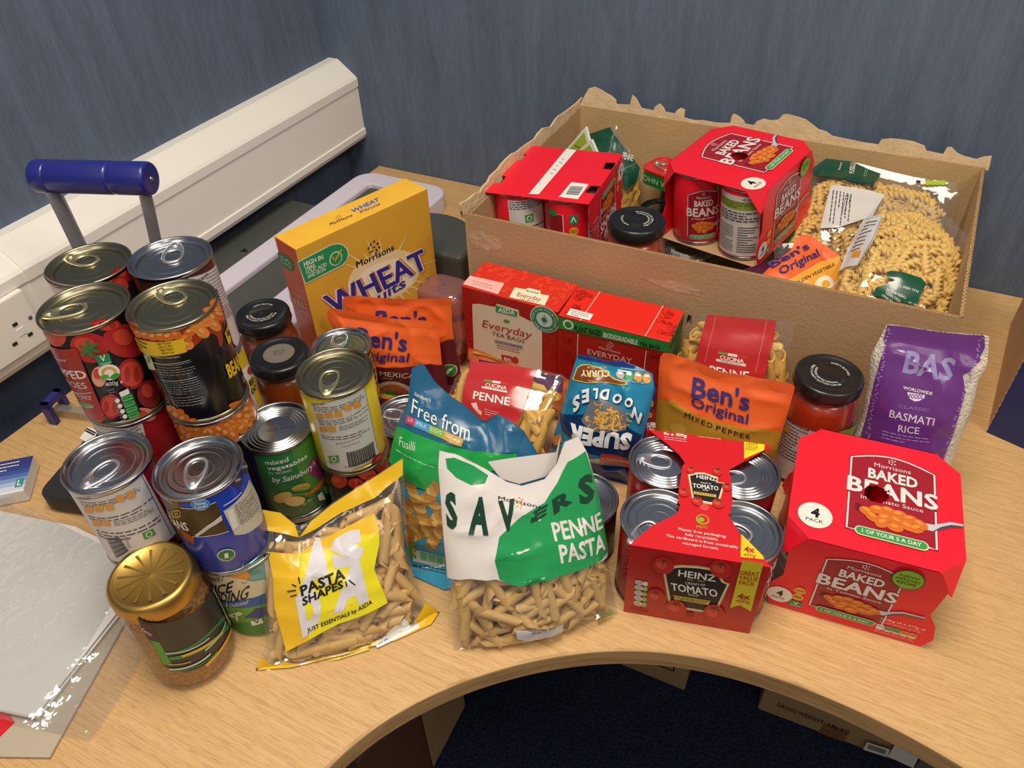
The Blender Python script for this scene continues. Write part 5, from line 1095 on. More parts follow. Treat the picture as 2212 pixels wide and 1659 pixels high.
A.lines((.103, .0075), (.138, .0075), (.103, .0035), 2, P('#f0b8b4'), 2); A.done('front_print', root)
white_label(cn[(-1, -1)][0], cn[(-1, -1)][1], math.pi * 1.02); white_label(cn[(1, -1)][0], cn[(1, -1)][1], -.1)
# pack inside the carton
M2 = pose(-0.1814, 1.0231, 0.2203, 74.0, -3.3, -5.9)
root, st_, sf_, cn = four_pack('red four pack of baked beans with round finger hole inside the carton', M2, Z_BXM)
st_.cut = (0.0025, 0.0025)
A = place_panel(st_, (0.0515, 0.0250), (0.000760, 0), (0, 0.000840), 130); A.hole = (PKS, PKS, 0.0112); bean_panel(A); A.T = None; four_circle(A, (0.0205, 0.0235), 0.0155); A.done('top_print', root)
A = place_panel(sf_, (0.041, 0.0165), (0.00066, 0), (0, 0.00066)); bean_panel(A); A.T = None; A.circ((.112, .096), .0135, P('#2f4a1c'), 8, 26); A.circ((.112, .096), .0125, P('#86b52f'), 9, 26); A.lines((.104, .102), (.120, .102), (.104, .091), 3, P('#1f3212'), 10)
four_circle(A, (.014, .020), .0125); A.circ((.0285, .038), .005, P('#e8a53a'), 2, 18); A.circ((.0285, .0255), .005, P('#e8a53a'), 2, 18); A.poly([(.0235, .008), (.0335, .008), (.0335, .0165), (.0235, .0165)], P('#2f8a58'), 2); A.text('V', (.0262, .0095), (.0315, .0095), (.0262, .0155), WHITE, .02, 3); A.done('front_print', root)
o, Mt = cn[(-1, 1)]; I3 = Mt.inverted() @ CAM_O; a0 = math.atan2(I3.y, I3.x)
A = place_panel(CylM(Mt, .0363, a0 + .15), (-.0215, .014), (.00043, 0), (0, .00058)); bean_panel(A); A.T = None; A.circ((.0235, .088), .0085, P('#2f4a1c'), 8, 20); A.circ((.0235, .088), .0078, P('#86b52f'), 9, 20); A.done('label_print', o)
o, Mt = cn[(-1, -1)]; I3 = Mt.inverted() @ CAM_O; white_label(o, Mt, math.atan2(I3.y, I3.x) - .35)
# upside down pack inside the carton
M3 = pose(-0.4060, 0.9088, 0.2058, 93.6, -3.1, -0.9)
root, st_, sf_, cn = four_pack('red bean multipack lying upside down with white tape strip and barcode', M3, Z_UP, True)
A = Art(st_, Z_BXL); A.poly([(640, 945), (725, 948), (1048, 570), (960, 560)], P('#efeae2'), 0); A.poly([(898, 970), (1005, 843), (1152, 862), (1060, 990)], P('#f0ece6'), 0); A.bars((1000, 878), (955, 950), (1108, 885), 22, GREYINK, 1); A.lines((820, 770), (850, 780), (940, 620), 5, P('#cfc8c0'), 1); A.done('base_print', root)
sflip = Plane(M3 @ Vector((PKS, -PKS, 0)), -(M3.to_3x3() @ Vector((1, 0, 0))), -(M3.to_3x3() @ Vector((0, 0, 1)))); 
A = place_panel(sflip, (0.041, 0.0165), (0.00066, 0), (0, 0.00066)); bean_panel(A); A.T = None; four_circle(A, (.014, .020), .0125); A.circ((.0285, .038), .005, P('#e8a53a'), 2, 18); A.circ((.0285, .0255), .005, P('#e8a53a'), 2, 18); A.poly([(.0235, .008), (.0335, .008), (.0335, .0165), (.0235, .0165)], P('#2f8a58'), 2); A.text('V', (.0262, .0095), (.0315, .0095), (.0262, .0155), WHITE, .02, 3); A.lines((.115, .10), (.145, .10), (.115, .03), 10, P('#f0b8b4'), 2); A.done('front_print', root)
o, Mt = cn[(-1, 1)]; I3 = Mt.inverted() @ CAM_O; a0 = math.atan2(I3.y, I3.x); Mu = Mt @ Matrix.Translation((0, 0, .108)) @ Matrix.Rotation(math.pi, 4, 'X')
A = Art(CylM(Mt, .0363, a0 + .1), st=True); A.poly([(-.022, .008), (.03, .008), (.03, .1), (-.022, .1)], P('#dcd8d4', .4), 0); A.lines((-.020, .098), (.028, .098), (-.020, .085), 4, INK, 1, .35, 2); A.poly([(.0, .066), (.012, .066), (.012, .078), (.0, .078)], P('#5a9a44'), 1); A.circ((.006, .072), .004, WHITE, 2); A.circ((.006, .072), .0028, P('#5a9a44'), 3); A.lines((-.020, .06), (.028, .06), (-.020, .02), 8, INK, 1, .35, 3); A.done('label_print', o)
o, Mt = cn[(-1, -1)]; I3 = Mt.inverted() @ CAM_O; a0 = math.atan2(I3.y, I3.x)
A = Art(CylM(Mt, .0363, a0), st=True); A.poly([(-.04, .02), (-.012, .02), (-.012, .088), (-.04, .088)], bdark, 0); A.stroke([(-.03, .088), (-.012, .088), (-.012, .02)], .0012, brim, 1); A.rr((-.04, .084), (-.020, .084), (-.04, .093), .004, P('#3f8a48'), 2); A.poly([(-.004, .074), (.008, .074), (.008, .088), (-.004, .088)], P('#2f8a58'), 1); A.text('V', (.006, .086), (-.002, .086), (.006, .077), WHITE, .02, 2); A.circ((.002, .064), .0062, P('#e8a53a'), 1); A.lines((-.002, .066), (.006, .066), (-.002, .061), 2, BLACK, 2); A.circ((.002, .048), .0062, P('#e8a53a'), 1); A.poly([(.022, .01), (.05, .01), (.05, .1), (.022, .1)], P('#dcd8d4', .4), 0); A.lines((.025, .098), (.048, .098), (.025, .05), 8, INK, 1, .35, 6); beans_pts = [(-.032, .05), (-.026, .055), (-.034, .06), (-.024, .045), (-.03, .04)]
for (x, y) in beans_pts: A.circ((x, y), .0048, beanm, 2, 12, .65, x * 300)
A.done('label_print', o)
for lb, x, y, h in (('hidden can beneath the upside down multipack, front left', -0.444, 0.872, .094), ('hidden can beneath the upside down multipack, front right', -0.366, 0.872, .094), ('hidden can beneath the upside down multipack, at its back', -0.405, 0.950, .094)):
    can(lb, x, y, 0.004, red_lbl, 'cans inside the carton', 'silver', 'plain', h=h)
for lb, px, py, kk, bm_ in (('dark brown tin with white label under the bean pack in the carton', 1487, 533, 'plain', P('#4a3630', .25)), ('green labelled tin at the front edge under the bean pack', 1575, 572, 'plain', P('#2f4a34', .3)), ('silver-lidded can beside the bean pack in the carton', 1433, 452, 'tab', P('#5a4436', .3))):
    p = at(px, py, 0.100 if kk == 'tab' else 0.088); hh = 0.096 if kk == 'tab' else 0.084
    c, sf = can(lb, p.x, p.y, 0.004, bm_, 'cans inside the carton', 'silver', kk, h=hh)
    if 'brown' in lb:
        A = Art(sf, (1380, 380, 6.913)); A.poly([(480, 1075), (740, 1180), (735, 1260), (480, 1180)], P('#bfc8cc'), 0); A.text('CO', (540, 1195), (610, 1205), (545, 1160), BLACK, .0, 2, ext=1.0); A.done('label_print', c)
# ------------------------------------------------------------------ tomato soup four pack with carrier
hred = P('#b8201f', .35, .15); hred2 = mat('soup_red', '#d41a24', 0.35, coat=0.15)
u = Vector((0.971, 0.2385, 0)); v = Vector((-0.2385, 0.971, 0)); m0 = Vector((-0.0545, 0.4450, 0)); Z3 = Vector((0, 0, 1))
root = thing('soup_can_multipack', 'red card carrier pack of four tomato soup cans on the desk front', 'multipack', m0 + v * 0.075)
soup = P('#9e1a1c', .3); 
for i in (-1, 1):
    for j in (0, 1):
        cpos = m0 + u * (i * 0.0378) + v * (0.0382 + 0.0760 * j)
        q = MB(); q.lathe([(CRD - .0008, .003), (CRD, .005), (CRD, CH_ - .006), (CRD - .0008, CH_ - .0042)], cpos, soup, 44); o = q.obj('can', root)
        q = MB(); q.lathe([(a, CH_ + z_) for a, z_ in lid_profile(CRD, 'tab' if j == 0 else 'plain')], cpos, silver_m, 52); lo = q.obj('lid', o); q = MB(); q.lathe([(CRD - .01, .003), (CRD - .002, .0006), (CRD + .0010, .0002), (CRD + .0010, .0030), (CRD - .0004, .0042)], cpos, silver_m, 44); q.obj('base_rim', o)
        S_ = Cyl(cpos.x, cpos.y, 0, CRD); A = Art(S_, Z_HNZ)
        if i == 1 and j == 0: A.text('HE', (1175, 1120), (1230, 1060), (1172, 1070), WHITE, .03, 1); A.text('TO', (1150, 1230), (1200, 1160), (1148, 1180), WHITE, .03, 1); A.poly([(1130, 1280), (1190, 1200), (1190, 1230), (1130, 1310)], P('#c9a24a'), 1); A.done('label_print', o)
        if i == -1 and j == 0: A.lines((120, 880), (165, 920), (100, 1180), 16, P('#d88a84'), 1); A.done('label_print', o)
        tb = {(-1, 1): ((215, 290), (430, 330)), (1, 1): ((860, 440), (1000, 430)), (-1, 0): ((270, 830), (350, 770)), (1, 0): ((960, 840), (1030, 880))}[(i, j)]
        a = at(Z_HNZ[0] + tb[0][0] / Z_HNZ[2], Z_HNZ[1] + tb[0][1] / Z_HNZ[2], CH_ - .004); e_ = at(Z_HNZ[0] + tb[1][0] / Z_HNZ[2], Z_HNZ[1] + tb[1][1] / Z_HNZ[2], CH_ - .004); d_ = (e_ - a).normalized()
        if (i, j) == (-1, 0): a = e_ - d_ * .036
        if (i, j) == (1, 1): a = e_ - d_ * .037
        if (i, j) == (1, 0): a = e_ - d_ * .036
        Mq = Matrix((d_, Vector((-d_.y, d_.x, 0)), Z3)).transposed().to_4x4(); Mq.translation = a; q = MB(); tab_mesh(q, Mq, silver_m); q.obj('pull_tab', o)
FW = 0.0613; SFH = Plane(m0 - v * .0006, u, Z3)
q = MB(); q.slab([SFH.map(x, z_) for x, z_ in ((-FW, .0005), (FW, .0005), (FW + .001, .108), (-FW - .001, .108))], -v, .0012, hred); q.obj('front_panel', root)
q = MB(); q.slab([m0 + v * .1532 + u * x + Z3 * z_ for x, z_ in ((FW, .0005), (-FW, .0005), (-FW, .109), (FW, .109))], v, .0012, hred2); q.obj('back_panel', root)
STP = Plane((0, 0, .1088), (1, 0, 0), (0, 1, 0))
strap = [(183, 880), (250, 845), (330, 780), (450, 722), (510, 690), (527, 630), (513, 605), (518, 520), (545, 352), (562, 335), (556, 318), (520, 270), (430, 190), (330, 115), (310, 96), (1175, 205), (1172, 234), (1130, 242), (886, 375), (882, 395), (898, 480), (903, 600), (893, 688), (872, 700), (955, 835), (1122, 1000), (1175, 1030)]
pts = [STP.map(*STP.inv(Z_HNZ[0] + x / Z_HNZ[2], Z_HNZ[1] + y / Z_HNZ[2])) for x, y in strap]
pts[0] = SFH.map(-FW - .001, .1080) + Z3 * .0008; pts[-1] = SFH.map(FW + .001, .1080) + Z3 * .0008
T = geometry.tessellate_polygon([pts]); q = MB()
ff = []
for f in T:
    a, b_, c_ = (pts[i] for i in f); ff.append(f if (b_ - a).cross(c_ - a).z > 0 else f[::-1])
q.add(pts, ff, hred2); n = len(pts); q.add(pts + [p - Z3 * .0009 for p in pts], [(i, n + i, n + (i + 1) % n, (i + 1) % n) for i in range(n)], hred2); q.obj('top_strap', root)
A = Art(SFH, Z_HNZ)
keyst = [(405, 1115), (480, 1062), (540, 1058), (650, 1064), (740, 1078), (800, 1110), (845, 1178), (885, 1195), (790, 1402), (700, 1402), (450, 1362)]
A.poly(keyst, P('#d9b04a'), 1); cx, cy = 640, 1220; A.poly([(cx + (x - cx) * .965, cy + (y - cy) * .95) for x, y in keyst], P('#e8e2d4'), 2); A.poly([(cx + (x - cx) * .91, cy + (y - cy) * .89) for x, y in keyst], P('#241c1c'), 3)
A.text('HEINZ', (515, 1135), (780, 1175), (520, 1088), WHITE, .02, 4); A.text('EST. 1869', (580, 1165), (705, 1180), (581, 1153), P('#c8b478'), 0, 4); A.text('CREAM OF', (565, 1192), (708, 1210), (566, 1174), WHITE, .0, 4); A.text('TOMATO', (468, 1235), (795, 1285), (462, 1182), WHITE, .025, 4); A.text('SOUP', (588, 1275), (662, 1285), (588, 1258), WHITE, .0, 4)
A.poly([(475, 1270), (745, 1310), (735, 1335), (730, 1342), (480, 1300), (492, 1285)], P('#d9b84a'), 4); A.text('NO ARTIFICIAL COLOURS', (500, 1290), (735, 1322), (500, 1277), BLACK, .0, 5); A.text('OR PRESERVATIVES', (525, 1302), (710, 1332), (526, 1292), BLACK, .0, 5)
def tomx(A, c, r, l=6, m=P('#c02a22')):
    A.ell(c, (c[0] + r, c[1] + r * .12), (c[0], c[1] + r * .8), m, l, 20); A.ell((c[0] - r * .2, c[1] - r * .1), (c[0] + r * .35, c[1]), (c[0] - r * .2, c[1] + r * .3), P('#d9483a'), l + 1, 14)
    for k in range(5): t = k * 1.26 + .4; A.stroke([(c[0], c[1] - r * .45), (c[0] + r * .5 * math.cos(t), c[1] - r * .45 + r * .3 * math.sin(t))], .0008, P('#4a3a1c'), l + 2)
tomx(A, (410, 1058), 75); tomx(A, (820, 1085), 80); tomx(A, (355, 1280), 65); tomx(A, (500, 1365), 75); tomx(A, (772, 1400), 78)
A.poly([(975, 1020), (1125, 1045), (1035, 1390), (955, 1345), (885, 1365)], P('#dccb28'), 3); A.text('GREAT', (955, 1125), (1092, 1138), (958, 1095), P('#b02a1c'), .01, 4); A.text('VALUE', (948, 1158), (1085, 1172), (952, 1128), P('#b02a1c'), .01, 4); A.text('PACK', (950, 1195), (1062, 1208), (953, 1165), P('#b02a1c'), .01, 4); A.text('4x', (935, 1295), (1030, 1305), (942, 1258), P('#b02a1c'), .03, 4); A.text('400g', (925, 1320), (1025, 1332), (928, 1300), P('#b02a1c'), .0, 4)
for k in range(5): A.rr((205 - 2.5 * k, 1195 + 37 * k), (262 - 2.5 * k, 1208 + 37 * k), (208 - 2.5 * k, 1163 + 37 * k), .003, P('#e6e0d4'), 2); A.rr((262 - 2.5 * k, 1208 + 37 * k), (296 - 2.5 * k, 1212 + 37 * k), (264 - 2.5 * k, 1176 + 37 * k), .003, P('#8fc060') if k else P('#e6e0d4'), 2); A.lines((214 - 2.5 * k, 1172 + 37 * k), (256 - 2.5 * k, 1182 + 37 * k), (212 - 2.5 * k, 1195 + 37 * k), 2, INK, 3)
A.lines((170, 1360), (300, 1385), (168, 1385), 2, P('#8e1818'), 2); A.circ((600, 1412), .004, P('#8e1818'), 2); A.done('front_print', root)
A = Art(STP, Z_HNZ)
kt = [(582, 415), (640, 400), (700, 402), (800, 435), (795, 470), (850, 478), (805, 635), (740, 632), (615, 605)]
A.poly(kt, P('#d9b04a'), 1); cx, cy = 712, 515; A.poly([(cx + (x - cx) * .95, cy + (y - cy) * .94) for x, y in kt], P('#e8e2d4'), 2); A.poly([(cx + (x - cx) * .88, cy + (y - cy) * .86) for x, y in kt], P('#241c1c'), 3)
A.text('HEINZ', (645, 445), (785, 468), (645, 418), WHITE, .02, 4); A.text('CREAM OF', (672, 482), (750, 492), (672, 472), WHITE, .0, 4); A.text('TOMATO', (618, 512), (802, 535), (618, 482), WHITE, .025, 4); A.text('SOUP', (688, 535), (730, 541), (688, 524), WHITE, .0, 4); A.poly([(625, 540), (785, 565), (785, 585), (625, 560)], P('#d9b84a'), 4); A.lines((635, 546), (775, 568), (635, 562), 2, BLACK, 5)
for cc, r in (((605, 390), 32), ((795, 402), 36), ((552, 550), 38), ((862, 510), 36), ((650, 612), 40), ((800, 628), 44)): tomx(A, cc, r, 5)
A.circ((688, 740), .0062, P('#a8a82c'), 1); A.circ((690, 738), .0048, hred2, 2); A.circ((678, 742), .0028, P('#86b52f'), 3); A.text('PEFC', (645, 800), (725, 804), (645, 780), P('#a8a82c'), .01, 1)
A.text('Plastic free packaging:', (515, 815), (858, 870), (516, 795), WHITE, .0, 1); A.text('fully recyclable.', (562, 853), (802, 892), (563, 833), WHITE, .0, 1); A.text('This cardboard is from sustainably', (425, 862), (945, 948), (427, 842), WHITE, .0, 1); A.text('managed forests.', (545, 915), (805, 956), (546, 896), WHITE, .0, 1)
A.poly([(965, 842), (1122, 1000), (1128, 1026), (960, 1008)], P('#e8c81c'), 1); A.text('4x', (985, 970), (1062, 978), (985, 930), P('#b02a1c'), .03, 2); A.text('400g', (980, 1002), (1068, 1012), (982, 978), P('#b02a1c'), .0, 2)
A.poly([(985, 182), (1133, 202), (1130, 242), (985, 305)], P('#f0dc1c'), 1); A.text('GREAT', (998, 205), (1082, 212), (1000, 188), P('#b02a1c'), .0, 2); A.text('VALUE', (998, 224), (1082, 232), (1000, 208), P('#b02a1c'), .0, 2); A.text('PACK', (998, 242), (1070, 248), (1000, 226), P('#b02a1c'), .0, 2)
A.text('4x e 400g', (405, 132), (575, 152), (408, 110), WHITE, .02, 2); A.lines((410, 145), (570, 165), (415, 175), 2, P('#f0c8c4'), 2); A.text('Cream of Tomato Soup', (655, 148), (818, 166), (656, 140), WHITE, .0, 2); A.circ((700, 650), .0045, P('#e04a44'), 1); A.done('top_print', root)
# ------------------------------------------------------------------ bags and pouches
def interp(tab, x):
    if x <= tab[0][0]: return tab[0][1]
    for (a, p), (b_, q) in zip(tab, tab[1:]):
        if x <= b_: return p + (q - p) * ((x - a) / max(1e-9, b_ - a))
    return tab[-1][1]
PROF = [(0, 0), (.04, .12), (.12, .7), (.3, 1), (.6, .95), (.8, .6), (.92, .15), (1, 0)]
class Bent(Plane):
    "leaning plane whose part below the ground line lies flat on the desk"
    def __init__(s, O, ex, ey, bk): Plane.__init__(s, O, ex, ey); s.bk = bk
    def inv(s, px, py, d=0.0):
        dr = ray(px, py); t = (s.O + s.n * d - CAM_O).dot(s.n) / dr.dot(s.n); p = CAM_O + dr * t - s.O; x, y = p.dot(s.ex), p.dot(s.ey)
        if y < 0:
            t = (s.O.z + d - CAM_O.z) / dr.z; p = CAM_O + dr * t - s.O; x, y = p.dot(s.ex), min(0.0, p.dot(s.bk))
        return x, y
    def map(s, a, b, d=0):
        if b >= 0: return s.O + s.ex * a + s.ey * b + s.n * d
        return s.O + s.ex * a + s.bk * b + Vector((0, 0, max(d, -.0008)))
class Bag:
    cut = (0.005, 0.005); base = 5
    def __init__(s, g, yaw, lean, left, right, top, bottom, zoom, thick=.02, prof=PROF, wr=.0016, ws=34, cr=.0022, seed=0.0, z0=.001, pw=.55, back=.8):
        t = math.radians(yaw); la = math.radians(lean); ex = Vector((math.cos(t), math.sin(t), 0)); bk = Vector((-ex.y, ex.x, 0))
        ey = Vector((0, 0, math.cos(la))) + bk * math.sin(la)
        s.pl = Bent((g[0], g[1], z0), ex, ey, bk); s.n = s.pl.n; s.thick = thick; s.prof = prof; s.wr = wr; s.ws = ws; s.cr = cr; s.seed = seed; s.pw = pw; s.bk = back
        def cv(p):
            if p[0] == 'p': return (p[1], p[2])
            return s.pl.inv(zoom[0] + p[0] / zoom[2], zoom[1] + p[1] / zoom[2])
        L = [cv(p) for p in left]; R = [cv(p) for p in right]; T = [cv(p) for p in top]; B = [cv(p) for p in bottom]
        def tabv(E): return [((p[1] - E[0][1]) / (E[-1][1] - E[0][1]), p[0]) for p in E]
        def tabu(E): return [((p[0] - E[0][0]) / (E[-1][0] - E[0][0]), p[1]) for p in E]
        mono = lambda E: [e for i, e in enumerate(E) if i == 0 or e[0] > max(q[0] for q in E[:i])]
        s.L = mono(tabv(L)); s.R = mono(tabv(R)); s.T = mono(tabu(T)); s.B = mono(tabu(B))
        X = [s.xy(u_ / 12, v_ / 12) for u_ in range(13) for v_ in range(13)]
        s.x0 = min(p[0] for p in X) - .004; s.y0 = min(p[1] for p in X) - .004; s.st = .003
        s.nx = int((max(p[0] for p in X) + .004 - s.x0) / s.st) + 2; s.ny = int((max(p[1] for p in X) + .004 - s.y0) / s.st) + 2
        s.tab = [s.h(*s.uv(s.x0 + i * s.st, s.y0 + j * s.st)) for j in range(s.ny) for i in range(s.nx)]
    def xy(s, u, v):
        return (interp(s.L, v) * (1 - u) + interp(s.R, v) * u, interp(s.B, u) * (1 - v) + interp(s.T, u) * v)
    def uv(s, x, y):
        u, v = .5, .5
        for _ in range(5):
            b_ = interp(s.B, u); v = (y - b_) / max(1e-6, interp(s.T, u) - b_); v = min(1.02, max(-.02, v))
            a = interp(s.L, v); u = (x - a) / max(1e-6, interp(s.R, v) - a); u = min(1.02, max(-.02, u))
        return u, v
    def h(s, u, v):
        u = min(1, max(0, u)); v = min(1, max(0, v)); x, y = s.xy(u, v)
        m = max(0.0, 4 * u * (1 - u)) ** s.pw; k = interp(s.prof, v)
        nn = noise.noise(Vector((x * s.ws, y * s.ws * .8, s.seed))); c = 1 - abs(noise.noise(Vector((x * s.ws * .7 + 3.1, y * s.ws * .9 + 7.7, s.seed + 5.2))))
        e = min(1.0, 8 * min(u, 1 - u)) * min(1, 12 * min(v, 1 - v) + .25)
        return s.thick * m * k + e * (s.wr * nn + s.cr * (c ** 6 - .35))
    def ht(s, x, y):
        a = min(max((x - s.x0) / s.st, 0), s.nx - 1.001); b = min(max((y - s.y0) / s.st, 0), s.ny - 1.001); i, j = int(a), int(b); a -= i; b -= j; k = j * s.nx + i
        return (s.tab[k] * (1 - a) + s.tab[k + 1] * a) * (1 - b) + (s.tab[k + s.nx] * (1 - a) + s.tab[k + s.nx + 1] * a) * b
    def inv(s, px, py):
        d = 0.0
        for _ in range(5):
            x, y = s.pl.inv(px, py, d); d = s.ht(x, y)
        return x, y
    def map(s, x, y, d=0): return s.pl.map(x, y, s.ht(x, y) + d)
    def front(s, u, v, d=0):
        x, y = s.xy(u, v); return s.pl.map(x, y, s.h(u, v) + d)
    def back(s, u, v):
        x, y = s.xy(u, v); m = max(0.0, 4 * u * (1 - u)) ** s.pw
        return s.pl.map(x, y, -s.bk * s.thick * m * interp(s.prof, v))
    def build(s, name, label, cat, m, group=None, nu=52, nv=52, part='film', mback=None):
        c0 = s.front(.5, 0); s.root = thing(name, label, cat, (c0.x, c0.y, max(0, c0.z - .001)), group)
        b = MB(); b.grid(s.front, nu, nv, m); b.grid(s.back, nu // 2, nv // 2, mback or m, flip=True); s.film = b.obj(part, s.root); return s.root
# ---- pasta pieces (shared meshes)
def penne_mesh(name, L, r, m, n=10):
    q = MB(); ring = lambda sg, rr: [(sg * L / 2 + rr * 1.2 * math.cos(2 * math.pi * k / n), rr * math.cos(2 * math.pi * k / n), rr * math.sin(2 * math.pi * k / n)) for k in range(n)]
    ri = r * .74
    for A_, B_, sm in ((ring(-1, r), ring(1, r), True), (ring(1, r), ring(1, ri), False), (ring(1, ri), ring(-1, ri), True), (ring(-1, ri), ring(-1, r), False)):
        q.add(A_ + B_, [(k, n + k, n + (k + 1) % n, (k + 1) % n) for k in range(n)], m, sm)
    o = q.obj(name, None); me = o.data; bpy.data.objects.remove(o); return me
def fusilli_mesh(name, L, R, m):
    q = MB(); N = 28; K = 12; vs = []; fs = []
    for i in range(N + 1):
        z = (i / N - .5) * L; tw = 2 * math.pi * 2.0 * i / N; tp = min(1, 3.2 * min(i / N, 1 - i / N) + .55)
        for k in range(K):
            t = 2 * math.pi * k / K; rr = R * tp * (.30 + .70 * abs(math.cos(1.5 * t)) ** 2.0); vs.append((z, rr * math.cos(t + tw), rr * math.sin(t + tw)))
    for i in range(N):
        for k in range(K): k2 = (k + 1) % K; fs.append((i * K + k, i * K + k2, (i + 1) * K + k2, (i + 1) * K + k))
    fs += [tuple(range(K))[::-1], tuple(N * K + k for k in range(K))]
    q.add(vs, fs, m, True); o = q.obj(name, None); me = o.data; bpy.data.objects.remove(o); return me
pasta_tan = mat('pasta_tan', '#cca664', 0.5, vary=0.08, vscale=60); pasta_yel = mat('pasta_yellow', '#dcae4a', 0.48, vary=0.08, vscale=60); pasta_fus = mat('pasta_fusilli', '#ecc86e', 0.48, vary=0.06, vscale=60)
ME_PEN = penne_mesh('penne', 0.040, 0.0050, pasta_tan); ME_PEY = penne_mesh('penne_yellow', 0.044, 0.0055, pasta_yel); ME_FUS = fusilli_mesh('fusilli', 0.042, 0.0066, pasta_fus); ME_FUT = fusilli_mesh('fusilli_tan', 0.040, 0.0085, mat('pasta_print', '#c99a4e', 0.4, vary=.1, vscale=50))
LEN = {'penne': (.0235, .0051), 'penne_yellow': (.026, .0057), 'fusilli': (.0212, .0062), 'fusilli_tan': (.0185, .0068)}
def pasta(bag, name, me, n, depth, seed, ok=None, main=None, spread=1.0, gap=.011, vr=(.07, .86), back=False, tiltz=.25):
    rg = random.Random(seed); pts = []; tries = 0
    while len(pts) < n and tries < n * 60:
        tries += 1; u = rg.uniform(.07, .93); v = rg.uniform(*vr)
        if ok and not ok(u, v): continue
        x, y = bag.xy(u, v)
        if any((x - a) ** 2 + ((y - b_)) ** 2 < gap * gap for a, b_, _ in pts): continue
        pts.append((x, y, 0)); hh = bag.h(u, v)
        L2 = LEN[me.name][0]; rad = LEN[me.name][1]; good = False
        for tr_ in range(6):
            ang = (main if main is not None else 0) + rg.gauss(0, spread); slope = rg.gauss(0, tiltz) * .5
            dx, dy = math.cos(ang), math.sin(ang); E_ = []
            for k_ in (-1, -.5, 0, .5, 1):
                X, Y = x + dx * L2 * k_, y + dy * L2 * k_; uu, vv = bag.uv(X, Y); E_.append((k_, uu, vv, bag.h(uu, vv)))
            if all(.02 < e[1] < .98 and .02 < e[2] < .97 for e in (E_[0], E_[-1])): good = True; break
        if not good: pts.pop(); continue
        top_ = min(e[3] - rad * 1.15 - (depth - .0055) - slope * L2 * e[0] for e in E_) - rg.uniform(0, .0015)
        bot_ = -bag.bk * min(bag.thick * interp(bag.prof, min(1, max(0, e[2]))) * max(0, 4 * e[1] * (1 - e[1])) ** bag.pw for e in E_) + rad
        if top_ < bot_ - .003: pts.pop(); continue
        base = bag.pl.map(x, y, top_)
        d = bag.pl.ex * dx + bag.pl.ey * dy + bag.n * slope
        d.normalize()
        if base.z - L2 * abs(d.z) - rad < .0008: pts.pop(); continue
        yv = bag.n.cross(d).normalized(); zv = d.cross(yv).normalized(); rl = rg.uniform(0, 6.28)
        y2 = yv * math.cos(rl) + zv * math.sin(rl); z2 = d.cross(y2)
        o = bpy.data.objects.new(name, me); COL.objects.link(o); o.parent = bag.root
        Mx_ = Matrix((d, y2, z2)).transposed().to_4x4(); Mx_.translation = base - bag.root.location; o.matrix_local = Mx_
clear = film()
def opaque(name, hexc, rough=.28, coat=.25, bump=0, bscale=60): return mat(name, hexc, rough, 0, coat, bump, bscale)
GB = 'bags of pasta'
# ---- yellow pasta shapes bag (front left)
g = at(552, 1449)
bg = Bag((g.x, g.y), 45.7, 30, [(225, 1598), (275, 1480), (300, 1400), (285, 1200), (265, 1000), (228, 830), (115, 740), (60, 465)], [(1505, 1188), (1400, 1110), (1330, 960), (1290, 800), (1268, 600), (1255, 300), (1245, 120)],
         [(60, 465), (250, 475), (400, 500), (520, 600), (620, 540), (760, 430), (920, 330), (1080, 230), (1245, 120)], [(225, 1598), (480, 1575), (760, 1500), (1150, 1400), (1350, 1310), (1505, 1188)], Z_ASDA, thick=.024, seed=1.3, cr=.003, back=.4,
         prof=[(0, 0), (.03, .08), (.06, .55), (.14, .9), (.3, 1), (.55, .95), (.70, .8), (.82, .4), (.9, .1), (1, 0)])
r = bg.build('pasta_bag', 'clear bag of penne with yellow budget label at the front left', 'pasta bag', clear, GB)
A = Art(bg, Z_ASDA); Ye = G('#e6b81c'); Ye2 = G('#e4d81c'); lil = G('#d6d2d8')
A.poly([(60, 465), (250, 475), (400, 500), (500, 580), (530, 670), (430, 645), (250, 612), (90, 602)], Ye, 0); A.poly([(530, 670), (610, 560), (760, 440), (920, 335), (1080, 235), (1243, 128), (1243, 240), (1050, 400), (820, 500), (650, 610)], Ye, 0)
A.poly([(228, 1592), (265, 1490), (330, 1540), (520, 1550), (900, 1455), (1230, 1330), (1330, 1240), (1400, 1115), (1500, 1188), (1440, 1275), (1200, 1385), (780, 1500), (480, 1572)], Ye, 0)
A.poly([(312, 768), (540, 780), (600, 735), (830, 610), (1050, 505), (1080, 620), (1082, 720), (1045, 890), (1100, 1010), (1140, 1120), (1000, 1195), (800, 1265), (600, 1375), (440, 1458), (400, 1300), (360, 1150), (350, 950)], Ye, 0)
A.poly([(540, 785), (700, 760), (900, 660), (1082, 640), (1080, 720), (1045, 890), (1140, 1120), (1000, 1195), (800, 1265), (600, 1375), (590, 1300), (530, 1050)], Ye2, 1)
A.text('A', (515, 1085), (755, 950), (535, 770), lil, .07, 2); A.text('S', (760, 885), (985, 790), (735, 690), lil, .09, 2); A.text('D', (550, 1340), (700, 1230), (505, 1100), lil, .08, 2); A.text('A', (760, 1180), (1015, 1075), (790, 880), lil, .07, 2)
A.text('PASTA', (545, 1072), (850, 945), (532, 1005), BLACK, .035, 4); A.text('SHAPES', (555, 1140), (835, 1010), (548, 1085), BLACK, .035, 4)
A.text('JUST ESSENTIALS by ASDA', (588, 1322), (1032, 1122), (584, 1295), BLACK, .02, 4)
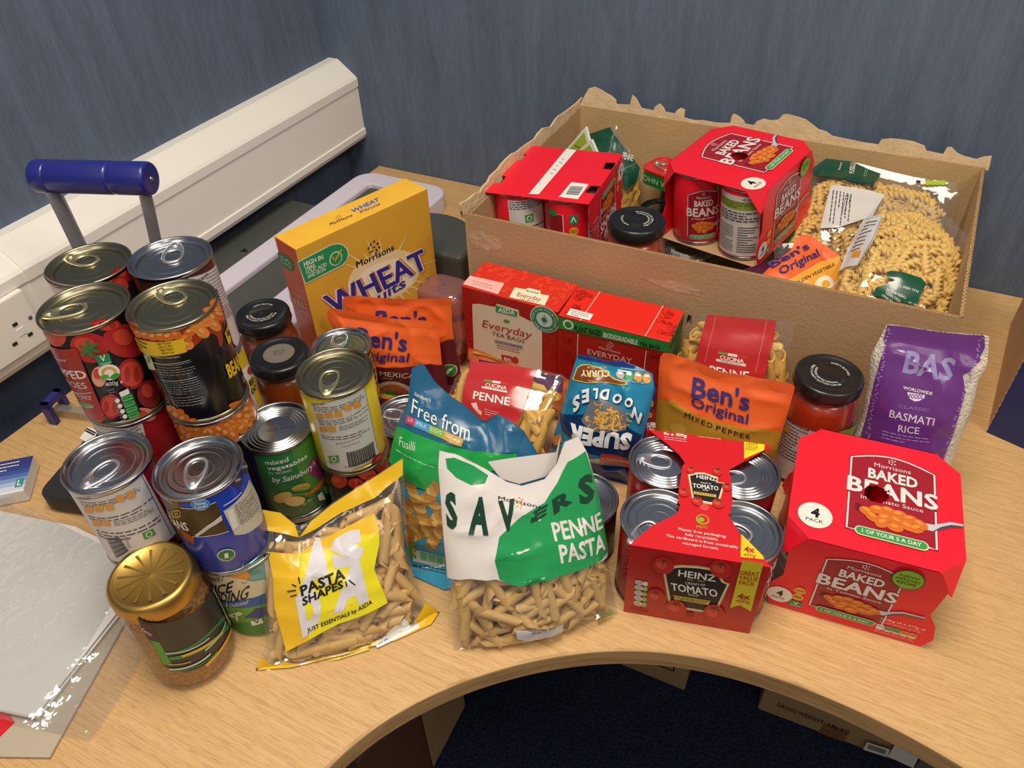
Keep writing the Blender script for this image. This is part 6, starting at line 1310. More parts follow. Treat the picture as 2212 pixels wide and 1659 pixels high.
for a, b_ in (((535, 985), (525, 940)), ((510, 1005), (480, 990)), ((508, 1030), (448, 1040)), ((512, 1060), (468, 1075)), ((850, 970), (858, 1005)), ((870, 960), (915, 995))): A.stroke([a, b_], .0012, BLACK, 4)
A.poly([(1055, 1415), (1340, 1245), (1362, 1300), (1070, 1440)], G('#dfe0d4'), 1); A.lines((1070, 1415), (1330, 1268), (1080, 1432), 1, INK, 2); A.poly([(740, 1525), (1000, 1435), (1020, 1450), (800, 1520)], G('#e8d85a'), 1); A.text('Best Before End', (820, 1508), (915, 1475), (818, 1498), BLACK, 0, 2); A.done('bag_print', r)
pasta(bg, 'penne', ME_PEN, 105, .0055, 11, main=.5, spread=.9, gap=.0115, vr=(.05, .84)); pasta(bg, 'penne', ME_PEN, 70, .0150, 12, main=.5, spread=.9, gap=.0145, vr=(.05, .80))
# ---- savers penne bag (front centre)
g = at(978, 1404)
bs = Bag((g.x, g.y), 38.8, 24, [(398, 1622), (375, 1400), (358, 1200), (335, 1000), (322, 800), (308, 640), (316, 545)], [(1275, 1425), (1235, 1250), (1216, 1100), (1195, 900), (1150, 700), (1110, 560), (1062, 470)],
         [(316, 545), (420, 570), (560, 640), (680, 715), (760, 735), (880, 700), (945, 620), (985, 500), (1062, 470)], [(398, 1622), (650, 1600), (900, 1530), (1120, 1470), (1275, 1425)], Z_SAV, thick=.026, seed=4.4, cr=.003,
         prof=[(0, 0), (.02, .2), (.05, .7), (.14, .95), (.3, 1), (.55, .9), (.75, .6), (.9, .35), (1, .12)])
r = bs.build('pasta_bag', 'white and green topped bag of penne at the front centre', 'pasta bag', clear, GB)
A = Art(bs, Z_SAV); Wh = G('#e6dfdc'); Gr = G('#1f9a55'); Dg = G('#123f2c')
A.poly([(320, 550), (420, 575), (560, 645), (680, 718), (760, 738), (880, 704), (945, 625), (988, 505), (1060, 475), (1108, 560), (1148, 700), (1192, 900), (1220, 1090), (1218, 1115), (1120, 1165), (960, 1215), (700, 1262), (620, 1240), (480, 1236), (362, 1228), (340, 1000), (326, 800), (313, 640)], Wh, 0)
A.poly([(720, 1272), (640, 1240), (615, 1140), (640, 1010), (760, 900), (880, 830), (950, 720), (1005, 610), (1100, 552), (1148, 700), (1192, 900), (1222, 1080), (1180, 1140), (960, 1222), (820, 1262)], Gr, 1)
A.poly([(352, 592), (400, 588), (500, 630), (580, 682), (562, 725), (490, 735), (410, 695), (360, 645)], Gr, 1)
for ch, a, b_, c_ in (('S', (358, 952), (418, 952), (346, 778)), ('A', (474, 985), (582, 992), (486, 800)), ('V', (640, 975), (730, 965), (632, 822)), ('E', (805, 935), (890, 890), (815, 880)), ('R', (930, 890), (1030, 820), (918, 815)), ('S', (1068, 835), (1150, 800), (1054, 700))): A.text(ch, a, b_, c_, Dg, .05, 2)
A.text('Morrisons', (632, 812), (862, 862), (634, 790), BLACK, .01, 3); flower(A, (745, 835), .5, G('#e0a63a'), 3)
A.text('PENNE', (938, 1032), (1190, 960), (914, 932), Wh, .03, 3); A.text('PASTA', (968, 1150), (1206, 1072), (952, 1052), Wh, .03, 3)
A.poly([(725, 1512), (980, 1478), (960, 1505), (905, 1530), (735, 1558)], G('#dcd8dc'), 1); A.text('4.03% FEB 2026', (795, 1516), (940, 1496), (794, 1506), BLACK, 0, 2); A.text('03:54', (812, 1530), (860, 1524), (812, 1521), BLACK, 0, 2); A.text('500g e', (1095, 1448), (1165, 1418), (1092, 1430), BLACK, 0, 2); A.poly([(1160, 1445), (1240, 1398), (1250, 1420), (1170, 1465)], G('#6aa53a'), 1); A.done('bag_print', r)
b = MB(); pw_ = [bs.pl.map(*bs.pl.inv(Z_SAV[0] + x / Z_SAV[2], Z_SAV[1] + y / Z_SAV[2]), -.012) for x, y in ((590, 640), (700, 622), (960, 588), (985, 500), (960, 660), (900, 720), (760, 760), (660, 730))]
b.slab(pw_, bs.n, .0006, Wh); b.obj('back_film', r)
pasta(bs, 'penne', ME_PEN, 80, .0055, 21, main=1.0, spread=.8, gap=.0115, vr=(.03, .50)); pasta(bs, 'penne', ME_PEN, 60, .016, 22, main=1.0, spread=.9, gap=.0135, vr=(.03, .5))
# ---- free from fusilli bag
bf = Bag((-0.335, 0.385), 27, 22, [('p', .004, .002), (120, 1000), (118, 850), (110, 720), (48, 610), (90, 420), (150, 300), (172, 112)], [('p', .150, .002), ('p', .152, .06), ('p', .146, .11), (770, 445)],
         [(172, 112), (232, 84), (300, 190), (380, 260), (460, 315), (560, 402), (630, 356), (700, 395), (770, 445)], [('p', .004, .002), ('p', .075, .0), ('p', .150, .002)], Z_SAV, thick=.028, seed=9.1, cr=.003)
lb = opaque('freefrom_blue', '#1f5f86', .25, .3)
r = bf.build('pasta_bag', 'blue and green gluten free fusilli bag behind the white pasta bag', 'pasta bag', lb, GB, part='bag_body')
A = Art(bf, Z_SAV); Db = G('#1f5f86'); Gg = G('#1fa04a')
A.poly([(114, 720), (240, 766), (330, 748), (420, 720), (420, 1290), (345, 1300), (180, 1226), (130, 1080), (119, 850)], G('#3a93b5'), 0)
A.poly([(174, 118), (232, 90), (300, 195), (380, 265), (460, 320), (560, 405), (630, 362), (700, 400), (768, 450), (740, 560), (600, 560), (440, 540), (300, 500), (140, 430), (150, 300)], Db, 0)
A.poly([(140, 430), (300, 500), (440, 540), (600, 560), (735, 565), (730, 640), (600, 660), (310, 750), (240, 762), (140, 720), (50, 600), (90, 420)], Gg, 1)
A.text('Sainsbury\'s', (185, 252), (272, 292), (190, 232), WHITE, 0, 3, .15); A.text('Free from', (170, 345), (478, 500), (180, 265), WHITE, .01, 3)
for k, (tx, cc) in enumerate((('GLUTEN', '#c83a5a'), ('MILK', '#4aa0dc'), ('EGG', '#86b84a'), ('Wheat', '#c9a24a'))):
    xs = (148, 195, 270, 348, 450); f_ = lambda x: 358 + (x - 148) * .43
    A.poly([(xs[k], f_(xs[k])), (xs[k + 1], f_(xs[k + 1])), (xs[k + 1] - 12, f_(xs[k + 1]) + 42), (xs[k] - 12, f_(xs[k]) + 42)], G(cc), 3); A.text(tx, (xs[k] + 2, f_(xs[k]) + 32), (xs[k + 1] - 18, f_(xs[k + 1] - 18) + 30), (xs[k] + 5, f_(xs[k]) + 12), WHITE, 0, 4)
A.text('Fusilli', (105, 520), (188, 552), (110, 470), WHITE, -.005, 3); A.lines((92, 540), (300, 640), (88, 560), 1, P('#8fd8a8'), 3)
for k, (px, py, a) in enumerate([(195, 815, 1.9), (255, 800, .9), (225, 890, 1.9), (275, 935, .7), (235, 990, .5), (155, 900, 1.5), (310, 870, 2.0), (300, 1010, 1.1), (170, 975, 1.2)]):
    c_ = A.q((px, py)); A.st = True
    for j in range(7):
        t = (j - 3) * .0052; A.circ((c_[0] + t * math.cos(a), c_[1] + t * math.sin(a)), .0074, G(('#a87a36', '#d8ae62', '#c0904a')[j % 3]), 2 + j * .15, 12, .46, a + .95)
    A.st = False
A.poly([(145, 1040), (190, 1045), (200, 1130), (150, 1110)], G('#6aa53a'), 1); A.poly([(175, 1075), (345, 1115), (350, 1178), (180, 1140)], G('#dfe8d8'), 1)
for k in range(3): A.poly([(218 + 42 * k, 1090 + 9 * k), (255 + 42 * k, 1098 + 9 * k), (257 + 42 * k, 1140 + 9 * k), (220 + 42 * k, 1132 + 9 * k)], G('#7fc058'), 2)
A.lines((175, 1155), (355, 1195), (178, 1190), 2, INK, 2); A.done('bag_print', r)
# ---- red banded penne bags
def cucina(bg_, label, zoom, band, gl, seed):
    r = bg_.build('pasta_bag', label, 'pasta bag', clear, GB); A = Art(bg_, zoom); Rd = G('#bf2e30'); A.poly(band, Rd, 0); gl(A); A.done('bag_print', r)
    pasta(bg_, 'penne', ME_PEY, 90, .006, seed, main=1.0, spread=.9, gap=.0115, vr=(.04, .9)); pasta(bg_, 'penne', ME_PEY, 40, .017, seed + 1, main=1.2, spread=1.0, gap=.015, vr=(.05, .85)); return r
bc = Bag((-0.3, 0.535), 5, 42, [('p', -.085, .01), ('p', -.09, .05), (370, 275), (400, 170), (490, 70)], [('p', .040, .01), (880, 600), (930, 420), (970, 250), (985, 150)], [(490, 70), (660, 90), (835, 115), (985, 150)], [('p', -.085, .01), ('p', .040, .01)], Z_SAV, thick=.026, seed=2.2, cr=.002, z0=.012, pw=.36)
def gl(A):
    for k, cc in enumerate(('#6a9a4a', '#e8e0d4', '#c8403c')): A.poly([(562 + 45 * k, 172 + 6 * k), (605 + 45 * k, 178 + 6 * k), (603 + 45 * k, 190 + 6 * k), (560 + 45 * k, 184 + 6 * k)], G(cc), 1)
    A.text('CUCINA', (566, 210), (678, 228), (570, 190), WHITE, .02, 2); A.poly([(548, 208), (685, 234), (684, 244), (547, 218)], G('#e4d8d0'), 1); A.text('PENNE', (502, 275), (695, 312), (508, 232), WHITE, .015, 2)
    A.poly([(490, 300), (520, 296), (530, 330), (550, 345), (545, 365), (525, 350), (500, 320)], G('#e8b8b0'), 1); A.lines((565, 330), (640, 350), (560, 365), 3, G('#e8b8b0'), 1)
cucina(bc, 'penne bag with wide red paper band in the middle of the group', Z_SAV, [(492, 74), (660, 92), (838, 118), (800, 240), (770, 330), (738, 405), (600, 450), (440, 470), (420, 420), (440, 290)], gl, 31)
bc2 = Bag((-0.16, 0.7050), 2, 9, [('p', .0, .002), ('p', -.004, .06), (400, 560), (440, 330), (550, 163)], [('p', .125, .002), (1500, 830), (1520, 520), (1540, 330), (1552, 258)], [(550, 163), (900, 200), (1300, 235), (1552, 258)], [('p', .0, .002), ('p', .125, .002)], Z_BEN, thick=.026, seed=6.2, cr=.002, pw=.36)
def gl2(A):
    for xx in (740, 1245): A.stroke([(xx + 30, 190 + (xx - 740) * .1), (xx - 80, 650 + (xx - 740) * .2)], .0004, G('#e0a098'), 1)
    for k, cc in enumerate(('#6a9a4a', '#e8e0d4', '#c8403c')): A.poly([(790 + 98 * k, 542 + 17 * k), (885 + 98 * k, 558 + 17 * k), (883 + 98 * k, 585 + 17 * k), (788 + 98 * k, 568 + 17 * k)], G(cc), 1)
    A.text('CUCINA', (808, 615), (1045, 658), (812, 580), WHITE, .03, 2); A.poly([(772, 615), (1070, 668), (1068, 694), (770, 640)], G('#e4d8d0'), 1); A.text('MADE IN ITALY', (818, 642), (1020, 680), (820, 628), INK, .0, 2); A.text('PENNE', (705, 765), (1095, 820), (712, 680), WHITE, .02, 2)
cucina(bc2, 'penne bag with red band standing against the carton behind the orange pouch', Z_BEN, [(682, 178), (1370, 240), (1345, 420), (1290, 620), (1240, 900), (540, 800), (570, 620), (620, 400)], gl2, 41)
# ---- noodles
navyf = opaque('noodle_navy', '#16307e', .22, .4)
bn2 = Bag((-0.2, 0.586), 5, 20, [('p', -.050, .002), ('p', -.050, .06), (330, 130)], [('p', .040, .002), ('p', .050, .05), (940, 700), (1000, 420), (985, 330)], [(330, 130), (520, 175), (760, 190), (985, 330)], [('p', -.050, .002), ('p', .040, .002)], Z_NOO, thick=.014, seed=3.9, cr=.005, wr=.003)
r = bn2.build('noodle_packet', 'crumpled navy blue noodle packet behind and below the upside down one', 'noodle packet', navyf, 'noodle packets', part='wrapper')
A = Art(bn2, Z_NOO); A.ell((965, 530), (980, 530), (965, 560), G('#8fae4a'), 1); A.ell((945, 630), (968, 635), (945, 655), G('#d8863a'), 1); A.text('SUPER', (920, 745), (1000, 740), (920, 700), WHITE, .03, 1); A.done('wrapper_print', r)
tb = opaque('noodle_teal', '#1f86b0', .2, .45)
bn = Bag((-0.2, 0.572), 5, 20, [('p', -.060, .028), (82, 970), (110, 800), (165, 600), (250, 300), (312, 108)], [(775, 1092), (880, 850), (935, 650), (985, 400), (970, 270), (835, 208)], [(312, 108), (430, 120), (560, 160), (720, 165), (835, 208)], [('p', -.060, .028), (430, 1062), (775, 1092)], Z_NOO, thick=.019, seed=7.7, cr=.003)
r = bn.build('noodle_packet', 'upside down teal noodle packet with curry flavour print', 'noodle packet', tb, 'noodle packets', part='wrapper')
A = Art(bn, Z_NOO); Nv = G('#12305e'); Wn = G('#eef2f4')
A.poly([(312, 108), (430, 120), (560, 160), (720, 165), (835, 208), (800, 215), (640, 195), (430, 150), (330, 130)], G('#14308a'), 1)
A.poly([(310, 215), (345, 190), (420, 185), (520, 215), (600, 280), (640, 310), (740, 335), (750, 365), (700, 370), (560, 345), (400, 350), (270, 320)], G('#e8c23a'), 1); A.poly([(318, 218), (350, 198), (420, 193), (515, 223), (595, 288), (635, 318), (735, 342), (735, 358), (690, 362), (560, 338), (400, 342), (282, 314)], G('#7a3f1c'), 2)
A.text('CURRY', (600, 240), (345, 235), (598, 298), G('#f0dc9a'), .03, 3); A.text('MILD', (490, 328), (410, 322), (490, 342), G('#f0dc9a'), .0, 3); A.text('FLAVOUR', (570, 205), (400, 200), (570, 222), G('#f0dc9a'), .0, 3)
for k, cc in enumerate(('#c8b0a8', '#58b05a', '#e09a3c', '#e09a3c')): A.ell((690 + 78 * k, 275 + 10 * k), (727 + 78 * k, 280 + 10 * k), (690 + 78 * k, 312 + 14 * k), G(cc), 2); A.ell((690 + 78 * k, 262 + 8 * k), (715 + 78 * k, 266 + 8 * k), (690 + 78 * k, 275 + 8 * k), Wn, 3)
A.poly([(668, 228), (790, 250), (785, 262), (665, 240)], Wn, 2); A.lines((690, 215), (900, 235), (690, 228), 1, Wn, 2); A.lines((700, 310), (900, 350), (700, 325), 1, Wn, 2)
for ch, a, b_, c_ in (('N', (880, 620), (815, 560), (850, 705)), ('O', (815, 500), (745, 470), (780, 575)), ('O', (715, 455), (635, 440), (695, 530)), ('D', (600, 408), (520, 402), (585, 495)), ('L', (500, 398), (455, 398), (490, 485)), ('E', (420, 400), (355, 418), (420, 510)), ('S', (335, 440), (270, 500), (340, 560))):
    A.text(ch, (a[0] + 6, a[1] + 5), (b_[0] + 6, b_[1] + 5), (c_[0] + 6, c_[1] + 5), Nv, .09, 3); A.text(ch, a, b_, c_, Wn, .05, 4)
A.poly([(165, 610), (430, 620), (420, 640), (290, 650), (700, 700), (880, 800), (830, 930), (770, 990), (560, 985), (400, 960), (250, 820), (180, 760)], Nv, 1); A.poly([(430, 490), (560, 500), (700, 560), (760, 640), (740, 760), (560, 790), (420, 760), (350, 680)], G('#6d7480'), 2)
A.text('SUPER', (790, 790), (250, 720), (770, 925), Nv, .10, 3); A.text('SUPER', (800, 795), (255, 705), (775, 930), Wn, .06, 5)
rg = random.Random(5)
for k in range(70):
    x = rg.gauss(580, 70); y = rg.gauss(670, 48); a = rg.uniform(0, 6.28); A.stroke([(x + 28 * math.cos(a + t * .5) * (1 if t < 4 else .8), y + 22 * math.sin(a + t * .5)) for t in range(6)], .0016, G(rg.choice(('#e8b04a', '#d9963a', '#f0c46a'))), 4)
A.poly([(400, 1000), (520, 1010), (500, 1050), (410, 1030)], Wn, 2); A.poly([(525, 965), (640, 975), (780, 1010), (770, 1085), (640, 1055), (505, 1050)], G('#c8342c'), 3); A.text('Batchelors', (775, 1028), (530, 1000), (772, 1052), Wn, .0, 4, .2); A.poly([(90, 830), (170, 790), (185, 860), (120, 900)], G('#c8843c'), 2); A.lines((95, 880), (140, 920), (85, 920), 2, G('#8e2a1c'), 3); A.done('wrapper_print', r)
# ---- orange rice pouches
orange = opaque('pouch_orange', '#ea6428', .42, .12)
POP = [(0, 0), (.06, .5), (.25, 1), (.6, .85), (.82, .35), (.9, .05), (1, 0)]
def pouch(label, bag, lowcol, low, zoom, draw, lowname):
    r = bag.build('rice_pouch', label, 'rice pouch', orange, 'orange microwave rice pouches', part='pouch_body'); A = Art(bag, zoom); A.poly(low, P(lowcol, .4, .1), 0); draw(A); A.done('pouch_print', r); return r
bpp = Bag((-0.08, 0.637), 3, 10, [('p', -.076, .004), (160, 1340), (185, 1000), (200, 720), (215, 600)], [('p', .058, .004), (1390, 1480), (1440, 1300), (1500, 1100), (1540, 960), (1552, 905)], [(215, 600), (245, 562), (330, 572), (600, 665), (830, 762), (1000, 778), (1250, 822), (1480, 860), (1530, 880), (1552, 905)], [('p', -.076, .004), ('p', .058, .004)], Z_BEN, thick=.016, prof=POP, seed=1.1, cr=.003, ws=26)
Bl = P('#332a72', .4, .1)
def dpep(A):
    A.text('Ben\'s', (525, 985), (1100, 1130), (545, 790), Bl, .02, 3); A.text('Original', (520, 1080), (1085, 1265), (530, 990), Bl, .014, 3)
    x = 455
    for i, ch in enumerate('MIXED PEPPER'):
        wd = {'M': 56, 'I': 12, ' ': 6, 'X': 48, 'D': 50}.get(ch, 42); y = 1195 + (x - 455) * .46 - ((x - 455) ** 2) * .00018
        if ch != ' ': A.text(ch, (x, y), (x + wd, y + wd * .32), (x + 8, y - 50), BLACK, .0, 3)
        x += wd + 17
    A.ell((430, 1320), (560, 1360), (420, 1400), P('#b08a30'), 1); A.ell((390, 1310), (470, 1330), (385, 1360), P('#c09a3a'), 2)
pouch('orange rice pouch with gold mixed pepper band behind the soup cans', bpp, '#b98d2c', [(187, 1020), (330, 1030), (450, 1110), (600, 1190), (800, 1250), (1100, 1320), (1250, 1310), (1430, 1330), (1385, 1490), ('x', 0), ('x', 0)][:9] + [(1300, 1900), (150, 1900), (160, 1340)], Z_BEN, dpep, 'gold')
b1 = Bag((-0.5, 0.612), 15, 12, [('p', -.063, .004), ('p', -.066, .06), (110, 420), (95, 340), (110, 300)], [('p', .080, .004), (1600, 1300), (1540, 700), (1520, 500), (1490, 455)], [(110, 300), (160, 272), (350, 300), (700, 370), (1000, 410), (1300, 425), (1490, 455)], [('p', -.063, .004), ('p', .080, .004)], Z_MEX, thick=.015, prof=POP, seed=2.6, cr=.003, ws=26)
def dm1(A):
    A.text('Ben\'s', (480, 720), (1118, 815), (500, 500), Bl, .02, 3); A.text('Original', (480, 900), (1140, 948), (490, 800), Bl, .014, 3); A.text('MEXICAN', (778, 1125), (1330, 1150), (778, 1070), P('#d9c08a'), .01, 3); A.text('STYLE', (792, 1172), (940, 1180), (792, 1150), P('#b89a6a'), .0, 3)
    A.ell((960, 1330), (1200, 1350), (960, 1200), P('#e0cfae'), 2); A.ell((960, 1340), (1150, 1355), (960, 1240), P('#c8642c'), 3); A.ell((940, 1350), (1050, 1360), (940, 1300), P('#7fa33c'), 4)
pouch('orange mexican style rice pouch in front of its twin', b1, '#5a1420', [(650, 1010), (900, 1030), (1200, 1010), (1420, 975), (1600, 1000), (1660, 1600), (600, 1600), (400, 1100)], Z_MEX, dm1, 'maroon')
b2 = Bag((-0.5, 0.646), 12, 6, [('p', -.066, .004), ('p', -.070, .06), (320, 230), (310, 150), (335, 118)], [('p', .080, .004), (1760, 1000), (1700, 500), (1690, 250), (1695, 150)], [(335, 118), (500, 112), (800, 140), (1100, 158), (1400, 150), (1660, 135), (1695, 150)], [('p', -.066, .004), ('p', .080, .004)], Z_MEX, thick=.014, prof=POP, seed=5.6, cr=.003, ws=26)
def dm2(A):
    A.text('Ben\'s', (720, 480), (1370, 500), (730, 290), Bl, .02, 3); A.circ((1660, 1060), .0105, P('#e0d8c0'), 2, 24); A.circ((1660, 1060), .0098, P('#1f7a34'), 3, 24); A.circ((1650, 1080), .004, P('#cfd8a8'), 4, 12, .5, 1.0); A.circ((1675, 1050), .004, P('#cfd8a8'), 4, 12, .5, .6)
pouch('orange rice pouch with green leaf badge behind the mexican style pouch', b2, '#5a1420', [(1530, 720), (1640, 670), (1720, 660), (1850, 1300), (1500, 1500), (1500, 800)], Z_MEX, dm2, 'maroon')
# small orange and purple pouch behind the centre penne bag
b3 = Bag((-0.345, 0.655), 2, 6, [('p', -.025, .004), (130, 1000), (135, 900)], [('p', .075, .004), ('p', .08, .06), (1010, 1160)], [(135, 900), (250, 925), (420, 1005), (700, 1100), (1010, 1160)], [('p', -.025, .004), ('p', .075, .004)], Z_TEA, thick=.010, prof=POP, seed=8.8)
r = b3.build('snack_pouch', 'orange and purple foil pouch peeping out behind the centre penne bag', 'pouch', opaque('pouch_coral', '#e0703c', .3, .3), None, part='pouch_body')
A = Art(b3, Z_TEA); A.poly([(235, 1000), (400, 1030), (700, 1110), (1010, 1170), (1000, 1300), (240, 1300)], P('#5a2468', .3, .2), 0); A.stroke([(180, 930), (300, 960), (420, 1005)], .003, P('#e8b84a'), 1); A.done('pouch_print', r)
# ---- basmati rice
ricem = mat('rice_grain', '#d8cfbf', 0.35, coat=0.5, bump=0.8, bscale=330, vary=0.12, vscale=300)
br = Bag((0.08, 0.692), -2, 15, [('p', -.045, .002), ('p', -.046, .04), (780, 1010), (850, 850), (905, 600), (935, 330), (1010, 190), (1068, 78)], [('p', .072, .002), (1570, 1350), (1660, 1100), (1780, 800), (1830, 560), (1905, 420), (1922, 180)], [(1068, 78), (1250, 100), (1500, 140), (1885, 170), (1922, 180)], [('p', -.045, .002), ('p', .072, .002)], Z_RICE, thick=.026, seed=3.3, cr=.0035, ws=26, prof=[(0, 0), (.05, .8), (.2, 1), (.55, .95), (.72, .7), (.84, .35), (.92, .08), (1, 0)])
r = br.build('rice_bag', 'tall purple bag of basmati rice beside the carton corner', 'rice bag', ricem, None, part='bag_body')
A = Art(br, Z_RICE); Pu = G('#66317f'); Pl = G('#a88ac8'); Pg = G('#8f86b8')
A.poly([(1072, 82), (1250, 102), (1500, 142), (1882, 172), (1885, 270), (1840, 360), (1855, 370), (1760, 470), (1700, 500), (1725, 640), (1680, 800), (1620, 1000), (1560, 1150), (1480, 1360), (820, 1300), (850, 1000), (900, 830), (960, 560), (1010, 380), (1060, 260), (1040, 200)], Pu, 0)
A.text('BAS', (1195, 470), (1605, 545), (1240, 290), Pg, .03, 1); A.text('WORLDWIDE', (1203, 615), (1445, 668), (1207, 588), WHITE, .02, 2)
A.poly([(1235, 640), (1385, 665), (1380, 690), (1340, 715), (1300, 720), (1255, 695)], G('#e6dcec'), 1); A.text('FOODS', (1250, 692), (1365, 698), (1255, 655), G('#6a3a9a'), .02, 2)
A.text('CLASSIC', (1165, 770), (1420, 808), (1168, 742), Pl, -.01, 2); A.text('BASMATI', (1085, 848), (1455, 922), (1098, 785), G('#d8c8e4'), .015, 2); A.text('RICE', (1158, 970), (1335, 992), (1165, 912), G('#d8c8e4'), .015, 2); A.lines((1030, 960), (1425, 1030), (1020, 1040), 3, Pl, 1)
rg = random.Random(8)
for side in (0, 1):
    for k in range(46):
        t = k / 45; x = (1085 - 210 * t if side == 0 else 1860 - 330 * t) + rg.uniform(-14, 14); y = (110 if side == 0 else 190) + 1050 * t + rg.uniform(-8, 8); a = rg.uniform(-1.2, 1.2)
        A.stroke([(x - 12 * math.cos(a), y - 12 * math.sin(a)), (x + 12 * math.cos(a), y + 12 * math.sin(a))], .0009, Pl, 1)
A.done('bag_print', r)
# ---- squeeze bottle standing behind the pouches
bt = thing('plastic_bottle', 'upturned clear pinkish plastic bottle beside the tea box', 'bottle', (-0.4760, 0.7120, 0))
def sq(w_, z, n=28): return [(-0.4760 + w_ * math.copysign(abs(math.cos(t)) ** .55, math.cos(t)), 0.7120 + w_ * .82 * math.copysign(abs(math.sin(t)) ** .55, math.sin(t)), z) for t in [2 * math.pi * k / n for k in range(n)]]
lev = [(.022, .002), (.023, .02), (.033, .03), (.034, .06), (.032, .08), (.034, .10), (.0335, .112), (.031, .120), (.024, .1235), (.001, .123)]
b = MB(); vs = [p for w_, z in lev for p in sq(w_, z)]; n = 28
b.add(vs, [(i * n + k, i * n + (k + 1) % n, (i + 1) * n + (k + 1) % n, (i + 1) * n + k) for i in range(len(lev) - 1) for k in range(n)], film('pink_plastic', '#e0a49a', 0.1, 0.30, 0.12, '#c98f88'), True); b.obj('bottle_body', bt)
b = MB(); b.lathe([(.018, .001), (.0215, .002), (.0215, .018), (.019, .021)], (-0.4760, 0.7120, 0), mat('red_cap', '#9a2a24', .4), 24); b.obj('cap', bt)
# ------------------------------------------------------------------ contents of the carton: pasta bags, pouch, tin, sachets
CARTB = 0.012
def lying(g, yaw, lean, z0, *a, **k): return Bag(g, yaw, lean, *a, z0=z0, **k)
f1 = Bag((-0.03, 1.005), -4, 55, [('p', -.075, .004), ('p', -.078, .06), ('p', -.070, .12), (540, 160)], [('p', .130, .004), ('p', .132, .06), (1660, 480), (1640, 375)], [(540, 160), (800, 205), (1050, 270), (1300, 330), (1640, 375)], [('p', -.075, .004), ('p', .130, .004)], Z_BXR, thick=.028, seed=5.1, cr=.003, z0=.075)
r = f1.build('pasta_bag', 'fusilli bag with dark green corner at the back of the carton', 'pasta bag', clear, GB)
A = Art(f1, Z_BXR); A.poly([(405, 260), (540, 165), (740, 195), (1000, 300), (935, 398), (700, 350), (420, 320)], G('#154a38'), 0); A.text('FUSILLI', (770, 300), (780, 215), (725, 296), WHITE, .01, 2); A.text('Morrisons', (650, 270), (668, 205), (632, 268), WHITE, 0, 2); A.lines((850, 320), (870, 250), (880, 330), 2, P('#8fb8a0'), 1)
A.poly([(575, 395), (1030, 480), (930, 660), (640, 760), (480, 765), (520, 600)], G('#d8d4d0'), 0); A.lines((590, 440), (555, 720), (770, 480), 6, INK, 1); A.lines((700, 480), (660, 650), (760, 480), 3, BLACK, 1)
for k in range(4): A.circ((1400 + 42 * k, 378), .0042, G('#a8c83a'), 1, 14); A.circ((1355, 375), .004, WHITE, 1, 12)
A.poly([(1300, 355), (1335, 360), (1335, 385), (1300, 380)], INK, 1); A.done('bag_print', r)
pasta(f1, 'fusilli', ME_FUS, 110, .007, 51, main=.3, spread=1.2, gap=.0115, vr=(.05, .9)); pasta(f1, 'fusilli', ME_FUS, 70, .017, 52, main=.3, spread=1.2, gap=.013, vr=(.05, .9))
f2 = Bag((0.045, 0.835), -3, 68, [('p', -.070, .006), ('p', -.066, .05), (860, 690), (1010, 520), (1120, 455)], [('p', .062, .006), ('p', .072, .08), (1720, 1000), (1745, 830)], [(1120, 455), (1300, 480), (1500, 600), (1745, 830)], [('p', -.070, .006), ('p', .062, .006)], Z_BXR, thick=.030, seed=6.6, cr=.003, z0=.112)
r = f2.build('pasta_bag', 'large clear fusilli bag with green reseal tab lying in the carton', 'pasta bag', clear, GB)
A = Art(f2, Z_BXR); A.poly([(850, 690), (1015, 660), (940, 860), (800, 1080), (640, 1130), (720, 930)], G('#d4d2d2'), 0); A.stroke([(860, 700), (1005, 668), (930, 855), (800, 1070)], .0005, INK, 1); A.lines((870, 720), (970, 700), (720, 1000), 8, INK, 1); A.poly([(760, 965), (830, 955), (810, 1020), (740, 1020)], G('#d8953a'), 1)
A.poly([(1050, 1140), (1080, 1130), (1340, 1190), (1385, 1240), (1290, 1430), (920, 1340), (960, 1270), (1060, 1240), (1120, 1210), (1045, 1180)], G('#14503a'), 0)
A.text('PULL HERE TO OPEN', (1320, 1300), (1060, 1225), (1314, 1320), WHITE, .0, 1); A.text('THEN RESEAL', (1215, 1350), (1045, 1280), (1208, 1372), WHITE, .01, 1); A.text('YOU NEED,', (1170, 1380), (1040, 1300), (1160, 1402), WHITE, .01, 1); A.text('TAKE WHAT', (1120, 1402), (1010, 1325), (1110, 1424), WHITE, .01, 1); A.done('bag_print', r)
pasta(f2, 'fusilli', ME_FUS, 150, .007, 61, main=.1, spread=.8, gap=.0105, vr=(.03, .95)); pasta(f2, 'fusilli', ME_FUS, 90, .017, 62, main=.1, spread=1.0, gap=.013, vr=(.03, .93))
f3 = Bag((-0.035, 0.93), 30, 55, [('p', -.035, .004), ('p', -.038, .06), ('p', -.034, .11)], [('p', .055, .004), ('p', .058, .06), ('p', .055, .11)], [('p', -.034, .11), ('p', .055, .11)], [('p', -.035, .004), ('p', .055, .004)], Z_BXR, thick=.018, seed=7.1, z0=.055)
r = f3.build('pasta_bag', 'small penne bag wedged between the two fusilli bags', 'pasta bag', clear, GB)
pasta(f3, 'penne', ME_PEY, 34, .006, 71, main=1.0, spread=.5, gap=.011, vr=(.05, .92))
bb = Bag((-0.030, 0.845), 33, 52, [('p', -.085, .002), ('p', -.086, .05), (20, 1120), (240, 940), (270, 850), (330, 822)], [('p', .05, .002), ('p', .055, .05), (560, 1180), (650, 1000)], [(330, 822), (400, 825), (480, 880), (650, 995)], [('p', -.085, .002), ('p', .05, .002)], Z_BXR, thick=.014, prof=POP, seed=4.9, z0=.085)
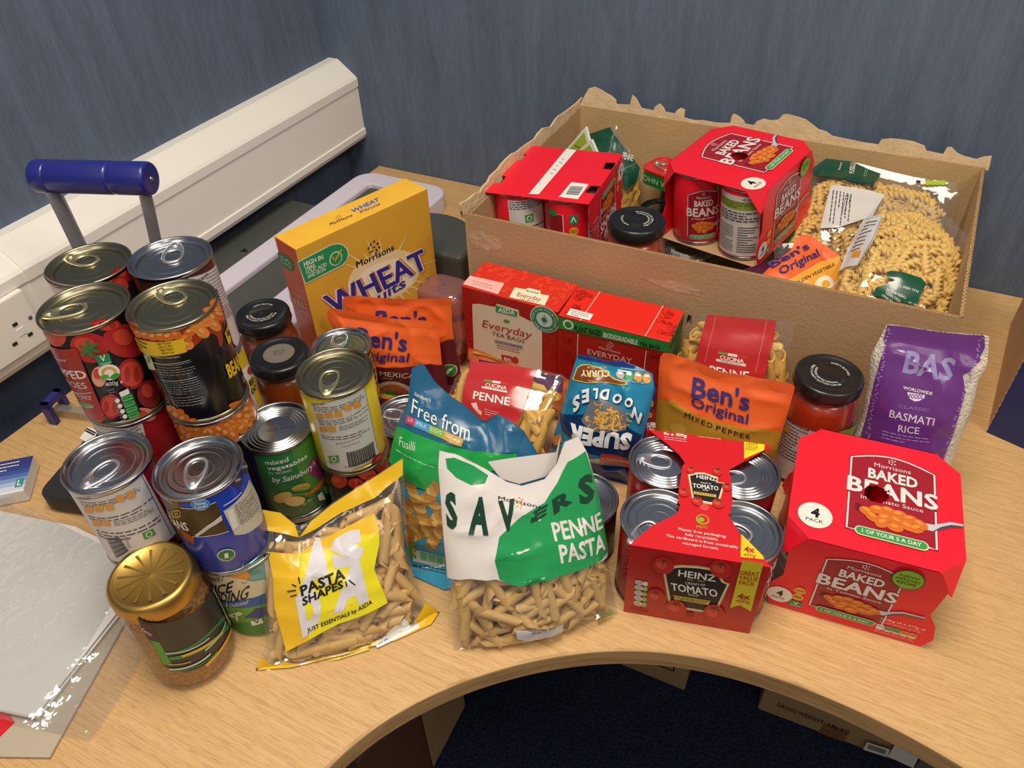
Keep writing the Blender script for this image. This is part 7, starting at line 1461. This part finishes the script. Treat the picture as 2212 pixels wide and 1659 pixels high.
def dveg(A):
    A.text('Ben\'s', (70, 1105), (390, 935), (25, 1060), Bl, .02, 3); A.text('Original', (140, 1165), (475, 1000), (110, 1105), Bl, .014, 3)
    A.text('GOLDEN VEGETABLE', (300, 1235), (600, 1085), (295, 1205), BLACK, .0, 3, ext=.2); A.ell((520, 1230), (590, 1210), (540, 1290), P('#efe4c4'), 2); A.ell((525, 1240), (560, 1230), (535, 1270), P('#e0a53a'), 3)
pouch('orange golden vegetable rice pouch lying in the carton', bb, '#efa53a', [(200, 1210), (320, 1140), (480, 1050), (640, 1000), (660, 1060), (560, 1400), (150, 1400)], Z_BXR, dveg, 'amber')
gp = Bag((-0.40, 1.095), 5, 12, [('p', -.06, .002), ('p', -.062, .06), ('p', -.060, .135)], [('p', .055, .002), ('p', .060, .06), ('p', .052, .125)], [('p', -.060, .135), ('p', -.03, .165), ('p', .002, .188), ('p', .03, .150), ('p', .052, .118)], [('p', -.06, .002), ('p', .055, .002)], Z_BXL, thick=.026, seed=2.9, cr=.004, z0=.006)
r = gp.build('pasta_bag', 'dark green topped penne bag in the back left of the carton', 'pasta bag', clear, GB)
A = Art(gp, Z_BXL); A.poly([(1060, 570), (1065, 530), (1150, 435), (1335, 372), (1420, 500), (1530, 640), (1590, 720), (1560, 830), (1480, 905), (1400, 800), (1200, 640)], G('#12503a'), 0); A.text('PENNE', (1440, 640), (1530, 665), (1452, 580), WHITE, .02, 2); A.lines((1130, 530), (1190, 480), (1150, 560), 2, P('#8fb8a0'), 1); A.stroke([(1440, 735), (1560, 680)], .0006, P('#8fb8a0'), 1); A.done('bag_print', r)
pasta(gp, 'penne', ME_PEY, 44, .006, 81, main=1.3, spread=.6, gap=.012, vr=(.05, .7))
# sachets
for k, (x0, lab) in enumerate(((-0.436, 'green and yellow soup sachet standing nearer the carton side'), (-0.418, 'green and yellow soup sachet leaning in front of the other sachet'))):
    o0 = Vector((x0, 1.010 - .012 * k, 0.10)); r = thing('soup_sachet', lab, 'sachet', (x0, o0.y, 0.10), 'soup sachets in the carton')
    S_ = Plane(o0, Vector((math.cos(-.5), math.sin(-.5), 0)), Vector((.30, .10, 1)))
    tipz = .130 - .012 * k
    pts = [S_.map(-.035, 0), S_.map(.030, 0), S_.map(.030, .09), S_.map(-.012, tipz), S_.map(-.035, .085)]
    b = MB(); b.slab(pts, S_.n, .004, P('#dfe4d4', .3, .3)); b.obj('sachet_body', r); A = Art(S_, st=True); A.base = 1; A.poly([(-.031, .004), (.026, .004), (.026, .088), (-.011, tipz - .008), (-.031, .082)], P('#9fb83a', .3, .3), 0); A.poly([(-.028, .04), (.005, .04), (.0, .075), (-.028, .07)], P('#e8c23a', .3, .3), 1); A.lines((-.02, .098), (.012, .098), (-.02, .085), 2, P('#4f7a2c'), 1); A.done('sachet_print', r)
# fish tin
p = at(1424, 362, .150); e_ = (at(1445, 345, .150) - at(1386, 352, .150)).normalized(); e_ = Vector((.94, -.34, 0)); kx = Vector((.34, .94, 0))
ft = thing('fish_tin', 'small red topped fish tin with green sides inside the carton', 'tin', (p.x, p.y, .118), 'cans inside the carton')
Mf = Matrix((e_, kx, Vector((0, 0, 1)))).transposed().to_4x4(); Mf.translation = Vector((p.x + .020, p.y + .002, .126))
rp = rrect(-.042, -.028, .042, .028, .016, 6)
b = MB(); b.prism([(x * .97, y * .97) for x, y in rp], 0, .022, P('#1f7a34', .3, .3), Mf); b.obj('body', ft)
b = MB(); n = len(rp); vs = [(x * s_, y * s_, z) for s_, z in ((.98, .0205), (1.0, .022), (1.0, .0245), (.96, .0245), (.94, .0225)) for x, y in rp]
b.add([Mf @ Vector(v_) for v_ in vs], [(i * n + k, i * n + (k + 1) % n, (i + 1) * n + (k + 1) % n, (i + 1) * n + k) for i in range(4) for k in range(n)] + [tuple(4 * n + k for k in range(n))], P('#d8232a', .3, .3), False); lo = b.obj('lid', ft)
q = MB(); Mt_ = Mf @ Matrix.Translation((-.038, .004, .0232)) @ Matrix.Rotation(-.2, 4, 'Z'); tab_mesh(q, Mt_, silver_m); q.obj('pull_tab', lo)
A = Art(Plane(Mf @ Vector((-.040, -.0275, 0)), e_, Vector((0, 0, 1))), st=True); A.text('JOHN WEST', (.002, .006), (.075, .006), (.002, .0150), P('#cfe0cf'), .0, 1); A.done('lettering', ft)
can('hidden tin holding up the small fish tin', p.x + .024, p.y + .010, 0.004, black_lbl, 'cans inside the carton', 'silver', 'plain', r=.02, h=.121)
# purple pack glimpsed beneath the bean pack
r = thing('purple_packet', 'dark purple packet glimpsed beneath the bean pack in the carton', 'packet', (-0.100, 0.945, .004))
b = MB(); Mp = Matrix.Translation((-0.095, 0.955, .004)) @ Matrix.Rotation(.9, 4, 'Z'); b.prism(rrect(-.05, -.012, .05, .012, .006, 4), 0, .105, P('#4a1838', .35, .2), Mp); b.obj('packet_body', r)
A = Art(Plane(Mp @ Vector((-.05, -.0122, 0)), Mp.to_3x3() @ Vector((1, 0, 0)), (0, 0, 1)), st=True); A.text('2', (.06, .07), (.072, .07), (.06, .09), P('#d8c8c0'), .03, 1); A.stroke([(.05, .06), (.05, .095), (.085, .095)], .002, P('#d8c8c0'), 1); A.done('packet_print', r)
# white card label lying on the punch base
r = thing('barcode_slip', 'white paper slip with black bars on the punch base behind the cans', 'paper slip', (-0.735, 0.345, .029))
b = MB(); b.slab([at(172, 946, .0296), at(196, 962, .0296), at(212, 930, .0296), at(190, 922, .0296)], Vector((0, 0, 1)), .0005, WHITE); b.obj('slip', r)
A = Art(Plane((0, 0, .0297), (1, 0, 0), (0, 1, 0))); A.stroke([(184, 930), (204, 940)], .002, BLACK, 1); A.stroke([(187, 926), (207, 936)], .002, BLACK, 1); A.done('lettering', r)
